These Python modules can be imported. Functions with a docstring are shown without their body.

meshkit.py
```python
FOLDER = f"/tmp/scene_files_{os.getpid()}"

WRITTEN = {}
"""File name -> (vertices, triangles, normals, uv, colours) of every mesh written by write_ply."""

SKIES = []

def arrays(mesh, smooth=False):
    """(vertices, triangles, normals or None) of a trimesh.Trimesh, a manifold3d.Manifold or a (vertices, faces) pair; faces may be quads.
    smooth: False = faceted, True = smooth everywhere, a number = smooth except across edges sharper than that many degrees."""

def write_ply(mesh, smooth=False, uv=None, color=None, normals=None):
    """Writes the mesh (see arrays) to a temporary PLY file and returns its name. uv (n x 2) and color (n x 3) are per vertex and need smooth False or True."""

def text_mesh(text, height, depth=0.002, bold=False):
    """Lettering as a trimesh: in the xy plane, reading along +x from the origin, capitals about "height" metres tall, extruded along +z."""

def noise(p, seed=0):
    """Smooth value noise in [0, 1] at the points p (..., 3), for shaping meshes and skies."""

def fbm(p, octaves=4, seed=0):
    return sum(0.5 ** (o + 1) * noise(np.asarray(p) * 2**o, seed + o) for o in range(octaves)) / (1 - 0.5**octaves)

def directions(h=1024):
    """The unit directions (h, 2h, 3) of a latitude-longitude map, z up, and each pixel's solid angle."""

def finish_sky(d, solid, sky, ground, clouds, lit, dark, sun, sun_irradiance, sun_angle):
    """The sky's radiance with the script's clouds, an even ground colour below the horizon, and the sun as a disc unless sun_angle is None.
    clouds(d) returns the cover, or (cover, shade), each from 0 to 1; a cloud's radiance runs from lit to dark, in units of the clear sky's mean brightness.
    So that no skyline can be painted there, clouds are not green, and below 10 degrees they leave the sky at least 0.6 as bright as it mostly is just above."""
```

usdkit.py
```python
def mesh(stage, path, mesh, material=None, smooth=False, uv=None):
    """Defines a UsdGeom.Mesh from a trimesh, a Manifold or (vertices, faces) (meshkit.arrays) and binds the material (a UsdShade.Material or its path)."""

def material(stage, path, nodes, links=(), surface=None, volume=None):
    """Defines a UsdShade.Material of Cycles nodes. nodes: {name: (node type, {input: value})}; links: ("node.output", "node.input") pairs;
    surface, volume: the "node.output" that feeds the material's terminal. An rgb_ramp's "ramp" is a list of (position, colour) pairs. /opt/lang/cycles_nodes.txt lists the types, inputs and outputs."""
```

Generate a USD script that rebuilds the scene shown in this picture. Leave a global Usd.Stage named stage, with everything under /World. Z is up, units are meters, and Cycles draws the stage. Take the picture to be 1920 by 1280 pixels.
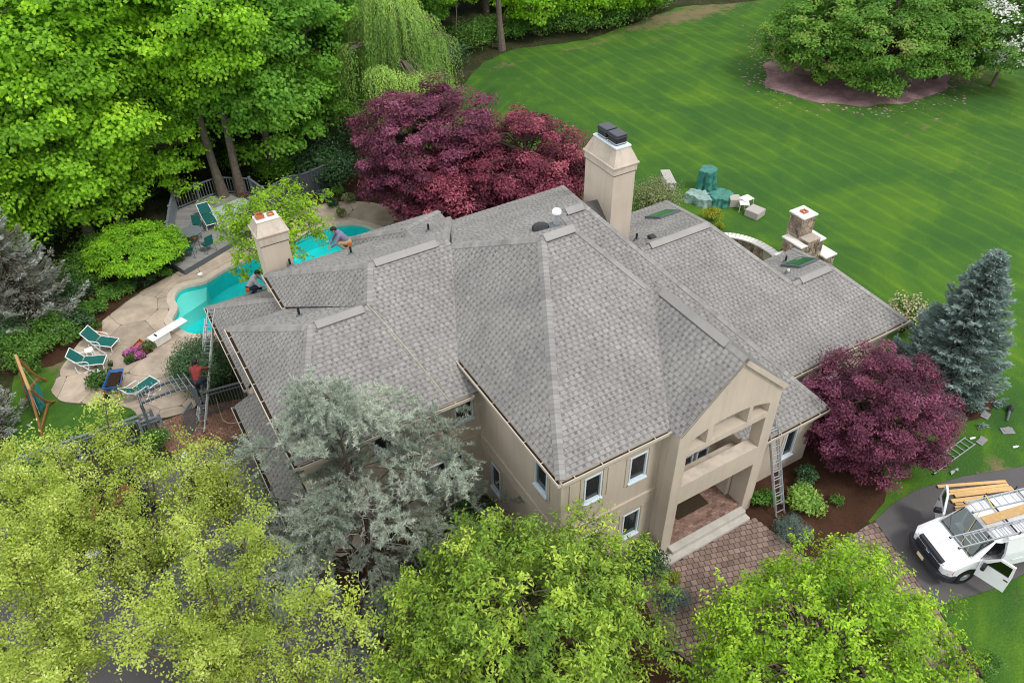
import math, sys
sys.path.insert(0, '/opt/lang')
import numpy as np, trimesh, manifold3d as m3, shapely, shapely.geometry as sg, shapely.affinity as saf
import usdkit, meshkit
from shapely.prepared import prep
from pxr import Usd, UsdGeom, UsdLux, UsdShade, Sdf, Gf, Vt

stage = Usd.Stage.CreateInMemory()
UsdGeom.SetStageUpAxis(stage, 'Z'); UsdGeom.SetStageMetersPerUnit(stage, 1.0)
world = UsdGeom.Xform.Define(stage, '/World'); stage.SetDefaultPrim(world.GetPrim())
UsdGeom.Scope.Define(stage, '/World/Looks')
PI = math.pi
# ---------------------------------------------------------------- camera (a drone at 23 m, 28 mm lens), sky, sun, exposure
EYE = np.array([-8.332, -11.911, 23.308]); YAW, DIP, ROLL = math.radians(60.057), math.radians(40.063), math.radians(-0.9715)
_f = np.array([math.cos(YAW)*math.cos(DIP), math.sin(YAW)*math.cos(DIP), -math.sin(DIP)])
_r = np.array([math.sin(YAW), -math.cos(YAW), 0.0]); _u = np.cross(_r, _f)
CR = _r*math.cos(ROLL)+_u*math.sin(ROLL); CU = -_r*math.sin(ROLL)+_u*math.cos(ROLL); CF = _f
cam = UsdGeom.Camera.Define(stage, '/World/camera')
cam.AddTransformOp().Set(Gf.Matrix4d(*[float(x) for x in (*CR, 0, *CU, 0, *(-CF), 0, *EYE, 1)]))
cam.CreateFocalLengthAttr(28.0); cam.CreateHorizontalApertureAttr(36.0); cam.CreateVerticalApertureAttr(24.0)
cam.CreateClippingRangeAttr(Gf.Vec2f(0.1, 2000)); cam.CreateExposureAttr(EXPOSURE := 0.5)
SUN_AZ, SUN_EL = math.atan2(0.35, -0.75), math.radians(56)      # azimuth = atan2(x, y) of the direction towards the sun
SUN = np.array([math.sin(SUN_AZ)*math.cos(SUN_EL), math.cos(SUN_AZ)*math.cos(SUN_EL), math.sin(SUN_EL)])
sky = UsdLux.DomeLight.Define(stage, '/World/sky')
usdkit.material(stage, '/World/Looks/overcast_sky', {
    'sky': ('sky_texture', {'sky_type': 'single_scattering', 'sun_disc': False, 'sun_elevation': SUN_EL, 'sun_rotation': SUN_AZ}),
    'tc': ('texture_coordinate', {}), 'n': ('noise_texture', {'scale': 2.2, 'detail': 6.0, 'roughness': 0.55}),
    'r': ('rgb_ramp', {'ramp': [(0.0, (0.62, 0.62, 0.62)), (0.42, (0.8, 0.8, 0.8)), (0.7, (1, 1, 1))]}),
    'c': ('rgb_ramp', {'ramp': [(0.3, (9.5, 9.8, 10.3)), (0.7, (13.5, 13.6, 13.7))]}),
    'mx': ('mix_color', {'use_clamp': False}), 'bg': ('background_shader', {'strength': 0.095})},
    [('tc.generated', 'n.vector'), ('n.fac', 'r.fac'), ('n.fac', 'c.fac'), ('r.color', 'mx.fac'), ('sky.color', 'mx.a'), ('c.color', 'mx.b'), ('mx.result', 'bg.color')], surface='bg.background')
UsdShade.MaterialBindingAPI.Apply(sky.GetPrim()).Bind(UsdShade.Material.Get(stage, '/World/Looks/overcast_sky'))
sky.GetPrim().SetCustomDataByKey('kind', 'structure')
sun = UsdLux.DistantLight.Define(stage, '/World/sun')
sun.CreateIntensityAttr(0.4); sun.CreateAngleAttr(11.0); sun.CreateNormalizeAttr(True); sun.CreateColorAttr(Gf.Vec3f(1.0, 0.965, 0.91))
_zq = Gf.Rotation(Gf.Vec3d(0, 0, 1), Gf.Vec3d(*map(float, SUN))).GetQuat()
sun.AddOrientOp().Set(Gf.Quatf(_zq))

# ---------------------------------------------------------------- helpers
def at(px, py, z=0.0):
    """The point of the level z that stands at this place of the photograph."""
    d = CR*(px-960)/1493.0 - CU*(py-640)/1493.0 + CF
    return EYE + d*(z-EYE[2])/d[2]
def scale_at(p): return float((np.asarray(p, float)-EYE) @ CF)/1493.0      # metres per photograph pixel
used = {}
def uniq(parent, name):
    k = used.get((parent, name), 0); used[(parent, name)] = k+1
    return f'{parent}/{name}' if k == 0 else f'{parent}/{name}_{k:03d}'
def tag(p, label=None, cat=None, group=None, kind=None):
    p = p.GetPrim() if hasattr(p, 'GetPrim') else p
    for k, v in (('label', label), ('category', cat), ('group', group), ('kind', kind)):
        if v: p.SetCustomDataByKey(k, v)
    return p
def thing(name, label, cat, loc=(0, 0, 0), rz=0.0, group=None, kind=None, scale=None):
    x = UsdGeom.Xform.Define(stage, uniq('/World', name))
    x.AddTranslateOp().Set(Gf.Vec3d(*map(float, loc))); x.AddRotateZOp().Set(math.degrees(rz))
    if scale is not None: x.AddScaleOp().Set(Gf.Vec3f(*map(float, np.broadcast_to(scale, 3))))
    return tag(x, label, cat, group, kind)
def dup(root, loc, rz, label=None, group=None, scale=None):
    d = root.GetCustomData(); name = root.GetName(); name = name[:-4] if name[-4:-3] == '_' and name[-3:].isdigit() else name
    r = thing(name, label or d['label'], d['category'], loc, rz, group or d.get('group'), None, scale)
    for c in root.GetChildren():
        q = stage.DefinePrim(r.GetPath().AppendChild(c.GetName())); q.GetReferences().AddInternalReference(c.GetPath())
    return r
def path_of(p): return str(p.GetPath()) if hasattr(p, 'GetPath') else (p or '/World')
class MB:
    """Collects triangles of one mesh; build() makes it one prim."""
    def __init__(s): s.v, s.f, s.t, s.n = [], [], [], 0
    def add(s, v, f, tone=None):
        v = np.asarray(v, float).reshape(-1, 3); f = np.asarray(f, int)
        if f.shape[1] == 4: f = np.vstack([f[:, [0, 1, 2]], f[:, [0, 2, 3]]])
        s.v.append(v); s.f.append(f+s.n); s.n += len(v); s.t.append(np.broadcast_to(np.asarray(0.5 if tone is None else tone, float), (len(v),)))
        return s
    def tm(s, m, T=None, tone=None):
        v, f, _ = meshkit.arrays(m)
        if T is not None: v = v @ np.asarray(T)[:3, :3].T + np.asarray(T)[:3, 3]
        return s.add(v, f, tone)
    def box(s, c, d, rz=0.0, tone=None, ch=0.0, R=None):
        """A box of size d centred on c; ch chamfers its edges."""
        v, f = cbox(d, ch); R = rotz(rz) if R is None else R
        return s.add(v @ R.T + np.asarray(c, float), f, tone)
    def beam(s, a, b, w, h, up=(0, 0, 1), tone=None, ch=0.0):
        a, b = np.asarray(a, float), np.asarray(b, float); x = b-a; L = np.linalg.norm(x); x = x/L
        u = np.asarray(up, float); y = np.cross(u, x); y /= np.linalg.norm(y)+1e-12; z = np.cross(x, y)
        return s.box((a+b)/2, (L, w, h), tone=tone, ch=ch, R=np.stack([x, y, z], 1))
    def tube(s, pts, rad, sides=6, tone=None, caps=True):
        v, f = tube(pts, rad, sides, caps); return s.add(v, f, tone)
    def lathe(s, prof, n=16, c=(0, 0, 0), tone=None, R=None):
        prof = np.asarray(prof, float); a = np.arange(n)*2*PI/n
        v = np.stack([prof[:, None, 0]*np.cos(a), prof[:, None, 0]*np.sin(a), np.broadcast_to(prof[:, None, 1], (len(prof), n))], -1).reshape(-1, 3)
        i, j = np.meshgrid(np.arange(len(prof)-1), np.arange(n), indexing='ij'); j2 = (j+1) % n
        f = np.stack([i*n+j, i*n+j2, (i+1)*n+j2, (i+1)*n+j], -1).reshape(-1, 4)
        if R is not None: v = v @ R.T
        return s.add(v+np.asarray(c, float), f, tone)
    def prism(s, poly, z0, z1, tone=None, T=None):
        for g in geoms(poly):
            m = trimesh.creation.extrude_polygon(g, z1-z0, engine='earcut'); v = np.array(m.vertices); v[:, 2] += z0
            if T is not None: v = v @ T[:3, :3].T + T[:3, 3]
            s.add(v, m.faces, tone)
        return s
    def sheet(s, poly, z, tone=None):
        for g in geoms(poly):
            v, f = trimesh.creation.triangulate_polygon(g, engine='earcut'); s.add(np.c_[v, np.full(len(v), z)], up_faces(v, f), tone)
        return s
    def build(s, name, mat, parent=None, smooth=False, label=None, kind=None, exact=None):
        p = exact or uniq(path_of(parent), name); v, f = np.vstack(s.v), np.vstack(s.f)
        m = usdkit.mesh(stage, p, (v, f), mat, smooth)
        t = np.concatenate(s.t)
        if smooth is False or smooth is None:
            if np.ptp(t) > 0 or t[0] != 0.5: UsdGeom.PrimvarsAPI(m).CreatePrimvar('tone', Sdf.ValueTypeNames.FloatArray, 'vertex').Set(Vt.FloatArray.FromNumpy(t.astype(np.float32)))
        return tag(m, label, None, None, kind)
def geoms(p): return [g for g in getattr(p, 'geoms', [p]) if g.geom_type == 'Polygon' and g.area > 1e-6]
def up_faces(v, f):
    f = np.array(f); a, b, c = v[f[:, 0]], v[f[:, 1]], v[f[:, 2]]
    neg = ((b-a)[:, 0]*(c-a)[:, 1]-(b-a)[:, 1]*(c-a)[:, 0]) < 0; f[neg] = f[neg][:, ::-1]; return f
def rotz(a): return np.array([[math.cos(a), -math.sin(a), 0], [math.sin(a), math.cos(a), 0], [0, 0, 1.0]])
def rotx(a): return np.array([[1.0, 0, 0], [0, math.cos(a), -math.sin(a)], [0, math.sin(a), math.cos(a)]])
def roty(a): return np.array([[math.cos(a), 0, math.sin(a)], [0, 1.0, 0], [-math.sin(a), 0, math.cos(a)]])
_UB = trimesh.creation.box((1, 1, 1))
_CB = {}
def cbox(d, ch=0.0):
    d = np.asarray(d, float)
    if ch <= 0: return np.array(_UB.vertices)*d, np.array(_UB.faces)
    h = d/2; c = min(ch, 0.45*d.min()); P = []
    for sx in (-1, 1):
        for sy in (-1, 1):
            for sz in (-1, 1):
                for k in range(3):
                    q = h-c; q[k] = h[k]; P.append(np.array([sx, sy, sz])*q)
    m = m3.Manifold.hull_points(np.array(P)).to_mesh(); return np.array(m.vert_properties[:, :3], float), np.array(m.tri_verts)
def tube(pts, rad, sides=6, caps=True):
    p = np.asarray(pts, float); r = np.broadcast_to(np.asarray(rad, float), (len(p),))
    t = np.gradient(p, axis=0); t /= np.linalg.norm(t, axis=1, keepdims=True)+1e-12
    ref = np.array([0, 0, 1.0]) if abs(t[:, 2]).mean() < 0.8 else np.array([1.0, 0, 0])
    a = np.cross(t, ref); a /= np.linalg.norm(a, axis=1, keepdims=True)+1e-12; b = np.cross(t, a); ang = np.arange(sides)*2*PI/sides
    v = p[:, None]+r[:, None, None]*(np.cos(ang)[None, :, None]*a[:, None]+np.sin(ang)[None, :, None]*b[:, None])
    i, j = np.meshgrid(np.arange(len(p)-1), np.arange(sides), indexing='ij'); j2 = (j+1) % sides
    f = np.stack([i*sides+j, (i+1)*sides+j, (i+1)*sides+j2, i*sides+j2], -1).reshape(-1, 4)
    v = v.reshape(-1, 3); f = np.vstack([f[:, [0, 1, 2]], f[:, [0, 2, 3]]])
    if caps:
        n = len(v); v = np.vstack([v, p[0], p[-1]]); k = np.arange(sides); k2 = (k+1) % sides; e = (len(p)-1)*sides
        f = np.vstack([f, np.stack([np.full(sides, n), k, k2], 1), np.stack([np.full(sides, n+1), e+k2, e+k], 1)])
    return v, f
def hull(pts): 
    m = m3.Manifold.hull_points(np.asarray(pts, float)).to_mesh(); return np.array(m.vert_properties[:, :3], float), np.array(m.tri_verts)
def spline(pts, n=8):
    """A Catmull-Rom curve through the points."""
    p = np.asarray(pts, float); q = np.vstack([2*p[0]-p[1], p, 2*p[-1]-p[-2]]); out = []
    for i in range(len(p)-1):
        t = np.linspace(0, 1, n, endpoint=False)[:, None]; a, b, c, d = q[i:i+4]
        out.append(0.5*(2*b+(c-a)*t+(2*a-5*b+4*c-d)*t**2+(3*b-a-3*c+d)*t**3))
    return np.vstack(out+[p[-1:]])

# ---------------------------------------------------------------- materials
MATS = {}
def plain(name, col, rough=0.6, metal=0.0, spec=0.4, var=0.12, scale=9.0, bump=0.0, bscale=60.0, coat=0.0, tone=None, streak=0.0):
    """Principled paint or stone with a little uneven colour; tone=(dark, light) takes the mesh's tone primvar."""
    c = np.asarray(col, float)
    N = {'g': ('geometry', {}), 'n': ('noise_texture', {'scale': scale, 'detail': 5.0, 'roughness': 0.6}),
         'r': ('rgb_ramp', {'ramp': [(0.25, np.clip(c*(1-var), 0, 1)), (0.75, np.clip(c*(1+var), 0, 1))]}),
         'p': ('principled_bsdf', {'roughness': rough, 'metallic': metal, 'specular_ior_level': spec, 'coat_weight': coat})}
    L = [('g.position', 'n.vector'), ('n.fac', 'r.fac')]
    out = 'r.color'
    if tone is not None:
        N['at'] = ('attribute', {'attribute': 'tone'}); N['tr'] = ('rgb_ramp', {'ramp': [(0, np.full(3, tone[0])), (1, np.full(3, tone[1]))]}); N['mm'] = ('mix_color', {'blend_type': 'multiply', 'fac': 1.0, 'use_clamp': False})
        L += [('at.fac', 'tr.fac'), ('r.color', 'mm.a'), ('tr.color', 'mm.b')]; out = 'mm.result'
    if streak:
        N['mp'] = ('mapping', {'scale': (2.6, 2.6, 0.16)}); N['sn'] = ('noise_texture', {'scale': 1.0, 'detail': 6.0, 'roughness': 0.7}); N['sr'] = ('rgb_ramp', {'ramp': [(0.3, np.full(3, 1-streak)), (0.52, np.full(3, 1.0)), (0.8, np.full(3, 1+streak*0.35))]}); N['sm'] = ('mix_color', {'blend_type': 'multiply', 'fac': 1.0, 'use_clamp': False})
        L += [('g.position', 'mp.vector'), ('mp.vector', 'sn.vector'), ('sn.fac', 'sr.fac'), (out, 'sm.a'), ('sr.color', 'sm.b')]; out = 'sm.result'
    L.append((out, 'p.base_color'))
    if bump:
        N['bn'] = ('noise_texture', {'scale': bscale, 'detail': 4.0}); N['b'] = ('bump', {'strength': bump, 'distance': 0.02})
        L += [('g.position', 'bn.vector'), ('bn.fac', 'b.height'), ('b.normal', 'p.normal')]
    MATS[name] = usdkit.material(stage, '/World/Looks/'+name, N, L, surface='p.BSDF'); return MATS[name]
def leafmat(name, stops, trans=0.3, rough=0.55, spec=0.25, gain=1.0):
    """Leaves: the tone primvar runs through the colour stops; some light passes through."""
    stops = [(a, np.minimum(np.asarray(c)*gain, 0.8)) for a, c in stops]
    MATS[name] = usdkit.material(stage, '/World/Looks/'+name, {
        'at': ('attribute', {'attribute': 'tone'}), 'r': ('rgb_ramp', {'ramp': stops}), 'h': ('hsv', {'saturation': 1.05, 'value': 1.25}),
        'p': ('principled_bsdf', {'roughness': rough, 'specular_ior_level': spec}), 't': ('translucent_bsdf', {}), 'm': ('mix_closure', {'fac': trans})},
        [('at.fac', 'r.fac'), ('r.color', 'p.base_color'), ('r.color', 'h.color'), ('h.color', 't.color'), ('p.BSDF', 'm.closure1'), ('t.BSDF', 'm.closure2')], surface='m.closure'); return MATS[name]
plain('aluminium', (0.42, 0.44, 0.46), 0.42, 0.55, 0.5, 0.08)
plain('white_metal', (0.78, 0.79, 0.8), 0.4, 0, 0.5, 0.04)
plain('grey_paint', (0.085, 0.1, 0.11), 0.55, 0, 0.4, 0.1, 6)
plain('rail_paint', (0.15, 0.17, 0.19), 0.55, 0, 0.4, 0.1, 6)
plain('balcony_paint', (0.42, 0.46, 0.5), 0.55, 0, 0.4, 0.08, 6)
plain('sling_green', (0.012, 0.105, 0.095), 0.75, 0, 0.2, 0.18, 20, 0.2, 400)
plain('terracotta', (0.36, 0.13, 0.06), 0.8, 0, 0.2, 0.2, 15)
plain('black_plastic', (0.012, 0.012, 0.014), 0.45, 0, 0.4, 0.2)
plain('soil', (0.03, 0.018, 0.012), 0.95, 0, 0.1, 0.5, 30, 0.6, 60)
plain('pine_wood', (0.55, 0.35, 0.15), 0.6, 0, 0.3, 0.16, 6, 0.1, 80, tone=(0.75, 1.2))
plain('brown_wood', (0.24, 0.095, 0.035), 0.5, 0, 0.4, 0.25, 8)
plain('bark', (0.13, 0.105, 0.085), 0.95, 0, 0.1, 0.4, 8, 0.8, 14)
plain('dark_bark', (0.06, 0.045, 0.036), 0.95, 0, 0.1, 0.35, 9, 0.8, 16)
plain('twig', (0.1, 0.08, 0.055), 0.95, 0, 0.1, 0.3, 9)
plain('dead_twig', (0.4, 0.38, 0.35), 0.95, 0, 0.1, 0.2, 9)
plain('limestone', (0.6, 0.585, 0.55), 0.8, 0, 0.25, 0.14, 5, 0.2, 40)
plain('weathered_wood', (0.42, 0.4, 0.37), 0.85, 0, 0.15, 0.18, 9, 0.2, 60)
plain('wicker', (0.36, 0.33, 0.3), 0.85, 0, 0.15, 0.15, 20, 0.4, 150)
plain('cover_green', (0.035, 0.165, 0.13), 0.5, 0, 0.4, 0.25, 4)
plain('cover_pale', (0.2, 0.3, 0.27), 0.55, 0, 0.4, 0.35, 5)
plain('skin', (0.36, 0.19, 0.12), 0.6, 0, 0.3, 0.06)
plain('hair', (0.012, 0.01, 0.009), 0.6, 0, 0.3, 0.2)
plain('rope', (0.45, 0.42, 0.3), 0.8, 0, 0.1, 0.1)
# ================================================================ the setting
def struct(name, mb, mat, kind='structure', label=None):
    return tag(mb.build(name, mat), label, None, None, kind)
def P2(*pp): return sg.Polygon([tuple(p) for p in pp])
def blob(poly, r=0.4): return poly.buffer(r).buffer(-2*r).buffer(r)
rng = np.random.default_rng(7)
def wavy(poly, amp=0.12, step=0.5, seed=1):
    """The outline with a natural, uneven edge."""
    L = poly.exterior.length; n = max(12, int(L/step)); p = np.array([poly.exterior.interpolate(i*L/n).coords[0] for i in range(n)])
    d = meshkit.fbm(np.c_[p*0.7, np.full(n, seed*3.1)], 3, seed)-0.5; e = meshkit.fbm(np.c_[p*0.7+40, np.full(n, seed*3.1)], 3, seed+5)-0.5
    return sg.Polygon(p+np.c_[d, e]*2*amp).buffer(0)

def groundmat(name, ramp, scale, fine, extra=(), extra_links=(), rough=0.95, bump=0.5, bdist=0.05):
    N = {'g': ('geometry', {}), 'n1': ('noise_texture', {'scale': scale, 'detail': 6.0, 'roughness': 0.65}), 'n2': ('noise_texture', {'scale': fine, 'detail': 4.0, 'roughness': 0.7}),
         'a': ('math', {'math_type': 'multiply_add', 'value2': 0.45, 'value3': 0.0}), 'b': ('math', {'math_type': 'multiply_add', 'value2': 0.55}),
         'r': ('rgb_ramp', {'ramp': ramp}), 'bp': ('bump', {'strength': bump, 'distance': bdist}), 'p': ('principled_bsdf', {'roughness': rough, 'specular_ior_level': 0.12})}
    L = [('g.position', 'n1.vector'), ('g.position', 'n2.vector'), ('n1.fac', 'a.value1'), ('n2.fac', 'b.value1'), ('a.value', 'b.value3'), ('b.value', 'r.fac'), ('n2.fac', 'bp.height'), ('bp.normal', 'p.normal'), ('r.color', 'p.base_color')]
    MATS[name] = usdkit.material(stage, '/World/Looks/'+name, {**N, **dict(extra)}, [l for l in L if not (extra and l[1] == 'p.base_color')]+list(extra_links), surface='p.BSDF'); return MATS[name]
groundmat('forest_floor', [(0.3, (0.012, 0.02, 0.006)), (0.5, (0.03, 0.035, 0.012)), (0.62, (0.075, 0.06, 0.038)), (0.75, (0.03, 0.075, 0.014))], 0.5, 5.0)
groundmat('mulch', [(0.3, (0.028, 0.014, 0.008)), (0.5, (0.062, 0.03, 0.018)), (0.7, (0.105, 0.056, 0.035))], 1.2, 22.0, bump=0.9)
groundmat('asphalt', [(0.3, (0.075, 0.07, 0.072)), (0.55, (0.105, 0.098, 0.1)), (0.75, (0.14, 0.13, 0.13))], 0.35, 30.0, bump=0.3, bdist=0.01)
# lawn: mowing stripes two ways, yellow and dark patches, bare and petal-strewn ground
def band(name, angle, width):
    c, s = math.cos(angle), math.sin(angle)
    return {name+'d': ('vector_math', {'math_type': 'dot_product', 'vector2': (c/width, s/width, 0)}), name+'s': ('math', {'math_type': 'sine'})}
def lawnmat(name, petals=False):
    ex = {**band('u', 0.0, 0.2), **band('w', math.radians(123), 0.2),
          'wob': ('noise_texture', {'scale': 0.35, 'detail': 2.0}), 'wm': ('vector_math', {'math_type': 'multiply_add', 'vector2': (0.7, 0.7, 0)}),
          'sep': ('separate_xyz', {}), 'half': ('math', {'math_type': 'multiply_add', 'value2': 0.25, 'value3': -4.6, 'use_clamp': True}),
          'mxs': ('mix_color', {}), 'pat': ('noise_texture', {'scale': 0.23, 'detail': 5.0, 'roughness': 0.62, 'distortion': 0.6}),
          'sum': ('math', {'math_type': 'multiply_add', 'value2': 0.07}), 'psc': ('math', {'math_type': 'multiply_add', 'value2': 0.62, 'value3': 0.14}), 'thin': ('rgb_ramp', {'ramp': [(0.35, (0, 0, 0)), (0.8, (0.45, 0.45, 0.45)), (1, (1, 1, 1))]}), 'sc': ('rgb_ramp', {'ramp': [(0.28, (0.025, 0.072, 0.018)), (0.45, (0.042, 0.106, 0.016)), (0.56, (0.066, 0.142, 0.014)), (0.72, (0.12, 0.195, 0.016))]}),
          'fm': ('mix_color', {'blend_type': 'overlay', 'fac': 0.6}), 'fr': ('rgb_ramp', {'ramp': [(0.25, (0.2, 0.2, 0.2)), (0.75, (0.85, 0.85, 0.85))]}),
          'at': ('attribute', {'attribute': 'tone'}), 'bare': ('rgb_ramp', {'ramp': [(0.3, (0.13, 0.095, 0.055)), (0.7, (0.25, 0.17, 0.11))]}),
          'bn': ('noise_texture', {'scale': 1.1, 'detail': 6.0, 'roughness': 0.75}), 'bs': ('math', {'math_type': 'add'}), 'bt': ('rgb_ramp', {'ramp': [(0.66, (0, 0, 0)), (0.86, (0.8, 0.8, 0.8))]}), 'bm': ('mix_color', {}),
          'half5': ('math', {'math_type': 'multiply_add', 'value2': 1.0, 'value3': 0.0})}
    lk = [('g.position', 'wob.vector'), ('wob.color', 'wm.vector1'), ('g.position', 'wm.vector3'), ('wm.vector', 'ud.vector1'), ('wm.vector', 'wd.vector1'), ('ud.value', 'us.value1'), ('wd.value', 'ws.value1'),
          ('g.position', 'sep.vector'), ('sep.x', 'half.value1'), ('half.value', 'mxs.fac'), ('ws.value', 'mxs.a'), ('us.value', 'mxs.b'), ('g.position', 'pat.vector'), ('mxs.result', 'thin.fac'), ('thin.color', 'sum.value1'), ('pat.fac', 'psc.value1'), ('psc.value', 'sum.value3'), ('sum.value', 'sc.fac'),
          ('n2.fac', 'fr.fac'), ('sc.color', 'fm.a'), ('fr.color', 'fm.b'), ('g.position', 'bn.vector'), ('bn.fac', 'bs.value1'), ('at.fac', 'bs.value2'), ('bs.value', 'bt.fac'), ('n2.fac', 'bare.fac'), ('bt.color', 'bm.fac'), ('fm.result', 'bm.a'), ('bare.color', 'bm.b'), ('bm.result', 'p.base_color')]
    return groundmat(name, [(0, (0, 0, 0)), (1, (1, 1, 1))], 0.8, 14.0, ex, lk, bump=0.7, bdist=0.04)
lawnmat('lawn_grass')
groundmat('petal_litter', [(0.3, (0.05, 0.025, 0.025)), (0.45, (0.2, 0.115, 0.12)), (0.58, (0.38, 0.24, 0.25)), (0.72, (0.55, 0.4, 0.41))], 0.7, 14.0, bump=0.8)

POOL = sg.Polygon(spline(np.array([(-7.45, 21.9), (-7.0, 22.7), (-6.95, 23.6), (-6.45, 24.3), (-5.3, 24.2), (-4.2, 24.7), (-2.4, 25.15), (0.2, 25.75), (1.9, 25.85), (3.4, 25.2), (4.0, 23.6), (3.0, 22.2), (0.6, 21.2), (-2.4, 20.5), (-5.0, 19.9), (-6.6, 20.1), (-7.25, 20.9), (-7.45, 21.9)]), 5)).buffer(0)
PATIO = sg.Polygon(spline(np.array([(-13.0, 19.6), (-12.5, 20.8), (-11.4, 22.5), (-10.2, 23.6), (-8.6, 24.8), (-6.4, 25.75), (-4.2, 26.5), (-1.3, 27.3), (1.2, 28.3), (3.6, 28.0), (5.5, 26.0), (6.0, 22.5), (4.5, 19.5), (-2.0, 18.3), (-6.0, 17.6), (-7.4, 16.6), (-8.0, 15.35), (-9.75, 15.55), (-10.2, 16.6), (-10.8, 17.3), (-11.8, 17.9), (-12.7, 18.6), (-13.0, 19.6)]), 5)).buffer(0)
PAV_L = P2((-9.9, 15.2), (-7.9, 15.25), (-6.35, 14.9), (-5.9, 14.7), (-5.9, 12.55), (-9.3, 12.8))
COURT = P2((-19, 12.4), (-9.3, 12.74), (-5.9, 12.5), (-5.9, -2), (-8.0, -5.5), (-19, -5.5))
WALK = P2((2.6, -0.86), (7.95, -0.86), (8.25, -3.22), (11.5, -3.16), (10.42, -6.53), (9.2, -9.5), (6, -9.5), (3.0, -5.8), (2.2, -3.2))
DRIVE = P2((11.51, -3.16), (12.6, -3.0), (13.9, -3.0), (16, -3.5), (17.6, -4.1), (21, -5.2), (26, -8), (40, -14), (40, -19), (24, -11.5), (18.5, -8.6), (15, -7.35), (12.6, -7.05), (11.4, -6.75), (10.43, -6.53))
MULCH_F = wavy(P2((-5.8, 5.1), (-5.8, 0.5), (-7.2, -2.2), (-4, -4.5), (1.8, -6.2), (2.2, -3.2), (2.6, -1.25), (7.95, -1.25), (8.25, -3.2), (9.6, -3.25), (11.3, -3.1), (12.6, -2.75), (13.9, -1.5), (15.2, 0.8), (17.5, 2.0), (19.0, 3.4), (18.4, 5.0), (11.0, 5.0)), 0.1, 0.5, 3)
HOUSE = P2((0.25, 0.25), (8, 0.25), (11.5, 0.3), (11.5, 2.4), (18.1, 2.4), (18.1, 8.0), (14.6, 13), (9.8, 14.4), (4.2, 16.2), (0.4, 16.2), (-3.6, 15.0), (-5.85, 15.0), (-5.85, 5.3), (0.25, 5.3))
LAWN = wavy(P2((5.4, 27.6), (6.2, 29.9), (17.2, 39.2), (20.8, 42.4), (24.3, 43.4), (30.4, 42.0), (35.4, 43.0), (42, 44.5), (49, 42), (62, 40), (120, 60), (140, -40), (60, -40), (10, -30), (5, -12), (7.5, -9.5), (9.2, -9.4), (10.6, -6.55), (11.2, -3.1), (11.9, 0), (6, 10)), 0.5, 0.9, 5)
LAWN_L = wavy(P2((-14.9, 18.5), (-14.2, 21.6), (-12.2, 21.6), (-10, 20), (-9.5, 16.4), (-9.9, 15.9), (-14.9, 16.4)), 0.15, 0.5, 8)
RING = wavy(sg.Point(19.5, 0.2).buffer(2.15), 0.2, 0.5, 4)
PETALS = wavy(P2((38.6, 30.2), (35.7, 27.2), (36.2, 23.4), (38.6, 20.9), (42.0, 19.5), (46.5, 19.4), (51, 23), (52, 31), (44, 36)), 0.7, 0.8, 9)
_q = np.random.default_rng(3); _b = PETALS.exterior; PETALS = shapely.union_all([PETALS.buffer(-0.35)]+[wavy(sg.Point(*(np.array(_b.interpolate(_q.uniform(0, _b.length)).coords[0])+_q.normal(0, 0.85, 2))).buffer(_q.uniform(0.03, 0.11)), 0.02, 0.1, k) for k in range(650)])
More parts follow.
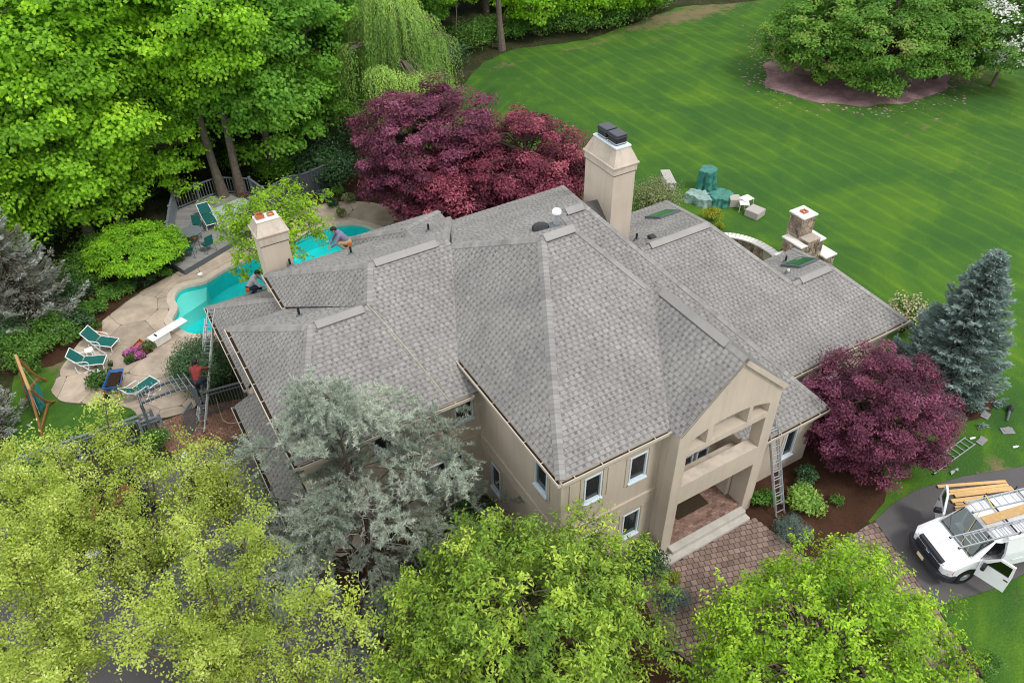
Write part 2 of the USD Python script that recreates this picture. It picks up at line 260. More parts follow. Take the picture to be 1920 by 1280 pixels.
DECK = P2((-6.6, 26.4), (-6.5, 27.2), (-4.85, 33.4), (-2.0, 34.4), (-0.2, 33.4), (1.0, 31.2), (0.4, 29.5), (-3.6, 27.4), (-6.3, 26.1))
hard = shapely.union_all([PATIO, POOL, PAV_L, COURT, WALK, DRIVE])
# the land itself runs to the horizon and falls and rises a little far off; it has a hole for the pool
base = sg.box(-260, -200, 320, 420).difference(POOL.buffer(0.12))
struct('ground', MB().sheet(base, -0.012), 'forest_floor' and MATS['forest_floor'], label='dark leaf-strewn ground under the trees')
def lawn_sheet(poly, z, step):
    """The lawn as a fine net so that bare ground can be marked on it (tone)."""
    x0, y0, x1, y1 = poly.bounds; pp = prep(poly)
    xs, ys = np.arange(x0, x1+step, step), np.arange(y0, y1+step, step); mb = MB()
    cells = [sg.box(x, y, x+step, y+step) for x in xs for y in ys]
    for c in cells:
        if pp.contains(c): q = [c]
        elif pp.intersects(c): q = geoms(c.intersection(poly))
        else: continue
        for g in q:
            v, f = trimesh.creation.triangulate_polygon(g, engine='earcut'); f = up_faces(v, f)
            mb.add(np.c_[v, np.full(len(v), z)], f, bare(v))
    return mb
BARE = [(44, 21.5, 4.2, 1.6, 0.3), (50, 21, 4, 2, 0.32), (38, 22.5, 3.0, 1.5, 0.16), (41, 42.5, 8, 1.9, 0.42), (30, 40.8, 4.5, 0.9, 0.26), (22, 41.0, 2.6, 0.8, 0.24), (38, 13, 4, 3, 0.12), (41, 17, 5, 1.6, 0.17), (36, 39, 3.5, 1.0, 0.2), (17.2, -4.1, 0.5, 0.35, 0.5), (13.4, -7.6, 1.1, 0.35, 0.42), (15.5, -8.2, 1.5, 0.35, 0.42), (8.3, -8.3, 0.8, 0.8, 0.4), (-12.6, 21.0, 1.0, 0.4, 0.4), (-13.7, 18.6, 0.9, 0.9, 0.15)]
def bare(v):
    t = np.zeros(len(v))
    for x, y, a, b, k in BARE: t = np.maximum(t, k*np.exp(-(((v[:, 0]-x)/a)**2+((v[:, 1]-y)/b)**2)))
    return t
lawn_poly = LAWN.difference(shapely.union_all([hard.buffer(0.01), MULCH_F.buffer(-0.02), RING.buffer(-0.02), PETALS.buffer(-0.05), HOUSE])).buffer(0)
far = lawn_poly.difference(sg.box(0, -20, 62, 48)); near = lawn_poly.intersection(sg.box(0, -20, 62, 48))
lw = lawn_sheet(near, 0.0, 1.0); 
for g in geoms(far): v, f = trimesh.creation.triangulate_polygon(g, engine='earcut'); lw.add(np.c_[v, np.zeros(len(v))], up_faces(v, f), 0.0)
struct('lawn', lw, MATS['lawn_grass'], label='large mown green lawn behind and beside the house')
struct('lawn', lawn_sheet(LAWN_L.difference(PATIO.buffer(0.01)), 0.0, 0.6), MATS['lawn_grass'], label='small patch of grass beside the pool patio')
struct('mulch_bed', MB().sheet(MULCH_F.difference(shapely.union_all([hard.buffer(0.004)])), 0.004), MATS['mulch'], label='brown mulch bed along the front of the house')
struct('mulch_bed', MB().sheet(RING, 0.006), MATS['mulch'], label='brown mulch ring under the blue spruce')
struct('mulch_bed', MB().sheet(wavy(P2((0.6, 28.4), (1.2, 31.0), (6, 30.5), (9.5, 27), (13, 22), (12, 16), (6.5, 17), (6.2, 23), (5.6, 26.2), (3.6, 28.2)), 0.2, 0.5, 2).difference(PATIO.buffer(0.02)), 0.006), MATS['mulch'], label='brown mulch bed behind the pool under the red maples')
struct('mulch_bed', MB().sheet(wavy(P2((-14.6, 21.7), (-12.4, 21.2), (-11.2, 22.8), (-8.4, 25.2), (-6.7, 26.2), (-7.2, 27.5), (-11.5, 26), (-15, 23.5)), 0.2, 0.5, 6).difference(PATIO.buffer(0.02)), 0.006), MATS['mulch'], label='brown planting bed beside the pool patio')
struct('petal_carpet', MB().sheet(PETALS, 0.004), MATS['petal_litter'], kind='structure', label='ground strewn with fallen pink petals')
struct('garage_court', MB().prism(COURT, -0.1, 0.0), MATS['asphalt'], label='dark asphalt court beside the house')
struct('driveway', MB().prism(DRIVE, -0.1, 0.005), MATS['asphalt'], label='dark asphalt driveway under the van')

# --- pavers: every brick its own piece; the 300 that show largest are parts, the rest one part
plain('paver', (0.235, 0.165, 0.14), 0.9, 0, 0.15, 0.22, 2.2, 0.3, 60, tone=(0.62, 1.3))
plain('paver_red', (0.21, 0.115, 0.085), 0.9, 0, 0.15, 0.22, 2.2, 0.3, 60, tone=(0.62, 1.3))
plain('joint_sand', (0.055, 0.05, 0.032), 0.95, 0, 0.1, 0.3, 20)
def bricks(parent, poly, lx, ly, ang, mat, z0=-0.03, z1=0.012, gap=0.014, seed=1, limit=300, bond=0.5, names='paver', pick=None):
    r = np.random.default_rng(seed); c = poly.centroid; q = saf.rotate(poly, -math.degrees(ang), origin=c); x0, y0, x1, y1 = q.bounds; pp = prep(q); out = []
    R = rotz(ang)[:2, :2]; cc = np.array([c.x, c.y])
    for j, y in enumerate(np.arange(y0, y1, ly)):
        for x in np.arange(x0-(j % 2)*lx*bond, x1, lx):
            b = sg.box(x+gap/2, y+gap/2, x+lx-gap/2, y+ly-gap/2)
            if not pp.intersects(b): continue
            if not pp.contains(b):
                g = geoms(b.intersection(q)); 
                if not g or g[0].area < 0.15*lx*ly: continue
                b = g[0]
            out.append(b)
    def key(b): p = R @ (np.array([b.centroid.x, b.centroid.y])-cc)+cc; return p
    ps = np.array([key(b) for b in out]); order = np.argsort(-(pick(ps) if pick is not None else -np.linalg.norm(ps-EYE[:2], axis=1)))
    rest = MB()
    for n, i in enumerate(order):
        b = out[i].simplify(0.004); e = np.array(b.exterior.coords)[:-1]
        if e.shape[0] < 3: continue
        if not b.exterior.is_ccw: e = e[::-1]
        ins = np.array(b.centroid.coords[0])+(e-np.array(b.centroid.coords[0]))*(1-0.016/max(0.06, min(lx, ly)))
        k = len(e); zz = z1+r.uniform(-0.004, 0.004); tilt = r.normal(0, 0.012, 2); tone = np.clip(0.5+r.normal(0, 0.2), 0, 1)
        h = lambda w: zz+(w-e.mean(0)) @ tilt
        v = np.vstack([np.c_[e, np.full(k, z0)], np.c_[e, h(e)-0.006], np.c_[ins, h(ins)]]); v[:, :2] = (v[:, :2]-cc) @ R.T+cc
        f = []
        for lv in (0, k):
            for a in range(k): a2 = (a+1) % k; f += [(lv+a, lv+a2, lv+k+a2), (lv+a, lv+k+a2, lv+k+a)]
        f += [(2*k, 2*k+a, 2*k+a+1) for a in range(1, k-1)]
        (MB().add(v, f, tone).build(names, mat, parent) if n < limit else rest.add(v, f, tone))
    if rest.v: rest.build(names+'_field', mat, parent, kind='stuff')
t = tag(UsdGeom.Xform.Define(stage, uniq('/World', 'paver_walk')), 'grey-red paver walk from the front steps to the driveway', None, None, 'structure')
MB().sheet(WALK, -0.004).build('paver_bed', MATS['joint_sand'], t)
def front_pick(ps): return np.where((ps[:, 0] > 8.0), 100, 0)-np.abs(ps[:, 1]+4.5)+np.where((np.abs(ps[:, 1]+1.8) < 0.7) & (ps[:, 0] > 4), 50, 0)
bricks(t, WALK, 0.215, 0.205, math.radians(-17), MATS['paver'], pick=front_pick, gap=0.02, bond=0.5)
t = tag(UsdGeom.Xform.Define(stage, uniq('/World', 'paver_path')), 'reddish paver path between the pool gate and the asphalt court', None, None, 'structure')
MB().sheet(PAV_L, -0.004).build('paver_bed', MATS['joint_sand'], t)
bricks(t, PAV_L, 0.24, 0.16, math.radians(1), MATS['paver_red'], seed=2, gap=0.018)

# --- the pool patio: stamped stones with dark joints, each a piece
plain('patio_stone', (0.39, 0.315, 0.25), 0.85, 0, 0.2, 0.34, 1.1, 0.35, 30, tone=(0.78, 1.16))
plain('patio_joint', (0.13, 0.1, 0.08), 0.95, 0, 0.1, 0.3, 12)
plain('coping', (0.5, 0.42, 0.35), 0.8, 0, 0.2, 0.12, 3, 0.2, 40)
pt = tag(UsdGeom.Xform.Define(stage, uniq('/World', 'pool_patio')), 'beige stamped stone patio round the swimming pool', None, None, 'structure')
patio = PATIO.difference(POOL.buffer(0.34))
MB().prism(patio, -0.06, 0.022).build('joint_bed', MATS['patio_joint'], pt)
r = np.random.default_rng(11); x0, y0, x1, y1 = patio.bounds; seeds = []
while len(seeds) < 120:
    q = r.uniform((x0-1, y0-1), (x1+1, y1+1))
    if all(np.linalg.norm(q-s) > 0.95 for s in seeds): seeds.append(q)
    elif r.random() < 0.002: break
for cell in shapely.voronoi_polygons(sg.MultiPoint(seeds)).geoms:
    c = saf.translate(cell, 0, 0); e = wavy(c, 0.1, 0.18, 21) if c.area < 40 else c
    for g in geoms(c.intersection(patio)):
        w = g.buffer(-0.006).simplify(0.01)
        for h in geoms(w):
            L = h.exterior.length; n = max(6, int(L/0.22)); p = np.array([h.exterior.interpolate(i*L/n).coords[0] for i in range(n)])
            nz = np.c_[meshkit.noise(np.c_[p*1.6, np.zeros(n)], 3)-0.5, meshkit.noise(np.c_[p*1.6, np.zeros(n)+9], 4)-0.5]*0.14
            hh = sg.Polygon(p+nz).buffer(-0.004)
            for k in geoms(hh):
                if k.area > 0.03: MB().prism(k, 0.0, 0.03+r.uniform(-0.002, 0.002), np.clip(0.5+r.normal(0, 0.2), 0, 1)).build('stone', MATS['patio_stone'], pt)
MB().prism(POOL.buffer(0.36).difference(POOL.buffer(-0.02)).intersection(PATIO.buffer(0.4)), -0.16, 0.04).build('coping', MATS['coping'], pt)
# --- the pool: a basin and clear water
MATS['pool_plaster'] = plain('pool_plaster', (0.03, 0.6, 0.6), 0.7, 0, 0.2, 0.12, 1.4)
plain('pool_shelf', (0.26, 0.68, 0.62), 0.7, 0, 0.2, 0.06, 0.4)
usdkit.material(stage, '/World/Looks/pool_water', {'g': ('geometry', {}), 'n': ('noise_texture', {'scale': 1.6, 'detail': 3.0}), 'b': ('bump', {'strength': 0.4, 'distance': 0.05}), 't': ('transparent_bsdf', {'color': (0.72, 0.98, 0.98)}), 'gl': ('glossy_bsdf', {'roughness': 0.03}),
    'f': ('fresnel', {'IOR': 1.33}), 'm': ('mix_closure', {})}, [('g.position', 'n.vector'), ('n.fac', 'b.height'), ('b.normal', 'gl.normal'), ('f.fac', 'm.fac'), ('t.BSDF', 'm.closure1'), ('gl.BSDF', 'm.closure2')], surface='m.closure')
MATS['pool_water'] = UsdShade.Material.Get(stage, '/World/Looks/pool_water')
wall = MB(); e = np.array(POOL.exterior.coords); 
for a, b in zip(e[:-1], e[1:]): wall.add([(a[0], a[1], -0.1), (b[0], b[1], -0.1), (b[0], b[1], -1.6), (a[0], a[1], -1.2)], [(0, 1, 2, 3)])
pl = tag(UsdGeom.Xform.Define(stage, uniq('/World', 'swimming_pool')), 'turquoise free-form swimming pool behind the house', None, None, 'structure')
wall.sheet(POOL, -1.1).build('basin', MATS['pool_plaster'], pl)
shelf = POOL.intersection(P2((-7.3, 22.2), (-5.6, 23.1), (-5.2, 24.6), (-7.4, 24.7)))
MB().prism(shelf, -1.1, -0.35).build('shelf', MATS['pool_shelf'], pl)
tag(MB().sheet(POOL.buffer(0.004), -0.11).build('water', MATS['pool_water'], pl), 'still turquoise pool water')
plain('tile_dark', (0.02, 0.035, 0.05), 0.4)
tw = MB()
for a, b in zip(e[:-1], e[1:]): tw.add([(a[0], a[1], -0.0), (b[0], b[1], -0.0), (b[0], b[1], -0.16), (a[0], a[1], -0.16)], [(0, 1, 2, 3)])
tw.v = [np.c_[np.vstack(tw.v)[:, :2]*0.999+np.array(POOL.centroid.coords[0])*0.001, np.vstack(tw.v)[:, 2]]]; tw.t = [np.full(len(tw.v[0]), 0.5)]; tw.f = [np.vstack(tw.f)]
tw.build('tile_band', MATS['tile_dark'], pl)
# ================================================================ the house
plain('stucco', (0.475, 0.405, 0.33), 0.9, 0, 0.15, 0.08, 0.9, 0.22, 45, streak=0.1)
plain('stucco_stained', (0.46, 0.395, 0.325), 0.9, 0, 0.15, 0.14, 1.6, 0.22, 45, streak=0.26)
plain('stain', (0.1, 0.09, 0.08), 0.95, 0, 0.1, 0.4, 6)
plain('gutter_cream', (0.46, 0.405, 0.335), 0.5, 0, 0.4, 0.06)
plain('leaf_debris', (0.04, 0.028, 0.02), 0.95, 0, 0.1, 0.7, 26, 0.6, 60)
plain('window_frame', (0.56, 0.64, 0.7), 0.4, 0, 0.45, 0.06)
plain('roof_deck', (0.16, 0.155, 0.15), 0.95, 0, 0.1, 0.2, 8)
plain('door_brown', (0.05, 0.024, 0.014), 0.5, 0, 0.4, 0.2)
plain('ridge_dark', (0.02, 0.02, 0.02), 0.7)
plain('bumper_dark', (0.03, 0.034, 0.042), 0.35)
plain('step_stone', (0.43, 0.405, 0.36), 0.85, 0, 0.2, 0.14, 3, 0.2, 40)
plain('brick_floor', (0.235, 0.145, 0.115), 0.9, 0, 0.15, 0.2, 3, 0.2, 50, tone=(0.6, 1.35))
usdkit.material(stage, '/World/Looks/window_glass', {'p': ('principled_bsdf', {'base_color': (0.012, 0.014, 0.015), 'roughness': 0.04, 'specular_ior_level': 0.5})}, [], surface='p.BSDF')
MATS['window_glass'] = UsdShade.Material.Get(stage, '/World/Looks/window_glass')
usdkit.material(stage, '/World/Looks/skylight_glass', {'p': ('principled_bsdf', {'base_color': (0.02, 0.07, 0.03), 'roughness': 0.03, 'specular_ior_level': 0.6})}, [], surface='p.BSDF')
MATS['skylight_glass'] = UsdShade.Material.Get(stage, '/World/Looks/skylight_glass')
# shingles: tone primvar x slow weathering x granules
MATS['shingle'] = usdkit.material(stage, '/World/Looks/shingle', {
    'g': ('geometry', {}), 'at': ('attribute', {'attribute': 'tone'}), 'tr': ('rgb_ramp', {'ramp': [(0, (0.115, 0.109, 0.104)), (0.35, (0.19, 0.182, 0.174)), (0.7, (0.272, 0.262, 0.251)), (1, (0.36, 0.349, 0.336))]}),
    'n': ('noise_texture', {'scale': 0.7, 'detail': 4.0}), 'nr': ('rgb_ramp', {'ramp': [(0.3, (0.86, 0.855, 0.86)), (0.7, (1.1, 1.1, 1.08))]}), 'gr': ('noise_texture', {'scale': 70.0, 'detail': 2.0}), 'grr': ('rgb_ramp', {'ramp': [(0.25, (0.82, 0.82, 0.82)), (0.75, (1.18, 1.18, 1.18))]}),
    'm1': ('mix_color', {'blend_type': 'multiply', 'fac': 1.0, 'use_clamp': False}), 'm2': ('mix_color', {'blend_type': 'multiply', 'fac': 1.0, 'use_clamp': False}), 'b': ('bump', {'strength': 0.4, 'distance': 0.006}), 'p': ('principled_bsdf', {'roughness': 0.9, 'specular_ior_level': 0.2})},
    [('g.position', 'n.vector'), ('g.position', 'gr.vector'), ('at.fac', 'tr.fac'), ('n.fac', 'nr.fac'), ('gr.fac', 'grr.fac'), ('tr.color', 'm1.a'), ('nr.color', 'm1.b'), ('m1.result', 'm2.a'), ('grr.color', 'm2.b'), ('gr.fac', 'b.height'), ('b.normal', 'p.normal'), ('m2.result', 'p.base_color')], surface='p.BSDF')

house = thing('house', 'large cream stucco house with grey shingle hip roofs and a gabled portico', 'house')
roof = UsdGeom.Xform.Define(stage, '/World/house/roof'); ROOF = '/World/house/roof'
zF = lambda y: 6+0.535*y
zW = lambda y: 6+0.495*(y-6.14)
PL = {}
def plane(name, pts, shingled=True, z=None):
    """A roof slope; z(x, y) gives its heights so that it is truly flat."""
    p = np.array([(q[0], q[1], z(q[0], q[1]) if z else q[2]) for q in pts], float); PL[name] = (p, shingled)
plane('F', [(0, 0), (3.98, 0), (6.07, 3.84), (5.83, 3.86), (4.59, 6.35), (3.33, 6.35)], z=lambda x, y: zF(y))
plane('P', [(0, 0), (3.33, 6.35), (1.749, 9.748), (0, 6.14)], z=lambda x, y: 6+1.021*x)
plane('G', [(3.33, 6.35), (4.59, 6.35), (6.03, 9.23), (7.1, 9.23), (9.89, 14.82), (4.15, 14.82), (1.749, 9.748)], z=lambda x, y: 9.4-0.475*(y-6.35))
plane('A_right', [(4.59, 6.35), (6.2, 3.3), (7.77, 0.0), (7.77, 5.8), (5.95, 9.15)], z=lambda x, y: 9.4-1.07*(x-4.59))
plane('B_front', [(7.6, 0.16), (11.9, 0.16), (7.1, 9.23), (6.0, 9.23), (5.87, 9.05), (7.6, 5.8)], z=lambda x, y: 2.66+0.592*(y-0.16))
plane('B_right', [(7.1, 9.23), (11.9, 0.16), (11.9, 13.0), (9.89, 14.7)], z=lambda x, y: 8.03-1.119*(x-7.1))
plane('W_front', [(-6.0, 4.95), (0.24, 4.95), (0.24, 6.1), (0.0, 6.14), (1.749, 9.748), (1.67, 10.02), (-1.304, 10.02), (-1.98, 8.69), (-4.03, 8.69)], z=lambda x, y: zW(y))
plane('Q', [(-1.304, 10.02), (-3.87, 15.07), (-3.87, 12.6), (-1.98, 8.69)], z=lambda x, y: 7.92+0.972*(x+1.304))
plane('W2_back', [(-1.98, 8.69), (-4.03, 8.69), (-6.02, 12.62), (-3.87, 12.62)], z=lambda x, y: 7.26-0.495*(y-8.69))
plane('Q2', [(-4.03, 8.69), (-6.02, 4.95), (-6.02, 12.62)], z=lambda x, y: 7.26+0.972*(x+4.03))
plane('W_back', [(-1.304, 10.02), (1.67, 10.02), (4.24, 15.07), (-3.87, 15.07)], z=lambda x, y: 7.92-0.495*(y-10.02))
plane('W_right', [(1.67, 10.02, 7.92), (4.24, 15.07, 5.42), (4.15, 14.82, 5.38), (1.749, 9.748, 7.786)])
plane('V_left', [(0.1, 16.6), (1.55, 13.6), (1.55, 12.9), (0.1, 15.0)], z=lambda x, y: 4.9+1.103*(x-0.1))
plane('V_back', [(0.1, 16.6), (4.4, 16.6), (1.55, 13.6)], z=lambda x, y: 4.9+0.533*(16.6-y))
plane('V_right', [(4.4, 16.6), (1.55, 13.6), (1.55, 12.9), (4.3, 14.9)], z=lambda x, y: 6.5-0.561*(x-1.55))
plane('W3_left', [(-6.1, 17.6), (-3.75, 13.5), (-3.75, 11.8), (-6.1, 11.75)], z=lambda x, y: 3.05+0.936*(x+6.1))
plane('W3_back', [(-6.1, 17.6), (-2.6, 17.6), (-2.6, 13.5), (-3.75, 13.5)], z=lambda x, y: 3.05+0.537*(17.6-y))
plane('porch', [(-6.68, 12.05), (-5.86, 11.5), (-5.86, 4.9), (-6.68, 4.9)], z=lambda x, y: 2.2+1.03*(x+6.68))
plane('gable_left', [(6.08, -0.46), (6.08, 3.95), (5.9, 3.86), (3.8, 0.0), (3.9, -0.46)], z=lambda x, y: 8.13-0.97*(6.08-x))
plane('gable_right', [(6.08, -0.46), (8.12, -0.46), (8.12, 3.0), (6.08, 3.87)], z=lambda x, y: 8.13-0.95*(x-6.08))
RZ = lambda x, y: 5.775-0.491*abs(y-8.423)
plane('R_front', [(11.9, 2.07), (18.55, 2.07), (16.93, 5.08), (14.65, 5.08), (12.865, 8.423), (9.05, 8.423)], z=RZ)
plane('R_back', [(9.05, 8.423), (12.865, 8.423), (16.355, 14.92), (10.9, 14.92)], z=RZ)
plane('R_right', [(12.865, 8.423), (16.355, 14.92), (16.3, 8.5), (14.65, 5.08)], z=lambda x, y: 5.775-0.916*(x-12.865))
plane('D_back', [(14.65, 5.08), (16.93, 5.08), (18.77, 8.5), (16.3, 8.5)], z=lambda x, y: 4.137-0.491*(y-5.08))
plane('D_right', [(16.93, 5.08, 4.137), (18.55, 2.07, 2.66), (18.77, 8.5, 2.455)])
HIDDEN = {'A_right', 'B_right', 'gable_right', 'R_right', 'D_right', 'W_right'}
def frame_of(p):
    n = np.zeros(3)
    for i in range(1, len(p)-1): n += np.cross(p[i]-p[0], p[i+1]-p[0])
    n /= np.linalg.norm(n); n = n if n[2] > 0 else -n
    e = np.cross([0, 0, 1.0], n); e /= np.linalg.norm(e); return p[0], e, np.cross(n, e), n
deck = MB()
for k, (p, _) in PL.items():
    o, e, u, n = frame_of(p); g = sg.Polygon(np.c_[(p-o) @ e, (p-o) @ u]); v, f = trimesh.creation.triangulate_polygon(g, engine='earcut'); q = o+v[:, :1]*e+v[:, 1:]*u-n*0.012
    deck.add(q, f); deck.add(q-n*0.1, np.asarray(f)[:, ::-1])
deck.build('roof_deck', MATS['roof_deck'], ROOF)
r = np.random.default_rng(5); EXPO = 0.158
whole, rest = [], MB()
def slab(o, e, u, n, poly, t0, t1, b0, b1, tone, mb):
    """A thin piece lying on the slope: thick (t0) at its lower edge b0, thin (t1) at b1."""
    c = np.array(poly.exterior.coords)[:-1]
    if len(c) < 3: return
    if not poly.exterior.is_ccw: c = c[::-1]
    h = t0+(t1-t0)*(c[:, 1]-b0)/(b1-b0); k = len(c); base = o+c[:, :1]*e+c[:, 1:]*u
    v = np.vstack([base-n*0.004, base+h[:, None]*n]); f = [(k, k+i, k+i+1) for i in range(1, k-1)]
    for i in range(k): j = (i+1) % k; f += [(i, j, k+j), (i, k+j, k+i)]
    mb.add(v, f, tone)
for name, (p, sh) in PL.items():
    if name in HIDDEN: continue
    o, e, u, n = frame_of(p); poly = sg.Polygon(np.c_[(p-o) @ e, (p-o) @ u]).buffer(0); pp = prep(poly); x0, y0, x1, y1 = poly.bounds
    for j, b0 in enumerate(np.arange(y0, y1, EXPO)):
        b1 = b0+EXPO*1.12; a = x0-r.uniform(0, 1.0)
        while a < x1:
            L = 1.0; box = sg.box(a+0.003, b0, a+L-0.003, b1)
            if not pp.intersects(box): a += L; continue
            full = pp.contains(box); mb = MB(); base_tone = np.clip(0.43+r.normal(0, 0.03), 0, 1); st = r.normal(0, 0.03)
            for g in ([box] if full else geoms(box.intersection(poly))): slab(o, e, u, n, g, 0.009, 0.002, b0, b1, base_tone, mb)
            sb_ = sg.box(a+0.003, b0+EXPO*0.84, a+L-0.003, b0+EXPO*1.02)  # printed dark band that also paints in the shade under the butt above
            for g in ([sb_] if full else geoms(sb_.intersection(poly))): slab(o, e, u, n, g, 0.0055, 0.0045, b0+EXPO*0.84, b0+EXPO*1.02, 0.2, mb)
            x = a+r.uniform(0, 0.1)
            while x < a+L-0.05:                                  # the laminated teeth, and the dark notch between two of them
                w = min(r.choice([0.09, 0.12, 0.16]), a+L-0.004-x); gp = r.choice([0.07, 0.09, 0.11])
                for ca, cb, lo, hi, t0, t1, tone in ((x, x+w, -0.002, 0.86, 0.0165, 0.007, np.clip(0.57+st+r.normal(0, 0.045), 0, 1)), (x+w, min(x+w+gp, a+L-0.004), 0.42, 1.02, 0.0085, 0.0045, np.clip(0.15+r.normal(0, 0.06), 0, 1))):
                    if cb-ca < 0.03: continue
                    tb = sg.box(ca, b0+EXPO*lo, cb, b0+EXPO*hi)
                    for g in ([tb] if full and pp.contains(tb) else geoms(tb.intersection(poly))): slab(o, e, u, n, g, t0, t1, b0+EXPO*lo, b0+EXPO*hi, tone, mb)
                x += w+gp
            if mb.v: whole.append((np.linalg.norm(o+e*(a+0.5)+u*b0-EYE)+(0 if name in ('F', 'P', 'gable_left') and full else 5), mb))
            a += L
whole.sort(key=lambda q: q[0])
for i, (_, mb) in enumerate(whole):
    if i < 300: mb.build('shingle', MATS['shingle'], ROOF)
    else: rest.add(np.vstack(mb.v), np.vstack(mb.f), np.concatenate(mb.t))
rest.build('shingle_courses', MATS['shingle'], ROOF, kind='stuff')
# ridge and hip caps, then the raised ridge vents
caps = []
def cap_line(a, b, dl, dr, w=0.17, exp=0.15, big=0.0):
    """Bent cap shingles from a (low) to b; dl, dr point down the two slopes."""
    a, b = np.asarray(a, float), np.asarray(b, float); t = b-a; L = np.linalg.norm(t); t /= L
    dl, dr = (np.asarray(d, float)-t*(np.asarray(d, float) @ t) for d in (dl, dr)); dl /= np.linalg.norm(dl); dr /= np.linalg.norm(dr); up = -(dl+dr); up = up/np.linalg.norm(up) if np.linalg.norm(up) > 1e-3 else np.array([0, 0, 1.0])
    for s in np.arange(0, L, exp):
        tone = np.clip(0.55+r.normal(0, 0.08), 0, 1); s1 = min(s+exp*1.25, L); V = []
        for ss, h in ((s, 0.034+big), (s1, 0.016+big)):
            c = a+t*ss; l, m, q = c+dl*w, c, c+dr*w
            V += [l+up*h*0.8, m+up*h, q+up*h*0.8, l+up*(h*0.8-0.022-big), q+up*(h*0.8-0.022-big)]
        mb = MB().add(V, [(0, 1, 6), (0, 6, 5), (1, 2, 7), (1, 7, 6), (3, 0, 5), (3, 5, 8), (2, 4, 9), (2, 9, 7), (3, 1, 0), (3, 4, 1), (4, 2, 1)], tone); caps.append((np.linalg.norm(a+t*s-EYE), mb))
def down(name): o, e, u, n = frame_of(PL[name][0]); return -u
def ridge(a, b, pl, pr, **k): cap_line(a, b, down(pl), down(pr), **k)
ridge((0.02, 0.03, 6.03), (3.33, 6.35, 9.42), 'P', 'F'); ridge((1.749, 9.748, 7.8), (3.33, 6.35, 9.42), 'P', 'G')
ridge((3.33, 6.35, 9.42), (4.59, 6.35, 9.42), 'F', 'G'); ridge((5.83, 3.86, 8.08), (4.59, 6.35, 9.42), 'F', 'A_right'); ridge((6.03, 9.23, 8.05), (4.59, 6.35, 9.42), 'G', 'A_right')
ridge((6.0, 9.23, 8.04), (7.1, 9.23, 8.04), 'B_front', 'G'); ridge((11.86, 0.22, 2.7), (7.1, 9.23, 8.04), 'B_front', 'B_right'); ridge((9.87, 14.78, 5.4), (7.1, 9.23, 8.04), 'G', 'B_right')
ridge((-1.304, 10.02, 7.93), (1.67, 10.02, 7.93), 'W_front', 'W_back'); ridge((-1.98, 8.69, 7.27), (-1.304, 10.02, 7.93), 'Q', 'W_front'); ridge((-3.85, 15.03, 5.44), (-1.304, 10.02, 7.93), 'Q', 'W_back')
ridge((1.74, 9.78, 7.81), (1.67, 10.02, 7.93), 'W_front', 'W_right'); ridge((4.22, 15.03, 5.44), (1.67, 10.02, 7.93), 'W_back', 'W_right')
ridge((-4.03, 8.69, 7.27), (-1.98, 8.69, 7.27), 'W_front', 'W2_back'); ridge((-6.0, 5.0, 5.36), (-4.03, 8.69, 7.27), 'Q2', 'W_front'); ridge((-6.0, 12.58, 5.35), (-4.03, 8.69, 7.27), 'Q2', 'W2_back')
ridge((0.12, 16.56, 4.93), (1.55, 13.6, 6.51), 'V_left', 'V_back'); ridge((4.36, 16.56, 4.93), (1.55, 13.6, 6.51), 'V_back', 'V_right'); ridge((1.55, 12.9, 6.51), (1.55, 13.6, 6.51), 'V_left', 'V_right')
ridge((-6.08, 17.56, 3.08), (-3.75, 13.5, 5.26), 'W3_left', 'W3_back'); ridge((6.08, -0.44, 8.14), (6.08, 3.6, 8.14), 'gable_left', 'gable_right')
ridge((9.3, 8.423, 5.79), (12.865, 8.423, 5.79), 'R_front', 'R_back'); ridge((14.65, 5.08, 4.15), (12.865, 8.423, 5.79), 'R_front', 'R_right'); ridge((16.33, 14.88, 2.61), (12.865, 8.423, 5.79), 'R_back', 'R_right')
ridge((14.65, 5.08, 4.15), (16.93, 5.08, 4.15), 'R_front', 'D_back'); ridge((18.53, 2.1, 2.69), (16.93, 5.08, 4.15), 'R_front', 'D_right'); ridge((18.75, 8.47, 2.48), (16.93, 5.08, 4.15), 'D_back', 'D_right')
caps.sort(key=lambda q: q[0]); rest = MB()
for i, (_, mb) in enumerate(caps):
    if i < 300: mb.build('ridge_cap', MATS['shingle'], ROOF)
    else: rest.add(np.vstack(mb.v), np.vstack(mb.f), np.concatenate(mb.t))
rest.build('ridge_cap_rows', MATS['shingle'], ROOF, kind='stuff')
def vent(a, b, pl, pr):
    a, b = np.array(a, float), np.array(b, float); t = (b-a)/np.linalg.norm(b-a); dl, dr = down(pl), down(pr); V, W = [], []
    for c in (a, b):
        V += [c+dl*0.24+[0, 0, 0.075], c+[0, 0, 0.11], c+dr*0.24+[0, 0, 0.075], c+dl*0.24+[0, 0, 0.045], c+dr*0.24+[0, 0, 0.045]]
        W += [c+dl*0.225+[0, 0, 0.05], c+dr*0.225+[0, 0, 0.05], c+dl*0.225-[0, 0, 0.01], c+dr*0.225-[0, 0, 0.01]]
    p = MB().add(V, [(0, 1, 6), (0, 6, 5), (1, 2, 7), (1, 7, 6), (3, 0, 5), (3, 5, 8), (2, 4, 9), (2, 9, 7), (3, 1, 0), (3, 4, 1), (4, 2, 1), (8, 5, 6), (8, 6, 9), (9, 6, 7)], 0.68).build('ridge_vent', MATS['shingle'], ROOF)
    MB().add(W, [(0, 4, 6, 2), (1, 3, 7, 5), (0, 2, 3, 1), (4, 5, 7, 6)]).build('vent_slot', MATS['ridge_dark'], p)
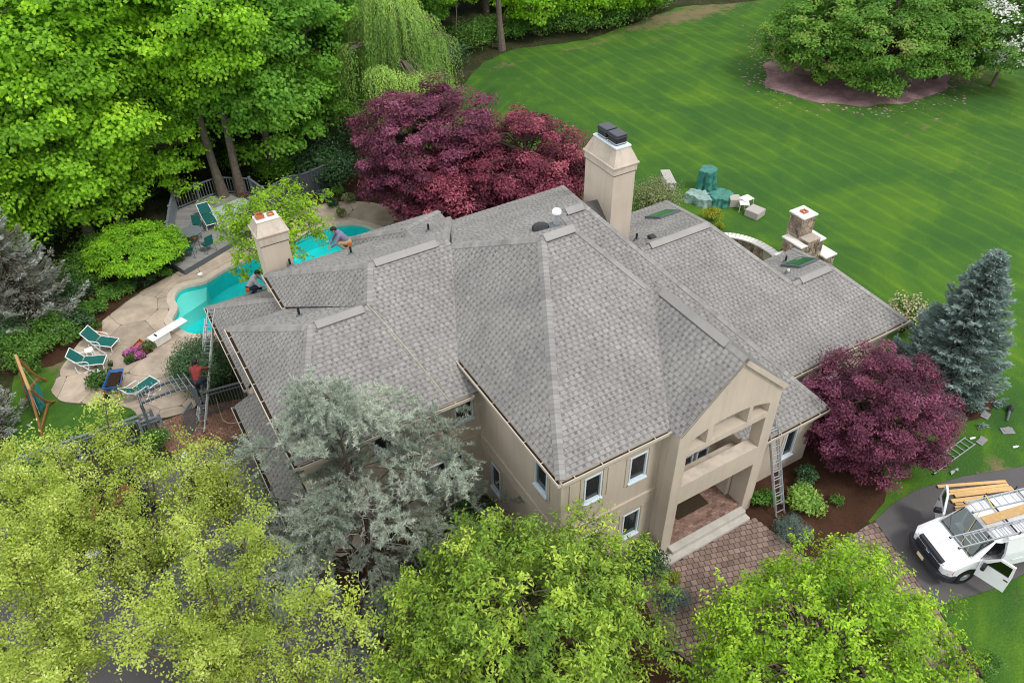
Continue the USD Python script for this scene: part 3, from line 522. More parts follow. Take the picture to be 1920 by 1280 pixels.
vent((3.4, 6.35, 9.42), (4.55, 6.35, 9.42), 'F', 'G'); vent((6.2, 9.23, 8.05), (6.95, 9.23, 8.05), 'B_front', 'G'); vent((-1.1, 10.02, 7.93), (1.25, 10.02, 7.93), 'W_front', 'W_back')
vent((-3.8, 8.69, 7.27), (-2.15, 8.69, 7.27), 'W_front', 'W2_back'); vent((9.75, 8.423, 5.79), (12.75, 8.423, 5.79), 'R_front', 'R_back'); vent((15.05, 5.08, 4.15), (16.7, 5.08, 4.15), 'R_front', 'D_back')
vent((6.08, 3.4, 8.15), (6.08, 0.35, 8.15), 'gable_left', 'gable_right')
# gutters: an open channel with leaf litter in it
def gutter(a, b, out):
    a, b, o = np.array(a, float), np.array(b, float), np.array(out, float); g = MB(); z = np.array([0, 0, 1.0])
    g.beam(a+o*0.115-z*0.02, b+o*0.115-z*0.02, 0.014, 0.12, up=z); g.beam(a+o*0.055-z*0.075, b+o*0.055-z*0.075, 0.12, 0.012, up=z); g.beam(a+o*0.122+z*0.046, b+o*0.122+z*0.046, 0.03, 0.016, up=z)
    g.beam(a-o*0.012-z*0.06, b-o*0.012-z*0.06, 0.02, 0.17, up=z)
    for c, s in ((a, 1), (b, -1)): g.box(c+o*0.055-z*0.02+(b-a)/np.linalg.norm(b-a)*0.007*s, (0.012 if abs(o[1]) > 0.5 else 0.12, 0.12 if abs(o[1]) > 0.5 else 0.012, 0.12))
    p = g.build('gutter', MATS['gutter_cream'], house); L = np.linalg.norm(b-a); t = (b-a)/L
    d = MB()
    for s in np.arange(0.02, L-0.2, 0.2): d.box(a+t*(s+0.1)+o*0.052-z*(0.035+0.02*r.random()), (0.2, 0.1, 0.05) if abs(o[1]) > 0.5 else (0.1, 0.2, 0.05))
    d.build('leaf_litter', MATS['leaf_debris'], p)
    for s in np.arange(0.45, L-0.2, 0.95): MB().beam(a+t*s+o*0.0+z*0.045, a+t*s+o*0.115+z*0.045, 0.028, 0.008).build('bracket', MATS['gutter_cream'], p)
gutter((0.0, 0.0, 5.94), (3.9, 0.0, 5.94), (0, -1, 0)); gutter((0.0, 6.05, 5.94), (0.0, -0.1, 5.94), (-1, 0, 0)); gutter((-6.0, 4.93, 5.36), (-0.13, 4.93, 5.36), (0, -1, 0))
gutter((-3.88, 12.62, 5.36), (-3.88, 15.1, 5.36), (-1, 0, 0)); gutter((-6.03, 4.95, 5.27), (-6.03, 12.62, 5.27), (-1, 0, 0)); gutter((-6.11, 11.75, 2.99), (-6.11, 17.6, 2.99), (-1, 0, 0)); gutter((-6.69, 4.95, 2.14), (-6.69, 12.05, 2.14), (-1, 0, 0))
gutter((8.06, 0.15, 2.6), (11.9, 0.15, 2.6), (0, -1, 0)); gutter((12.0, 2.06, 2.6), (18.55, 2.06, 2.6), (0, -1, 0))
# walls: solids with cut openings
def M3box(x0, x1, y0, y1, z0, z1): return m3.Manifold.cube((x1-x0, y1-y0, z1-z0)).translate((x0, y0, z0))
WIN = []      # (face, fixed coordinate, a0, a1, z0, z1): face 'y' looks to -y, 'x' to -x
WIN += [('y', 0.25, 1.05, 1.69, 4.05, 5.18), ('y', 0.25, 2.73, 3.4, 3.98, 5.12), ('y', 0.25, 2.71, 3.39, 1.12, 2.36), ('y', 0.25, 1.05, 1.69, 1.12, 2.36),
        ('x', 0.25, 1.01, 1.71, 4.08, 5.18), ('x', 0.25, 3.95, 4.58, 1.0, 2.28), ('y', 5.25, -0.7, -0.01, 4.04, 5.08), ('y', 5.25, -2.1, -0.5, 1.0, 2.5), ('y', 5.25, -3.6, -2.9, 4.04, 5.08), ('y', 0.3, 10.12, 10.71, 0.74, 2.2),
        ('x', -5.8, 9.2, 10.2, 3.9, 5.0), ('y', 2.4, 14.2, 15.2, 0.8, 2.2)]
body = M3box(0.25, 7.6, 0.25, 8.0, 0, 5.9)+M3box(0.25, 9.5, 8.0, 14.4, 0, 5.15)
alcove = M3box(4.3, 7.45, 0.1, 1.05, 0.36, 5.1)+M3box(7.3, 7.8, 0.1, 1.05, 3.35, 5.1)
blocks = [('wall', body-alcove, 'stucco'), ('wall', M3box(-5.8, 0.245, 5.25, 12.3, 0, 5.25)+M3box(-3.6, 0.245, 12.3, 14.8, 0, 5.15), 'stucco'), ('wall', M3box(0.4, 4.0, 14.4, 16.3, 0, 4.7), 'stucco'), ('wall', M3box(-5.84, -3.61, 12.31, 17.3, 0, 2.9), 'stucco'),
          ('wall', M3box(7.605, 11.5, 0.3, 7.9, 0, 2.5), 'stucco'), ('wall', M3box(11.505, 18.1, 2.4, 7.9, 0, 2.4)+M3box(9.6, 15.9, 7.9, 14.5, 0, 2.35), 'stucco')]
for nm, mf, mat in blocks:
    for face, c, a0, a1, z0, z1 in WIN: mf = mf-(M3box(a0, a1, c-0.02, c+0.1, z0, z1) if face == 'y' else M3box(c-0.02, c+0.1, a0, a1, z0, z1))
    MB().tm(mf).build(nm, MATS[mat], house)
for face, c, a0, a1, z0, z1 in WIN:
    Q = (lambda a, d, z: (a, c+d, z)) if face == 'y' else (lambda a, d, z: (c+d, a, z)); S = (lambda a, d, z: (a, d, z)) if face == 'y' else (lambda a, d, z: (d, a, z))
    fr = MB(); w = 0.06; am, zm = (a0+a1)/2, (z0+z1)/2
    for a in (a0+w/2, a1-w/2): fr.box(Q(a, 0.02, zm), S(w, 0.09, z1-z0), ch=0.006)
    for z in (z0+w/2, z1-w/2): fr.box(Q(am, 0.02, z), S(a1-a0-2*w, 0.085, w), ch=0.006)
    wn = fr.box(Q(am, -0.03, z0-0.025), S(a1-a0+0.06, 0.12, 0.045), ch=0.006).build('window', MATS['window_frame'], house)
    MB().box(Q(am, 0.05, zm), S(a1-a0-2*w, 0.012, z1-z0-2*w)).build('pane', MATS['window_glass'], wn)
    su = MB(); k = 0.11
    for a in (a0-k/2-0.035, a1+k/2+0.035): su.box(Q(a, -0.011, zm), S(k, 0.024, z1-z0+2*k), ch=0.005)
    su.box(Q(am, -0.011, z0-k/2-0.05), S(a1-a0+0.07, 0.024, k-0.01), ch=0.005); su.build('surround', MATS['stucco'], wn)
bc = MB()                                                        # the belt courses between the storeys and raised panels
for (x0, x1) in ((0.22, 3.92),): bc.box(((x0+x1)/2, 0.235, 2.78), (x1-x0, 0.04, 0.5), ch=0.008); bc.box(((x0+x1)/2, 0.225, 3.06), (x1-x0, 0.07, 0.07), ch=0.01)
bc.box((0.235, 2.9, 2.78), (0.04, 4.7, 0.5), ch=0.008); bc.box((0.225, 2.9, 3.06), (0.07, 4.7, 0.07), ch=0.01); bc.box((-2.8, 5.235, 2.95), (5.9, 0.04, 0.4), ch=0.008)
bc.box((2.2, 0.24, 4.6), (0.62, 0.03, 1.25), ch=0.008); bc.box((0.68, 0.24, 4.6), (0.34, 0.03, 1.25), ch=0.008); bc.box((0.68, 0.24, 1.7), (0.34, 0.03, 1.3), ch=0.008)
bc.build('belt_course', MATS['stucco'], house)
ds = MB().tube([(0.17, 0.16, 5.85), (0.17, 0.16, 0.1)], 0.04, 8); ds.build('downspout', MATS['gutter_cream'], house)
# the portico
def XZ(pts): return m3.CrossSection([np.array(pts, float)])
out = XZ([(3.93, 0), (8.07, 0), (8.09, 6.1), (6.08, 8.0), (3.95, 5.96)])
def arch(x): return 5.86-0.115*((x-6.0)/1.0)**2*1.05
def niche(x0, x1): xs = np.linspace(x1, x0, 7); return XZ([(x0, 5.13), (x1, 5.13)]+[(x, arch(x)) for x in xs])
for c in (XZ([(4.35, 0.0), (7.63, 0.0), (7.63, 2.62), (4.35, 2.62)]), XZ([(4.35, 3.5), (7.63, 3.5), (7.63, 4.9), (4.35, 4.9)]), niche(4.37, 5.07), niche(5.29, 6.75), niche(6.9, 7.66)): out = out-c
RX = np.eye(4); RX[:3, :3] = np.array([[1, 0, 0], [0, 0, -1], [0, 1, 0]])   # (x, y, z) -> (x, -z, y)
v, f, _ = meshkit.arrays(m3.Manifold.extrude(out, 0.44)); v = np.c_[v[:, 0], v[:, 2]-0.436, v[:, 1]]
po = MB().add(v, np.asarray(f)[:, ::-1]).build('portico', MATS['stucco'], house, label='gabled portico with two openings and three small arched niches')
side = m3.Manifold.extrude(m3.CrossSection([np.array([(0.006, 0.0), (0.245, 0.0), (0.245, 6.0), (0.006, 6.0)])]), 0.42)
MB().box((4.14, 0.126, 3.0), (0.415, 0.24, 6.0)).build('side_pier', MATS['stucco'], po); MB().box((7.84, 0.126, 1.33), (0.42, 0.24, 2.66)).build('side_pier', MATS['stucco'], po)
MB().add([(4.352, -0.43, 3.5), (7.628, -0.43, 3.5), (7.628, -0.04, 3.53), (4.352, -0.04, 3.53), (4.352, -0.40, 3.3), (7.628, -0.40, 3.3), (7.628, -0.04, 3.3), (4.352, -0.04, 3.3)], [(0, 1, 2, 3), (7, 6, 5, 4), (3, 2, 6, 7), (0, 4, 5, 1)]).box((5.99, 0.2, 2.85), (3.27, 0.5, 0.4)).build('sill', MATS['stucco_stained'], po)
MB().beam((8.13, -0.475, 6.05), (6.12, -0.475, 7.95), 0.16, 0.08, up=(0, -1, 0)).build('rake_trim', MATS['stucco'], po)
MB().box((5.99, 0.2, 0.19), (3.27, 1.72, 0.376)).build('landing', MATS['step_stone'], po)
MB().box((5.78, -0.655, 0.075), (3.84, 0.42, 0.15), ch=0.012).build('step', MATS['step_stone'], po)
MB().box((5.92, -0.545, 0.35), (3.3, 0.26, 0.1), ch=0.012).build('step', MATS['step_stone'], po)
fl = UsdGeom.Xform.Define(stage, '/World/house/portico_floor')
def brick_sheet(x0, x1, y0, y1, z, lx, ly):
    n = 0
    for j, y in enumerate(np.arange(y0, y1-ly*0.5, ly)):
        for x in np.arange(x0-(j % 2)*lx/2, x1, lx):
            a, b = max(x, x0), min(x+lx, x1)
            if b-a < 0.05: continue
            MB().box(((a+b)/2, y+ly/2, z), (b-a-0.012, ly-0.012, 0.03+r.uniform(-0.003, 0.003)), tone=np.clip(0.5+r.normal(0, 0.22), 0, 1), ch=0.004).build('brick', MATS['brick_floor'], fl); n += 1
brick_sheet(4.36, 7.6, -0.42, 1.04, 0.385, 0.21, 0.105)
dr = MB()
for x in (4.62, 6.2, 6.42, 6.9): dr.box((x, 1.0, 1.5), (0.07, 0.08, 2.2))
dr.box((5.4, 1.0, 2.62), (1.64, 0.08, 0.07)).box((5.4, 1.0, 2.12), (1.5, 0.08, 0.07)).box((6.66, 1.0, 2.62), (0.55, 0.08, 0.07)).box((6.66, 1.0, 2.12), (0.41, 0.08, 0.07))
d = dr.build('door', MATS['window_frame'], house, label='entrance door with glazed side light and transom')
MB().box((5.4, 1.03, 1.25), (1.5, 0.03, 1.68)).build('door_leaf', MATS['door_brown'], d); MB().box((5.4, 1.02, 2.37), (1.5, 0.02, 0.42)).build('pane', MATS['window_glass'], d); MB().box((6.66, 1.02, 1.5), (0.41, 0.02, 2.2)).build('pane', MATS['window_glass'], d)
MB().box((6.1, 0.985, 1.35), (0.05, 0.05, 0.16), ch=0.01).build('handle', MATS['aluminium'], d)
# chimneys
def frustum(x0, x1, y0, y1, z0, X0, X1, Y0, Y1, z1): return hull([(a, b, z0) for a in (x0, x1) for b in (y0, y1)]+[(a, b, z1) for a in (X0, X1) for b in (Y0, Y1)])
def chimney(x0, x1, y0, y1, zb, z1, z2, z3, tx, ty, label, cut=None):
    m = MB().box(((x0+x1)/2, (y0+y1)/2, (zb+z1)/2), (x1-x0, y1-y0, z1-zb)); p = 0.045
    c = m.build('chimney', MATS['stucco'], house, label=label)
    k = MB().box(((x0+x1)/2, (y0+y1)/2, (z1+z2)/2), (x1-x0+2*p, y1-y0+2*p, z2-z1), ch=0.012).box(((x0+x1)/2, (y0+y1)/2, z2+0.04), (x1-x0+0.2, y1-y0+0.2, 0.08), ch=0.015)
    k.add(*frustum(x0-0.06, x1+0.06, y0-0.06, y1+0.06, z2+0.08, x0+tx, x1-tx, y0+ty, y1-ty, z3)); k.build('crown', MATS['stucco_stained'], c)
    MB().box(((x0+x1)/2, (y0+y1)/2, z1-0.02), (x1-x0+0.02, y1-y0+0.02, 0.05)).build('drip_line', MATS['stain'], c); return c  # thin dark strip just below the crown collar
c1 = chimney(8.95, 10.0, 10.0, 11.9, 2.3, 8.33, 8.62, 9.3, 0.2, 0.2, 'large chimney with two black metal flue caps')
MB().box((9.475, 10.95, 9.33), (0.72, 1.57, 0.06), ch=0.01).build('flashing', MATS['window_frame'], c1)
for y in (10.62, 11.3):
    cp = MB().box((9.475, y, 9.5), (0.5, 0.56, 0.3), ch=0.02).build('flue_cap', MATS['black_plastic'], c1); MB().box((9.475, y, 9.66), (0.56, 0.62, 0.05), ch=0.012).box((9.475, y, 9.73), (0.52, 0.58, 0.09), ch=0.02).build('lid', MATS['bumper_dark'], cp); MB().box((9.475, y, 9.42), (0.53, 0.59, 0.035), ch=0.005).build('band', MATS['aluminium'], cp)
cr = MB().add([(7.3, 10.95, 7.0), (8.96, 10.95, 6.85), (8.96, 9.85, 5.9), (7.9, 9.6, 7.1), (8.96, 12.05, 5.9)], [(0, 3, 2), (0, 2, 1), (0, 1, 4)]); cr.build('cricket', MATS['shingle'], c1)
c2 = chimney(-3.75, -2.66, 15.22, 16.2, 0.0, 6.55, 6.93, 7.42, 0.13, 0.22, 'smaller chimney with two clay flue pots')
MB().box((-3.205, 15.71, 7.45), (0.9, 0.6, 0.05), ch=0.015).build('cap_slab', MATS['limestone'], c2)
for x, s, h in ((-3.42, 0.3, 0.16), (-3.0, 0.24, 0.07)):
    q = m3.Manifold.cube((s, s, h), True)-m3.Manifold.cube((s-0.07, s-0.07, h+0.1), True); MB().tm(q.translate((x, 15.75, 7.47+h/2))).build('flue_pot', MATS['terracotta'], c2)
# roof fittings, placed where their slopes are
def on(px, py, name):
    o, e, u, n = frame_of(PL[name][0]); d = CR*(px-960)/1493.0-CU*(py-640)/1493.0+CF; return EYE+d*(((o-EYE) @ n)/(d @ n))
def skylight(name, corners):
    c = np.array([on(*q, name) for q in corners]); o, e, u, n = frame_of(PL[name][0]); a, b = (c-o) @ e, (c-o) @ u; x0, x1, y0, y1 = a.min(), a.max(), b.min(), b.max()
    a0, a1 = np.sort(a)[1], np.sort(a)[2]; b0, b1 = (np.sort(b)[:2].mean(), np.sort(b)[2:].mean()); a0, a1 = np.sort(a)[:2].mean(), np.sort(a)[2:].mean(); R = np.stack([e, u, n], 1); m = MB(); w = 0.07
    for x in (a0+w/2, a1-w/2): m.box(o+e*x+u*(b0+b1)/2+n*0.06, (w, b1-b0, 0.12), R=R, ch=0.01)
    for y in (b0+w/2, b1-w/2): m.box(o+e*(a0+a1)/2+u*y+n*0.06, (a1-a0-2*w, w, 0.118), R=R, ch=0.01)
    s = m.build('skylight', MATS['grey_paint'], ROOF); MB().box(o+e*(a0+a1)/2+u*(b0+b1)/2+n*0.1, (a1-a0-2*w, b1-b0-2*w, 0.015), R=R).build('glass', MATS['skylight_glass'], s)
skylight('R_back', [(1211, 410), (1238.6, 411.6), (1274.5, 397.5), (1247, 396.7)]); skylight('D_back', [(1464.5, 500), (1501, 504), (1535.6, 487.8), (1499, 485.5)])
def pipe(px, py, name, h, rad, mat, nm='vent_pipe'):
    p = on(px, py, name); n = frame_of(PL[name][0])[3]; m = MB().lathe([(rad, -0.15), (rad, h), (rad*0.8, h), (rad*0.8, h-0.1), (0.001, h-0.1)], 12, p).build(nm, MATS[mat], ROOF)
    MB().lathe([(rad*2.6, -0.05), (rad*2.6, 0.03), (rad*1.1, 0.08), (rad, 0.1)], 12, p+n*0.02).build('boot', MATS['grey_paint'], m); return p, m
for px, py, nm in ((545, 499, 'W_back'), (562, 593, 'W2_back'), (658.8, 477, 'W_back'), (803.7, 434, 'W_back'), (1193, 451, 'R_back'), (1472, 491.7, 'D_back')): pipe(px, py, nm, 0.33, 0.045, 'black_plastic')
pipe(1477, 512, 'D_back', 0.2, 0.05, 'white_metal')
p, m = pipe(1043, 424, 'G', 0.52, 0.1, 'aluminium', 'flue_pipe'); MB().lathe([(0.105, 0.5), (0.16, 0.52), (0.16, 0.6), (0.13, 0.64), (0.001, 0.65)], 16, p).build('cap', MATS['white_metal'], m)
p = on(1015, 430, 'G'); n = frame_of(PL['G'][0])[3]; sp = trimesh.creation.icosphere(3, 0.33); V = np.array(sp.vertices); V[:, 2] *= 0.55; V = V[:, :]
MB().add(V+p+[0, 0, 0.03], sp.faces).build('dome_vent', MATS['black_plastic'], ROOF, smooth=True)
p = on(1222, 447, 'R_back'); MB().box(p+[0, 0, 0.07], (0.3, 0.3, 0.14), ch=0.03).build('box_vent', MATS['black_plastic'], ROOF)
# the raised deck's railing behind the house
a, b = np.array([0.45, 17.6, 4.0]), np.array([4.2, 17.6, 4.0]); bal = UsdGeom.Xform.Define(stage, '/World/house/balcony')
MB().box((2.2, 17.1, 2.95), (4.4, 1.3, 0.12)).build('floor', MATS['weathered_wood'], bal)
for x in (0.3, 2.1, 3.95): MB().box((x, 17.6, 3.55), (0.13, 0.13, 1.15), ch=0.01).box((x, 17.6, 4.16), (0.18, 0.18, 0.07), ch=0.02).build('post', MATS['balcony_paint'], bal)
MB().box((2.1, 17.6, 3.98), (3.5, 0.11, 0.06), ch=0.01).box((3.95, 17.1, 3.98), (0.11, 0.9, 0.06), ch=0.01).build('top_rail', MATS['balcony_paint'], bal); MB().box((2.1, 17.6, 3.2), (3.5, 0.06, 0.05)).build('bottom_rail', MATS['balcony_paint'], bal)
for x in np.arange(0.5, 3.85, 0.15): MB().box((x, 17.6, 3.58), (0.035, 0.035, 0.74)).build('baluster', MATS['balcony_paint'], bal)
# ================================================================ things
def mesh_thing(name, mb, mat, label, cat, group=None, smooth=False): return tag(mb.build(name, mat, None, smooth), label, cat, group)
def quad(px4, z):
    """Centre, turn and lengths of a rectangle seen at four corners (in order round) at the level z."""
    c = np.array([at(*q, z) for q in px4]); ex = (c[1]-c[0]+c[2]-c[3])/2; ey = (c[3]-c[0]+c[2]-c[1])/2
    return c.mean(0), math.atan2(ex[1], ex[0]), np.linalg.norm(ex), np.linalg.norm(ey)
plain('van_white', (0.74, 0.75, 0.77), 0.32, 0, 0.5, 0.03, coat=0.3)
plain('van_inside', (0.03, 0.03, 0.033), 0.8)
plain('bumper_black', (0.018, 0.02, 0.026), 0.5)
plain('tyre', (0.014, 0.014, 0.015), 0.85, 0, 0.2, 0.2)
plain('wheel_steel', (0.32, 0.33, 0.34), 0.4, 0.5)
plain('amber', (0.5, 0.13, 0.02), 0.3)
plain('lamp_clear', (0.35, 0.37, 0.4), 0.15, 0.3)
plain('plate', (0.62, 0.56, 0.36), 0.5)
plain('strap_yellow', (0.5, 0.45, 0.1), 0.7)
plain('emblem_blue', (0.02, 0.05, 0.16), 0.3)
usdkit.material(stage, '/World/Looks/car_glass', {'t': ('transparent_bsdf', {'color': (0.5, 0.62, 0.6)}), 'g': ('glossy_bsdf', {'roughness': 0.02}), 'f': ('fresnel', {'IOR': 2.1}), 'm': ('mix_closure', {})}, [('f.fac', 'm.fac'), ('t.BSDF', 'm.closure1'), ('g.BSDF', 'm.closure2')], surface='m.closure')
MATS['car_glass'] = UsdShade.Material.Get(stage, '/World/Looks/car_glass')
r = np.random.default_rng(21)
# ---- the van
vc, vrz, vsc = np.array([11.238, -5.229, 0.005]), 2.8504, np.array([0.955, 0.955, 0.944])
van = thing('white_van', 'white work van with both front doors open and ladders on its roof', 'van', vc, vrz, scale=vsc)
def hl(*secs): return m3.Manifold.hull_points(np.array([p for s in secs for p in s], float))
def rect(x, w, z): return [(x, w, z), (x, -w, z)]
low = hl(rect(-0.1, 0.78, 0.5), rect(-0.3, 0.96, 0.5), rect(-5.5, 1.0, 0.5), rect(-0.06, 0.78, 0.95), rect(-0.28, 0.97, 1.0), rect(-5.52, 1.0, 1.0), rect(-5.5, 0.985, 1.25), rect(-1.0, 0.96, 1.25), rect(-0.2, 0.74, 1.07), rect(-0.45, 0.88, 1.12), rect(-0.9, 0.7, 1.29), rect(-0.25, 0.5, 1.11))
top = hl(rect(-0.93, 0.86, 1.25), rect(-1.25, 0.965, 1.25), rect(-5.52, 0.985, 1.25), rect(-1.78, 0.72, 1.99), rect(-2.0, 0.83, 1.96), rect(-2.2, 0.74, 2.05), rect(-5.4, 0.76, 2.06), rect(-5.48, 0.84, 1.97))
inside = hl(rect(-1.06, 0.78, 1.31), rect(-1.2, 0.9, 0.62), rect(-2.75, 0.93, 0.62), rect(-2.75, 0.9, 1.3), rect(-1.2, 0.88, 1.3), rect(-1.85, 0.68, 1.93), rect(-2.75, 0.7, 1.95))
shell = low+top-inside
ws = hl(rect(-0.9, 0.79, 1.34), rect(-1.66, 0.69, 1.925), rect(-1.3, 0.79, 1.25), rect(-1.95, 0.69, 1.8)); shell = shell-ws
for s in (1, -1):
    dprof = [(-1.24, 0.58), (-2.2, 0.58), (-2.2, 1.3), (-2.16, 1.86), (-1.72, 1.86), (-1.24, 1.34)]
    shell = shell-m3.Manifold.hull_points(np.array([(x, s*(0.6 if k else 1.1), z) for x, z in dprof for k in (0, 1)]))
    for x in (-0.98, -4.48): shell = shell-m3.Manifold.cylinder(0.5, 0.44, 0.44, 32).rotate((90, 0, 0)).translate((x, s*0.86+0.25, 0.42))
MB().tm(shell).build('body', MATS['van_white'], van, smooth=25)
def pane4(a, b, c, d, mb=None, th=0.012):
    P = np.array([a, b, c, d], float); n = np.cross(P[1]-P[0], P[3]-P[0]); n /= np.linalg.norm(n); return (mb or MB()).add(np.vstack([P, P-n*th]), [(0, 1, 2, 3), (7, 6, 5, 4), (0, 4, 5, 1), (1, 5, 6, 2), (2, 6, 7, 3), (3, 7, 4, 0)])
pane4((-0.935, 0.79, 1.318), (-0.935, -0.79, 1.318), (-1.665, -0.69, 1.935), (-1.665, 0.69, 1.935)).build('windscreen', MATS['car_glass'], van)
g = MB(); g.box((-0.995, 0, 1.33), (0.1, 1.5, 0.03), R=roty(-0.7)); 
for y in (-0.72, 0.72): g.box((-1.29, y*1.02, 1.615), (0.95, 0.035, 0.012), R=roty(0.703))
g.build('windscreen_seal', MATS['black_plastic'], van)
for y in (-0.35, 0.35): MB().beam((-0.97, y, 1.36), (-1.25, y-0.42, 1.595), 0.025, 0.02).build('wiper', MATS['black_plastic'], van)
bp = hl(rect(0.06, 0.72, 0.42), rect(-0.12, 0.98, 0.42), rect(-0.5, 1.02, 0.45), rect(0.06, 0.72, 0.66), rect(-0.12, 0.98, 0.66), rect(-0.5, 1.02, 0.64)); MB().tm(bp).build('bumper', MATS['bumper_black'], van, smooth=25)
gr = MB().tm(hl(rect(-0.03, 0.62, 0.72), rect(-0.15, 0.62, 0.72), rect(-0.09, 0.6, 1.06), rect(-0.22, 0.6, 1.08)))
for k in range(5): gr.box((-0.045-k*0.012, 0, 0.77+k*0.06), (0.05, 1.1, 0.02))
gp = gr.build('grille', MATS['bumper_black'], van)
em = MB().tm(m3.Manifold.cylinder(0.012, 0.1, 0.1, 24).scale((0.45, 1.15, 1)).rotate((0, 90, 0)).translate((-0.02, 0, 0.93))).build('emblem', MATS['emblem_blue'], gp)
tx = meshkit.text_mesh('Ford', 0.055, 0.004, bold=True); v = np.array(tx.vertices); v = np.c_[np.zeros(len(v)), v[:, 0]-v[:, 0].mean(), v[:, 1]-0.022]; v = np.c_[v[:, 0]+np.array(tx.vertices)[:, 2], v[:, 1], v[:, 2]]
MB().add(v+np.array([-0.004, 0, 0.925]), tx.faces).build('lettering', MATS['white_metal'], em)
MB().box((0.075, -0.1, 0.53), (0.015, 0.32, 0.16), ch=0.004).build('number_plate', MATS['plate'], van)
for s in (1, -1):
    h = MB().tm(hl([(-0.09, s*0.64, 0.73), (-0.09, s*0.64, 1.02), (-0.2, s*0.9, 0.73), (-0.22, s*0.88, 1.0), (-0.3, s*0.9, 0.85), (-0.2, s*0.64, 0.9)])).build('headlight', MATS['lamp_clear'], van)
    MB().tm(hl([(-0.21, s*0.895, 0.76), (-0.22, s*0.895, 0.98), (-0.32, s*0.985, 0.76), (-0.33, s*0.98, 0.98), (-0.3, s*0.9, 0.85)])).build('turn_signal', MATS['amber'], h)
    for x in (-0.98, -4.48):
        t = MB().lathe([(0.2, -0.11), (0.33, -0.12), (0.37, -0.09), (0.375, 0.0), (0.37, 0.09), (0.33, 0.12), (0.2, 0.11), (0.2, -0.11)], 28, (x, s*0.86, 0.37), R=rotx(-PI/2*s)).build('wheel', MATS['tyre'], van)
        MB().lathe([(0.215, 0.06), (0.2, 0.09), (0.16, 0.07), (0.1, 0.09), (0.07, 0.12), (0.001, 0.125)], 20, (x, s*0.86, 0.37), R=rotx(-PI/2*s)).build('rim', MATS['wheel_steel'], t)
    d = thing_child = UsdGeom.Xform.Define(stage, uniq(str(van.GetPath()), 'front_door')); ang = (-62 if s > 0 else 58)
    d.AddTranslateOp().Set(Gf.Vec3d(-1.24, s*0.99, 0)); d.AddRotateZOp().Set(ang*1.0)
    pr_ = m3.CrossSection([np.array([(0, 0.55), (0, 1.3), (-0.46, 1.87), (-0.92, 1.87), (-0.97, 1.3), (-0.97, 0.55)])]); hole = m3.CrossSection([np.array([(-0.12, 1.27), (-0.46, 1.78), (-0.86, 1.78), (-0.88, 1.27)])])
    def xz(cs, th, y0):
        v, f, _ = meshkit.arrays(m3.Manifold.extrude(cs, th)); return np.c_[v[:, 0], y0+v[:, 2], v[:, 1]], np.asarray(f)[:, ::-1]
    for cs in (pr_, hole):
        pass
    hole = hole if hole.area() > 0 else m3.CrossSection([np.array([(-0.12, 1.27), (-0.46, 1.78), (-0.86, 1.78), (-0.88, 1.27)])[::-1]])
    pr_ = pr_ if pr_.area() > 0 else m3.CrossSection([np.array([(0, 0.55), (0, 1.3), (-0.46, 1.87), (-0.92, 1.87), (-0.97, 1.3), (-0.97, 0.55)])[::-1]])
    MB().add(*xz(pr_-hole, 0.07, -0.035)).build('panel', MATS['van_white'], d); MB().add(*xz(hole, 0.01, -0.005)).build('window', MATS['car_glass'], d)
    ib = m3.CrossSection([np.array([(-0.06, 0.62), (-0.9, 0.62), (-0.9, 1.2), (-0.06, 1.2)])]); ib = ib if ib.area() > 0 else m3.CrossSection([np.array([(-0.06, 0.62), (-0.06, 1.2), (-0.9, 1.2), (-0.9, 0.62)])])
    MB().add(*xz(ib, 0.03, -0.06 if s > 0 else 0.035)).build('lining', MATS['van_white'] if s > 0 else MATS['grey_paint'], d)
    MB().box((-0.15, s*0.2, 1.3), (0.14, 0.24, 0.26), ch=0.04).beam((-0.15, s*0.02, 1.22), (-0.15, s*0.2, 1.22), 0.05, 0.05).build('mirror', MATS['black_plastic'], d)
    MB().box((-0.86, s*0.045, 1.12), (0.14, 0.03, 0.05), ch=0.01).build('handle', MATS['black_plastic'], d)
    se = MB().box((-2.15, s*0.42, 0.98), (0.55, 0.55, 0.2), ch=0.05).box((-2.46, s*0.42, 1.35), (0.16, 0.52, 0.68), R=roty(-0.15), ch=0.05).box((-2.5, s*0.42, 1.74), (0.1, 0.28, 0.18), ch=0.04).build('seat', MATS['van_inside'], van)
MB().box((-1.28, 0, 1.08), (0.34, 1.7, 0.34), ch=0.06).build('dashboard', MATS['van_inside'], van)
MB().tube([(-1.62+0.1*0.5, 0.42+0.19*math.cos(a), 1.22+0.18*math.sin(a)) for a in np.linspace(0, 2*PI, 20)], 0.015, 6).build('steering_wheel', MATS['black_plastic'], van)
for x in (-2.45, -3.7, -4.9):
    k = MB().box((x, 0, 2.14), (0.05, 1.72, 0.05), ch=0.008)
    for y in (-0.84, 0.84): k.box((x, y, 2.07), (0.06, 0.05, 0.16)).box((x, y, 2.22), (0.03, 0.03, 0.16))
    k.build('roof_rack', MATS['black_plastic'], van)
for s in (1, -1): MB().box((-3.9, s*1.0, 0.86), (2.6, 0.012, 0.05), ch=0.004).build('side_moulding', MATS['van_white'], van)
Vm = np.eye(4); Vm[:3, :3] = rotz(vrz); Vm[:3, 3] = vc
def V(*p): return Vm[:3, :3] @ (np.array(p, float)*vsc)+vc
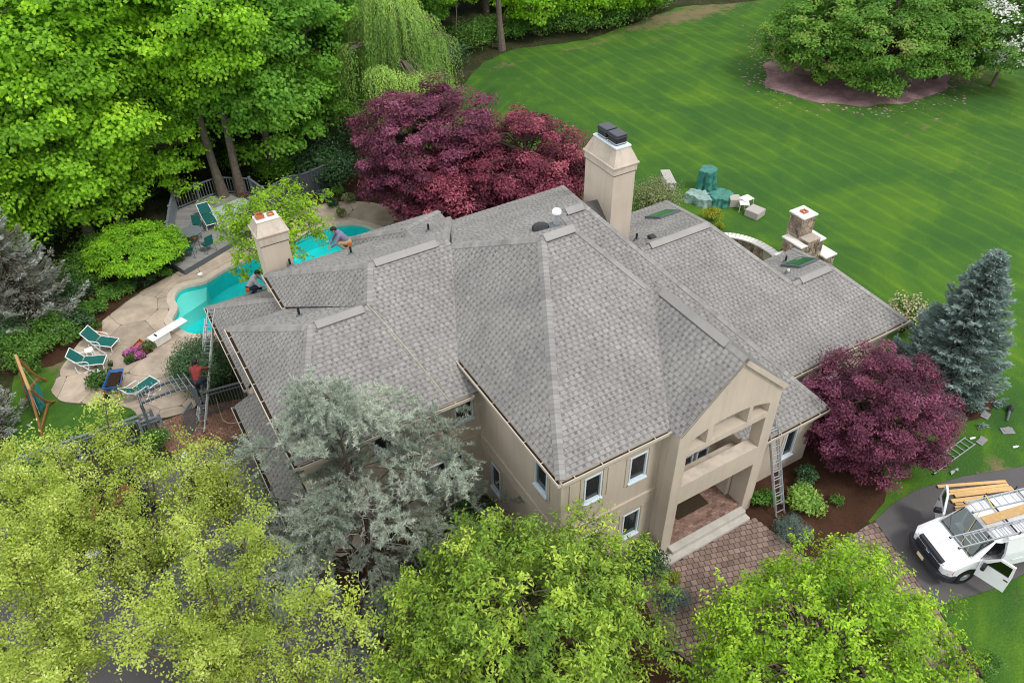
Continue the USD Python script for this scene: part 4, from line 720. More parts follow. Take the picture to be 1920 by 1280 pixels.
# ---- ladders: two rails and round rungs; an extension ladder has two sections
def ladder(name, label, a, b, acr, width=0.42, sections=1, mat='aluminium', step=0.305):
    """a = foot, b = head (middle of the ladder); acr = direction from rail to rail."""
    a, b = np.asarray(a, float), np.asarray(b, float); t = b-a; L = np.linalg.norm(t); t /= L; s = np.asarray(acr, float); s = s-t*(s @ t); s /= np.linalg.norm(s); n = np.cross(t, s)
    rt = thing(name, label, 'ladder', a); 
    for k in range(sections):
        off = n*0.075*k; w = width-0.07*k; l0, l1 = (0, L) if sections == 1 else ((0, L*0.92) if k == 0 else (L*0.1, L))
        for q in (-1, 1): MB().beam(off+s*q*w/2+t*l0, off+s*q*w/2+t*l1, 0.026, 0.075, up=n, ch=0.004).build('rail', MATS[mat], rt)
        for l in np.arange(l0+0.18, l1-0.05, step): MB().tube([off-s*w/2+t*l, off+s*w/2+t*l], 0.017, 8).build('rung', MATS[mat], rt)
    for q in (-1, 1): MB().box(s*q*width/2+t*0.02, (0.07, 0.07, 0.05), ch=0.01).build('foot', MATS['black_plastic'], rt)
    return rt
ladder('extension_ladder', 'tall aluminium ladder with a person climbing it at the left corner of the house', at(375, 811, 0), at(394, 578, 3.35), np.array([-0.35, 0.85, 0])*-1, 0.46, 2)
ladder('extension_ladder', 'aluminium ladder leaning on the gutter to the right of the portico', at(1463, 966, 0.02), at(1450, 788, 3.15), (1, 0.1, 0), 0.43, 2)
ladder('flat_ladder', 'aluminium ladder lying flat on the lawn beside the red maple', at(1741, 882, 0.06), at(1819, 826, 0.06), at(1746, 888, 0.06)-at(1735, 877, 0.06), 0.42, 1)
ladder('roof_ladder', 'long aluminium ladder tied to the far side of the van roof', V(-1.5, -0.52, 2.2), V(-5.9, -0.52, 2.23), V(0, 1, 0)-vc, 0.42, 1)
ladder('roof_ladder', 'aluminium extension ladder overhanging the windscreen on the near side of the van', V(-0.1, 0.62, 2.2), V(-5.9, 0.55, 2.23), V(0, 1, 0)-vc, 0.42, 2)
mesh_thing('roof_plank', MB().beam(V(-1.62, 0.1, 2.21), V(-5.2, -0.1, 2.22), 0.3, 0.04, ch=0.005), MATS['pine_wood'], 'yellow plank lying between the two ladders on the van roof', 'plank')
mesh_thing('plastic_pipe', MB().tube([V(-2.0, 0.88, 2.12), V(-5.6, 0.88, 2.14)], 0.055, 12), MATS['white_metal'], 'white plastic pipe along the near edge of the van roof', 'pipe')
for i, (a, b, lb) in enumerate([((-0.97, 0.25, 1.36), (-1.9, -0.36, 2.27), 'yellow tie-down strap from the windscreen to the far roof ladder'), ((-0.86, 0.66, 1.33), (-0.75, 0.62, 2.26), 'short yellow tie-down strap round the near ladder tip above the bonnet')]):
    mesh_thing('tie_strap', MB().tube([V(*a), V(*b)], 0.009, 6), MATS['strap_yellow'], lb, 'strap')
for i, (x0, lb) in enumerate([(-2.35, 'yellow strap across the far roof ladder near its front end'), (-4.2, 'yellow strap across the far roof ladder towards its rear')]):
    mesh_thing('tie_strap', MB().beam(V(x0, -0.78, 2.31), V(x0+0.12, -0.22, 2.31), 0.04, 0.006), MATS['strap_yellow'], lb, 'strap')
# ---- boards on the drive behind the van
bd = [((1758, 911.5), (1886, 902), 0.13, 0.04), ((1779, 921), (1890, 908), 0.12, 0.04), ((1772, 926.5), (1896, 912.5), 0.09, 0.03), ((1790, 929), (1899, 915.5), 0.15, 0.04), ((1784, 939), (1850, 931), 0.16, 0.04), ((1791, 945), (1850, 938), 0.1, 0.03), ((1790, 950), (1850, 944), 0.09, 0.03), ((1791, 955), (1850, 950), 0.09, 0.03)]
bl = ['longest pine board, farthest of the boards behind the van', 'second pine board from the lawn behind the van', 'narrow pine board beside the broad one behind the van', 'broad pine board in the middle of the board pile', 'short wide pine board nearest the passenger door', 'short pine board just behind the wide one by the van', 'narrow pine board partly hidden by the van bonnet', 'pine board lying closest to the van side']
for (p, q, w, t), lb in zip(bd, bl): mesh_thing('pine_board', MB().beam(at(*p, 0.05+r.uniform(0, 0.02)), at(*q, 0.05+r.uniform(0, 0.02)), w, t, tone=r.uniform(0.2, 0.9), ch=0.004), MATS['pine_wood'], lb, 'board', 'pine boards stacked beside the van')
# ---- litter of the roofers on the lawn
plain('slate_grey', (0.2, 0.2, 0.2), 0.9)
for (p, rz, sx, sy), lb in zip([((1848, 778), 0.3, 0.42, 0.3), ((1889, 807), -0.5, 0.5, 0.32), ((1841, 826), 0.15, 0.5, 0.26)], ['grey shingle scrap nearest the spruce on the lawn', 'pale tilted shingle scrap beside the leaf blower', 'grey shingle scrap just above the flat ladder']):
    c = at(*p, 0.03); mesh_thing('shingle_scrap', MB().box(c, (sx, sy, 0.012), R=rotz(rz) @ rotx(0.06)).box(c+[0.05, 0.06, 0.014], (sx*0.7, sy*0.6, 0.012), R=rotz(rz+0.2)), MATS['slate_grey'], lb, 'shingle scrap')
c = at(1893, 771, 0.12); lbw = thing('leaf_blower', 'black leaf blower lying on the lawn by the spruce', 'leaf blower', c, 0.55)
MB().box((0.18, 0, 0.02), (0.3, 0.24, 0.22), ch=0.07).build('motor', MATS['black_plastic'], lbw); MB().tube([(0.05, 0, -0.02), (-0.25, 0.02, -0.04), (-0.55, 0.05, -0.08)], [0.06, 0.045, 0.04], 10).build('tube', MATS['grey_paint'], lbw); MB().tube([(0.05, 0, 0.12), (0.15, 0, 0.2), (0.3, 0, 0.14)], 0.02, 6).build('handle', MATS['black_plastic'], lbw)
c = at(1789, 882, 0.06); mesh_thing('work_gloves', MB().add(*hull(np.random.default_rng(1).normal(0, 1, (30, 3))*[0.06, 0.04, 0.02]+c+[-0.1, 0, 0])).add(*hull(np.random.default_rng(2).normal(0, 1, (30, 3))*[0.05, 0.03, 0.02]+c+[0.16, -0.02, 0])), MATS['wheel_steel'], 'small grey bundle on the lawn between the flat ladder and the boards', 'bundle')
for p, lb in (((1823, 821), 'small white bottle beside the top end of the flat ladder'), ((1904, 837), 'small white bottle lying near the right edge of the lawn')):
    c = at(*p, 0.05); mesh_thing('bottle', MB().lathe([(0.001, -0.1), (0.04, -0.1), (0.042, 0.06), (0.02, 0.1), (0.02, 0.13), (0.001, 0.13)], 12, c, R=roty(1.4) @ rotx(0.4)), MATS['white_metal'], lb, 'bottle')
# ---- lawn furniture
c, a, lx, ly = quad([(1241, 319), (1260, 318), (1264, 344), (1247, 345)], 0.62)
b = thing('slatted_bench', 'weathered slatted bench standing on the back lawn behind the chimney', 'bench', (c[0], c[1], 0), a)
for k in range(7): MB().box((-lx/2+lx*(k+0.5)/7, 0, 0.62), (lx/7-0.012, ly, 0.03), ch=0.004).build('slat', MATS['weathered_wood'], b)
for x in (-1, 1):
    for y in (-1, 1): MB().box((x*(lx/2-0.04), y*(ly/2-0.06), 0.3), (0.05, 0.05, 0.6)).build('leg', MATS['weathered_wood'], b)
MB().box((0, 0, 0.2), (lx-0.05, ly-0.1, 0.03)).build('shelf', MATS['weathered_wood'], b); MB().box((0, ly/2-0.06, 0.54), (lx-0.1, 0.03, 0.1)).box((0, -ly/2+0.06, 0.54), (lx-0.1, 0.03, 0.1)).build('apron', MATS['weathered_wood'], b)
def drape(c, sx, sy, h, seed, rz=0.0, top=0.6, flare=1.15):
    """A cloth cover pulled over a piece of furniture: vertical folds, flared hem."""
    n, m = 72, 26; a = np.arange(n)*2*PI/n; V, T = [], []; R = rotz(rz)
    for j in range(m):
        t = j/(m-1); rr = (flare-(flare-1)*min(1, t*3)) if t < 0.4 else 1.0; rr = rr*(1-max(0, (t-0.72)/0.28)**2*(1-top)); z = h*min(1, t*1.25)+0.02*math.sin(seed+t*9)
        if t > 0.8: rr *= max(0.02, 1-(t-0.8)/0.2*0.98)
        sup = (np.abs(np.cos(a))**3+np.abs(np.sin(a))**3)**(-1/3); fold = 1+(0.16*np.sin(a*5+seed+1.5*t)+0.1*np.sin(a*11+seed*2.3-2*t)+0.06*np.sin(a*17+seed))*(1.05-t*0.75)
        p = np.c_[sx/2*np.cos(a)*sup*rr*fold, sy/2*np.sin(a)*sup*rr*fold, np.full(n, z)]; p[:, 2] += (meshkit.fbm(p*4+seed, 2, 3)-0.5)*0.17*(t > 0.2); p[:, :2] += (meshkit.fbm(p*4+seed+9, 2, 5)-0.5)[:, None]*0.1; V.append(p @ R.T+c)
    i, j = np.meshgrid(np.arange(m-1), np.arange(n), indexing='ij'); j2 = (j+1) % n
    return np.vstack(V), np.stack([i*n+j, i*n+j2, (i+1)*n+j2, (i+1)*n+j], -1).reshape(-1, 4)
for p, sx, sy, h, sd, mt, lb in [((1322, 356), 0.95, 0.9, 1.35, 1, 'cover_green', 'tall green furniture cover on the lawn, highest of the three'), ((1311, 378), 1.5, 0.95, 0.5, 4, 'cover_pale', 'low crumpled green cover, leftmost of the three on the lawn'), ((1349, 380), 1.3, 1.1, 0.55, 7, 'cover_green', 'low crumpled green cover beside the grey cube stool')]:
    v, f = drape(at(*p, 0), sx, sy, h, sd, sd*0.5); mesh_thing('furniture_cover', MB().add(v, f), MATS[mt], lb, 'furniture cover', smooth=True)
for p, s, h, rz, lb in [((1375, 384), 0.62, 0.5, -0.5, 'grey cube stool touching the green cover'), ((1414, 404), 0.82, 0.42, 0.25, 'low grey square stool, farthest right of the lawn furniture')]:
    c = at(*p, 0); mesh_thing('cube_stool', MB().box(c+[0, 0, h/2], (s, s, h), rz=rz, ch=0.025), MATS['wicker'], lb, 'stool')
def table(name, label, px4, z, slats=0, mat='white_metal', cat='table', th=0.03):
    c, a, lx, ly = quad(px4, z); t = thing(name, label, cat, (c[0], c[1], c[2]-z), a)
    MB().box((0, 0, z), (lx, ly, th), ch=0.006).build('table_top', MATS[mat], t)
    for x in (-1, 1):
        for y in (-1, 1): MB().tube([(x*(lx/2-0.03), y*(ly/2-0.03), z), (x*(lx/2), y*(ly/2), 0)], 0.018, 6).build('leg', MATS[mat], t)
    return t
table('side_table', 'white side table, upper of the two touching on the lawn', [(1387, 370), (1403, 364), (1413, 373), (1396, 379)], 0.5, mat='limestone'); table('side_table', 'white side table, nearer of the two touching on the lawn', [(1387, 377), (1406, 377), (1404, 386), (1387, 384)], 0.46, mat='limestone')
# ---- outdoor fireplace of fieldstone and the curved wall
plain('fieldstone', (0.26, 0.2, 0.15), 0.9, 0, 0.15, 0.4, 2.0, 0.5, 30, tone=(0.4, 1.5))
plain('mortar', (0.36, 0.32, 0.27), 0.95, 0, 0.1, 0.15, 10)
def veneer(parent, o, ex, ez, nrm, w, h, seed, size=0.2):
    q = np.random.default_rng(seed); S = [q.uniform((-0.1, -0.1), (w+0.1, h+0.1)) for _ in range(int((w+0.2)*(h+0.2)/size**2*1.15))]; bx = sg.box(0.004, 0.004, w-0.004, h-0.004)
    for cell in shapely.voronoi_polygons(sg.MultiPoint(S)).geoms:
        for g in geoms(cell.intersection(bx).buffer(-0.014)):
            if g.area < 0.004: continue
            c = np.array(g.exterior.coords)[:-1]; c = c if g.exterior.is_ccw else c[::-1]; m = c.mean(0); d = q.uniform(0.018, 0.04); k = len(c); inn = m+(c-m)*0.8
            P = lambda e, dd: np.asarray(o)+e[:, :1]*np.asarray(ex)+e[:, 1:]*np.asarray(ez)+np.asarray(nrm)*dd
            v = np.vstack([P(c, -0.01), P(c, d*0.6), P(inn, d)]); f = [(2*k, 2*k+i, 2*k+i+1) for i in range(1, k-1)]
            for lv in (0, k):
                for i in range(k): j = (i+1) % k; f += [(lv+i, lv+j, lv+k+j), (lv+i, lv+k+j, lv+k+i)]
            MB().add(v, f if np.dot(np.cross(ex, ez), nrm) > 0 else np.array(f)[:, ::-1], np.clip(q.normal(0.5, 0.25), 0, 1)).build('stone', MATS['fieldstone'], parent)
ft = at(1507, 399, 3.0); ac, aa, al, aw = quad([(1480, 396), (1508, 383), (1535, 400), (1507, 413)], 3.0)
fp = thing('stone_fireplace', 'fieldstone outdoor fireplace with pale stone caps', 'fireplace', (ac[0], ac[1], 0), 0.0)
def block(x0, x1, y0, y1, z0, z1, cap, sd, size=0.2, par=None):
    MB().box(((x0+x1)/2, (y0+y1)/2, (z0+z1)/2), (x1-x0, y1-y0, z1-z0)).build('core', MATS['mortar'], fp)
    for o, ex, n, w in (((x0, y0, z0), (1, 0, 0), (0, -1, 0), x1-x0), ((x0, y1, z0), (0, -1, 0), (-1, 0, 0), y1-y0), ((x1, y0, z0), (0, 1, 0), (1, 0, 0), y1-y0)): veneer(fp, o, ex, (0, 0, 1), n, w, z1-z0, sd+int(n[0]*7+n[1]*3), size)
    if cap: MB().box(((x0+x1)/2, (y0+y1)/2, z1+0.045), (x1-x0+0.14, y1-y0+0.14, 0.09), ch=0.015).build('cap_stone', MATS['limestone'], fp)
block(-0.42, 0.42, -0.42, 0.42, 1.95, 2.92, True, 31); block(-0.42, 0.42, -1.0, 0.42, 0, 1.949, False, 47); block(0.42, 0.8, -0.95, 0.2, 0, 1.7, True, 53); block(-0.8, -0.42, -0.95, 0.2, 0, 1.7, True, 59); block(-1.35, -0.81, -1.1, 0.0, 0, 0.95, True, 61); block(0.81, 1.5, -1.3, 0.0, 0, 0.75, True, 67)
MB().tm((m3.Manifold.cube((0.3, 0.3, 0.08), True)-m3.Manifold.cube((0.2, 0.2, 0.2), True)).translate((0, 0, 3.05))).build('flue', MATS['terracotta'], fp)
cw = thing('curved_wall', 'low curved fieldstone garden wall with pale coping', 'wall'); pts = spline([at(*q, 0.6) for q in ((1345, 441), (1372, 442), (1400, 448), (1425, 458), (1449, 473), (1462, 486))], 4)
for i, (a, b) in enumerate(zip(pts[:-1], pts[1:])):
    a, b = a.copy(), b.copy(); t = (b-a)/np.linalg.norm(b-a); n = np.array([t[1], -t[0], 0]); n = n if n[1] < 0 else -n
    MB().beam((a+b)/2-(b-a)/2*1.01+[0, 0, -0.33], (a+b)/2+(b-a)/2*1.01+[0, 0, -0.33], 0.34, 0.58).build('core', MATS['mortar'], cw)
    veneer(cw, a*[1, 1, 0]+n*0.17, t, (0, 0, 1), n, np.linalg.norm(b-a), 0.55, 80+i, 0.22); MB().beam(a+t*0.006+[0, 0, -0.0], b-t*0.006+[0, 0, -0.0], 0.46, 0.09, ch=0.015).build('coping', MATS['limestone'], cw)
# ---- loungers
def lounger(label, foot, hinge, z0=0.03, back=52, width=0.62, L=1.3, bl=0.72):
    f, h = at(*foot, 0.4+z0), at(*hinge, 0.4+z0); d = h-f; d[2] = 0; a = math.atan2(d[1], d[0]); L = np.linalg.norm(d)
    t = thing('sun_lounger', label, 'lounger', (f[0], f[1], z0), a); w = width/2; cb, sb = math.cos(math.radians(back)), math.sin(math.radians(back)); tp = np.array([L+bl*cb, 0, 0.4+bl*sb])
    for s in (-1, 1):
        MB().tube([(0, s*w, 0.39), (L, s*w, 0.4), (tp[0], s*w, tp[2])], 0.02, 7).build('frame_rail', MATS['white_metal'], t)
        MB().tube(spline([(0.02, s*w, 0.39), (0.1, s*(w+0.02), 0.02), (0.5, s*(w+0.02), 0.02), (0.85, s*(w+0.02), 0.36)], 5), 0.018, 6).build('leg', MATS['white_metal'], t)
        MB().tube(spline([(L+0.25, s*w, 0.36), (L+0.2, s*(w+0.02), 0.02), (L-0.15, s*(w+0.02), 0.03), (L-0.35, s*(w+0.02), 0.4), (L-0.3, s*(w+0.03), 0.6), (L+0.12, s*(w+0.03), 0.62), (L+0.26, s*w, 0.7)], 4), 0.018, 6).build('arm', MATS['white_metal'], t)
    MB().tube([(0, -w, 0.39), (0, w, 0.39)], 0.02, 6).build('end_bar', MATS['white_metal'], t); MB().tube([(tp[0], -w, tp[2]), (tp[0], w, tp[2])], 0.02, 6).build('end_bar', MATS['white_metal'], t)
    def sling(p, q, sag):
        n = 8; m = MB(); V = []; u = np.linspace(0, 1, n)
        for k in u: c = p+(q-p)*k; V += [(c[0], -w+0.015, c[2]+0.012), (c[0], 0, c[2]+0.012-sag*math.sin(PI*k)), (c[0], w-0.015, c[2]+0.012)]
        F = [(3*i+j, 3*i+j+1, 3*i+4+j, 3*i+3+j) for i in range(n-1) for j in range(2)]; V = np.array(V); return m.add(np.vstack([V, V-[0, 0, 0.008]]), F+[(a[3]+len(V), a[2]+len(V), a[1]+len(V), a[0]+len(V)) for a in F])
    sling(np.array([0.03, 0, 0.39]), np.array([L-0.03, 0, 0.4]), 0.02).build('seat_sling', MATS['sling_green'], t); sling(np.array([L+0.02, 0, 0.42]), tp-[0.02, 0, 0.02], 0.03).build('back_sling', MATS['sling_green'], t); return t
lounger('green sling lounger with white frame beside the terracotta pot', (216, 642), (182, 638)); lounger('green sling lounger with white frame, lower of the two by the planting bed', (197, 673), (155, 677)); lounger('green sling lounger with white frame behind the arched gate', (290, 709), (257, 733), back=40); lounger('green sling lounger standing alone on the grey deck', (398, 420), (387, 401), z0=0.38, back=22, bl=0.8)
def mesh_table(label, px4):
    t = table('mesh_table', label, px4, 0.42); return t
mesh_table('white mesh side table between the two loungers by the planting bed', [(158, 655), (172, 649), (176, 657), (160, 662)]); mesh_table('white mesh side table in front of the lower lounger', [(171, 699), (184, 690), (189, 697), (176, 704)])
# ---- pots, flowers, barrow
leafmat('plant_leaf', [(0, (0.02, 0.06, 0.012)), (0.5, (0.05, 0.13, 0.02)), (1, (0.11, 0.22, 0.03))]); leafmat('pink_flower', [(0, (0.3, 0.05, 0.2)), (0.5, (0.5, 0.12, 0.35)), (1, (0.65, 0.35, 0.55))]); leafmat('red_leaf', [(0, (0.1, 0.02, 0.02)), (1, (0.2, 0.12, 0.05))])
def leaves(P, n, L, W, seed, tone=0.5, tv=0.2, fold=0.15, droop=0.0):
    """Folded leaf blades: points P, preferred normals n, lengths L, widths W."""
    q = np.random.default_rng(seed); N = len(P); n = np.asarray(n, float); n = n/(np.linalg.norm(n, axis=1, keepdims=True)+1e-9); d = q.normal(0, 1, (N, 3)); d[:, 2] -= droop; d -= n*(d*n).sum(1, keepdims=True); d /= np.linalg.norm(d, axis=1, keepdims=True)+1e-9; s = np.cross(n, d)
    L = np.broadcast_to(L, (N,))[:, None]*q.uniform(0.7, 1.25, (N, 1)); W = np.broadcast_to(W, (N,))[:, None]*q.uniform(0.8, 1.2, (N, 1))
    V = np.stack([P, P+d*L*0.45+s*W/2+n*W*fold, P+d*L, P+d*L*0.45-s*W/2+n*W*fold], 1).reshape(-1, 3); b = np.arange(N)[:, None]*4
    return V, np.vstack([b+np.array([[0, 1, 2]]), b+np.array([[0, 2, 3]])]), np.repeat(np.clip(np.broadcast_to(tone, (N,))+q.normal(0, tv, N), 0, 1), 4)
def tuft(c, rx, rz, N, L, W, seed):
    q = np.random.default_rng(seed); d = q.normal(0, 1, (N, 3)); d /= np.linalg.norm(d, axis=1, keepdims=True); d[:, 2] = np.abs(d[:, 2]); k = q.uniform(0.4, 1, (N, 1))**0.5
    return leaves(np.asarray(c)+d*[rx, rx, rz]*k, d+q.normal(0, 0.5, (N, 3)), L, W, seed+1)
def pot(label, px, z0, rad, h, mat, rx, rz, leaf='plant_leaf', N=120, L=0.12, seed=3, name='potted_plant'):
    c = at(*px, z0); t = thing(name, label, 'plant pot', c); MB().lathe([(0.001, 0), (rad*0.7, 0), (rad*0.97, h*0.85), (rad*1.08, h*0.86), (rad*1.08, h), (rad*0.93, h), (rad*0.9, h*0.86)], 20).build('pot', MATS[mat], t)
    MB().lathe([(rad*0.92, h*0.88), (0.001, h*0.9)], 16).build('soil', MATS['soil'], t)
    if N: MB().add(*tuft((0, 0, h), rx, rz, N, L, L*0.5, seed)).build('foliage', MATS[leaf], t)
    return t
pot('terracotta pot with a dark leafy plant behind the upper lounger', (186, 622), 0.03, 0.2, 0.3, 'terracotta', 0.32, 0.4, N=160, seed=5); pot('terracotta pot with a leafy plant at the corner of the deck', (337, 499), 0.03, 0.24, 0.32, 'terracotta', 0.34, 0.42, N=200, seed=6); pot('pale blue pot with dark red leaves on the deck by the tree trunks', (461, 380), 0.37, 0.24, 0.4, 'rail_paint', 0.3, 0.25, 'red_leaf', 140, seed=7)
pot('small black nursery pot with a seedling, upper of two', (209, 686), 0.03, 0.1, 0.14, 'black_plastic', 0.13, 0.2, N=30, L=0.1, seed=8); pot('small black nursery pot with a seedling, lower of two', (207, 697), 0.03, 0.1, 0.14, 'black_plastic', 0.12, 0.1, N=14, L=0.08, seed=9)
pot('leafy green plant in a pot beside the blue wheelbarrow', (190, 722), 0.03, 0.25, 0.25, 'black_plastic', 0.55, 0.45, N=420, L=0.16, seed=10); pot('small plant with cream flowers in front of the wheelbarrow', (203, 746), 0.03, 0.12, 0.14, 'black_plastic', 0.2, 0.2, N=60, L=0.1, seed=12)
pot('green potted plant standing by the front door', (1302, 905), 0.4, 0.18, 0.3, 'black_plastic', 0.35, 0.55, N=260, L=0.16, seed=14)
for px, rz, lb, leaf, sd in [((243, 664), 0.3, 'tray of pink flowers, left tray of the three on the patio', 'pink_flower', 1), ((262, 670), 0.1, 'tray of pale pink flowers, front tray of the three on the patio', 'pink_flower', 2), ((259, 658), 0.4, 'tray of pink flowers farthest from the gate on the patio', 'pink_flower', 3), ((274, 660), 0.2, 'tray of brownish seedlings right of the pink flowers', 'red_leaf', 4), ((246, 676), 0.2, 'tray of green seedlings in front of the pink flowers', 'plant_leaf', 5)]:
    c = at(*px, 0.03); t = thing('flower_tray', lb, 'flower tray', c, rz); MB().tm(m3.Manifold.cube((0.52, 0.36, 0.09), True)-m3.Manifold.cube((0.48, 0.32, 0.1), True).translate((0, 0, 0.03))).build('tray', MATS['black_plastic'], t)
    q = np.random.default_rng(sd); P = q.uniform((-0.23, -0.15, 0.06), (0.23, 0.15, 0.24), (260, 3)); MB().add(*leaves(P, q.normal(0, 0.6, (260, 3))+[0, 0, 1], 0.07, 0.06, sd)).build('flowers', MATS[leaf], t); P = q.uniform((-0.23, -0.15, 0.02), (0.23, 0.15, 0.16), (140, 3)); MB().add(*leaves(P, q.normal(0, 0.6, (140, 3))+[0, 0, 1], 0.08, 0.04, sd+9)).build('foliage', MATS['plant_leaf'], t)
pot('leafy plant by the end of the diving board', (282, 655), 0.03, 0.14, 0.18, 'terracotta', 0.3, 0.3, N=150, L=0.12, seed=16)
c = at(257, 647, 0.12); tr = thing('trough_planter', 'empty terracotta trough lying on the patio behind the flowers', 'planter', c, 0.75); MB().tm((m3.Manifold.cube((0.62, 0.24, 0.22), True)-m3.Manifold.cube((0.55, 0.17, 0.2), True).translate((0, 0, 0.05))).rotate((35, 0, 0))).build('trough', MATS['terracotta'], tr); MB().tube([(-0.3, 0.05, 0.12), (0.3, 0.05, 0.12)], 0.02, 6).build('rim', MATS['terracotta'], tr)
plain('barrow_blue', (0.02, 0.09, 0.26), 0.45, 0, 0.5, 0.12); plain('orange_red', (0.5, 0.07, 0.02), 0.5)
c = at(222, 731, 0.03); wb = thing('wheelbarrow', 'blue wheelbarrow full of dark soil on the patio', 'wheelbarrow', c, math.radians(68))
tray = m3.Manifold.hull_points(np.array([(-0.35, -0.22, 0.28), (-0.35, 0.22, 0.28), (0.3, 0.18, 0.28), (0.3, -0.18, 0.28), (-0.52, -0.36, 0.62), (-0.52, 0.36, 0.62), (0.62, 0.3, 0.66), (0.62, -0.3, 0.66)])); ins = tray.scale((0.95, 0.95, 1)).translate((0, 0, 0.03))
MB().tm(tray-ins).build('tray', MATS['barrow_blue'], wb); so = MB(); q = np.random.default_rng(3); xs, ys = np.meshgrid(np.linspace(-0.42, 0.5, 14), np.linspace(-0.26, 0.26, 8), indexing='ij'); P = np.c_[xs.ravel(), ys.ravel(), 0.54+0.1*meshkit.noise(np.c_[xs.ravel()*7, ys.ravel()*7, np.zeros(xs.size)], 2)]; i, j = np.meshgrid(np.arange(13), np.arange(7), indexing='ij'); so.add(P, np.stack([i*8+j, (i+1)*8+j, (i+1)*8+j+1, i*8+j+1], -1).reshape(-1, 4)).build('soil', MATS['soil'], wb)
MB().lathe([(0.08, -0.05), (0.19, -0.05), (0.2, 0), (0.19, 0.05), (0.08, 0.05)], 18, (0.62, 0, 0.2), R=rotx(PI/2)).build('wheel', MATS['tyre'], wb)
for s in (-1, 1): MB().tube([(0.62, s*0.07, 0.2), (0.1, s*0.2, 0.28), (-0.55, s*0.27, 0.42), (-0.95, s*0.29, 0.5)], 0.02, 6).build('shaft', MATS['orange_red'], wb); MB().tube([(-0.25, s*0.23, 0.34), (-0.4, s*0.24, 0.0), (-0.5, s*0.25, 0.36)], 0.016, 6).build('leg', MATS['barrow_blue'], wb); MB().tube([(-0.8, s*0.285, 0.47), (-0.97, s*0.292, 0.505)], 0.027, 8).build('grip', MATS['orange_red'], wb)
# ---- diving board
a, b = at(281, 637, 0.5), at(346, 598, 0.5); db = thing('diving_board', 'white diving board reaching over the turquoise pool', 'diving board'); d = (b-a)/np.linalg.norm(b-a)
MB().beam(a, b, 0.46, 0.06, ch=0.015).build('board', MATS['white_metal'], db); st = MB().beam(a+d*0.1+[0, 0, -0.24], a+d*0.9+[0, 0, -0.24], 0.4, 0.42, ch=0.03).build('stand', MATS['limestone'], db); MB().beam(a+d*0.28+[0, 0, 0.06], a+d*0.34+[0, 0, 0.06], 0.2, 0.07, ch=0.01).build('clamp', MATS['black_plastic'], db)
c = at(375, 514, 0.05); mesh_thing('drain_cover', MB().lathe([(0.001, 0.0), (0.13, 0.0), (0.13, 0.02), (0.1, 0.03), (0.001, 0.03)], 18, c), MATS['white_metal'], 'round white skimmer cover on the patio near the deck', 'cover')
# ---- wooden deck with railing, furniture
DZ = 0.36
rl = [at(*q, DZ+1.05)[:2] for q in ((311, 440), (313, 417), (317, 388), (323, 363), (366, 346), (407, 332), (467, 334), (492, 352), (510, 366))]
dp = sg.Polygon([*rl, (1.35, 28.9), tuple(at(430, 455, DZ)[:2]), tuple(at(345, 505, DZ)[:2]), tuple(at(318, 487, DZ)[:2])]).buffer(0.05)
dk = thing('wooden_deck', 'grey wooden deck with railings built round the tree trunks', 'deck'); plain('deck_grey', (0.26, 0.25, 0.245), 0.85, 0, 0.2, 0.14, 3, tone=(0.85, 1.12))
MB().prism(dp.buffer(-0.02), 0.0, DZ-0.03).build('base', MATS['grey_paint'], dk)
q = saf.rotate(dp, 30, origin=(0, 30)); x0, y0, x1, y1 = q.bounds; R = rotz(math.radians(-30))
for y in np.arange(y0, y1, 0.145):
    for g in geoms(sg.box(x0-1, y+0.004, x1+1, y+0.141).intersection(q)):
        m = MB().prism(g, DZ-0.03, DZ, r.uniform(0.1, 0.9)); m.v = [(v-[0, 30, 0]) @ R.T+[0, 30, 0] for v in m.v]; m.build('board', MATS['deck_grey'], dk)
for a, b in zip(rl[:-1], rl[1:]):
    a3, b3 = np.array([*a, DZ+1.03]), np.array([*b, DZ+1.03]); MB().beam(a3, b3, 0.12, 0.05, ch=0.008).build('top_rail', MATS['rail_paint'], dk); MB().beam(a3-[0, 0, 0.9], b3-[0, 0, 0.9], 0.06, 0.06).build('bottom_rail', MATS['rail_paint'], dk)
    n = max(2, int(np.linalg.norm(b3-a3)/0.16))
    for k in range(1, n): c = a3+(b3-a3)*k/n; MB().box(c-[0, 0, 0.46], (0.035, 0.035, 0.86)).build('baluster', MATS['rail_paint'], dk)
for a in rl: MB().box((a[0], a[1], DZ+0.55), (0.12, 0.12, 1.12), ch=0.01).box((a[0], a[1], DZ+1.12), (0.17, 0.17, 0.06), ch=0.02).build('post', MATS['rail_paint'], dk)
bc_ = at(432, 392, DZ); mesh_thing('tree_bench', MB().box((bc_[0]-0.1, bc_[1]-0.5, DZ+0.22), (2.2, 0.9, 0.42), rz=0.25, ch=0.02), MATS['balcony_paint'], 'grey box bench round the foot of the twin tree trunks', 'bench')
def patio_chair(label, px, face):
    c = at(*px, DZ); t = thing('patio_chair', label, 'chair', c, face); 
    MB().box((0, 0, 0.44), (0.5, 0.48, 0.03), ch=0.01).build('seat', MATS['sling_green'], t); MB().box((-0.27, 0, 0.75), (0.03, 0.48, 0.56), R=roty(-0.2), ch=0.01).build('backrest', MATS['sling_green'], t)
    for s in (-1, 1): MB().tube(spline([(0.24, s*0.27, 0.0), (0.26, s*0.27, 0.42), (0.2, s*0.27, 0.63), (-0.22, s*0.27, 0.63), (-0.3, s*0.26, 0.66)], 4), 0.016, 6).build('arm', MATS['grey_paint'], t); MB().tube([(-0.24, s*0.26, 0.42), (-0.3, s*0.27, 0.0)], 0.016, 6).build('leg', MATS['grey_paint'], t)
    return t
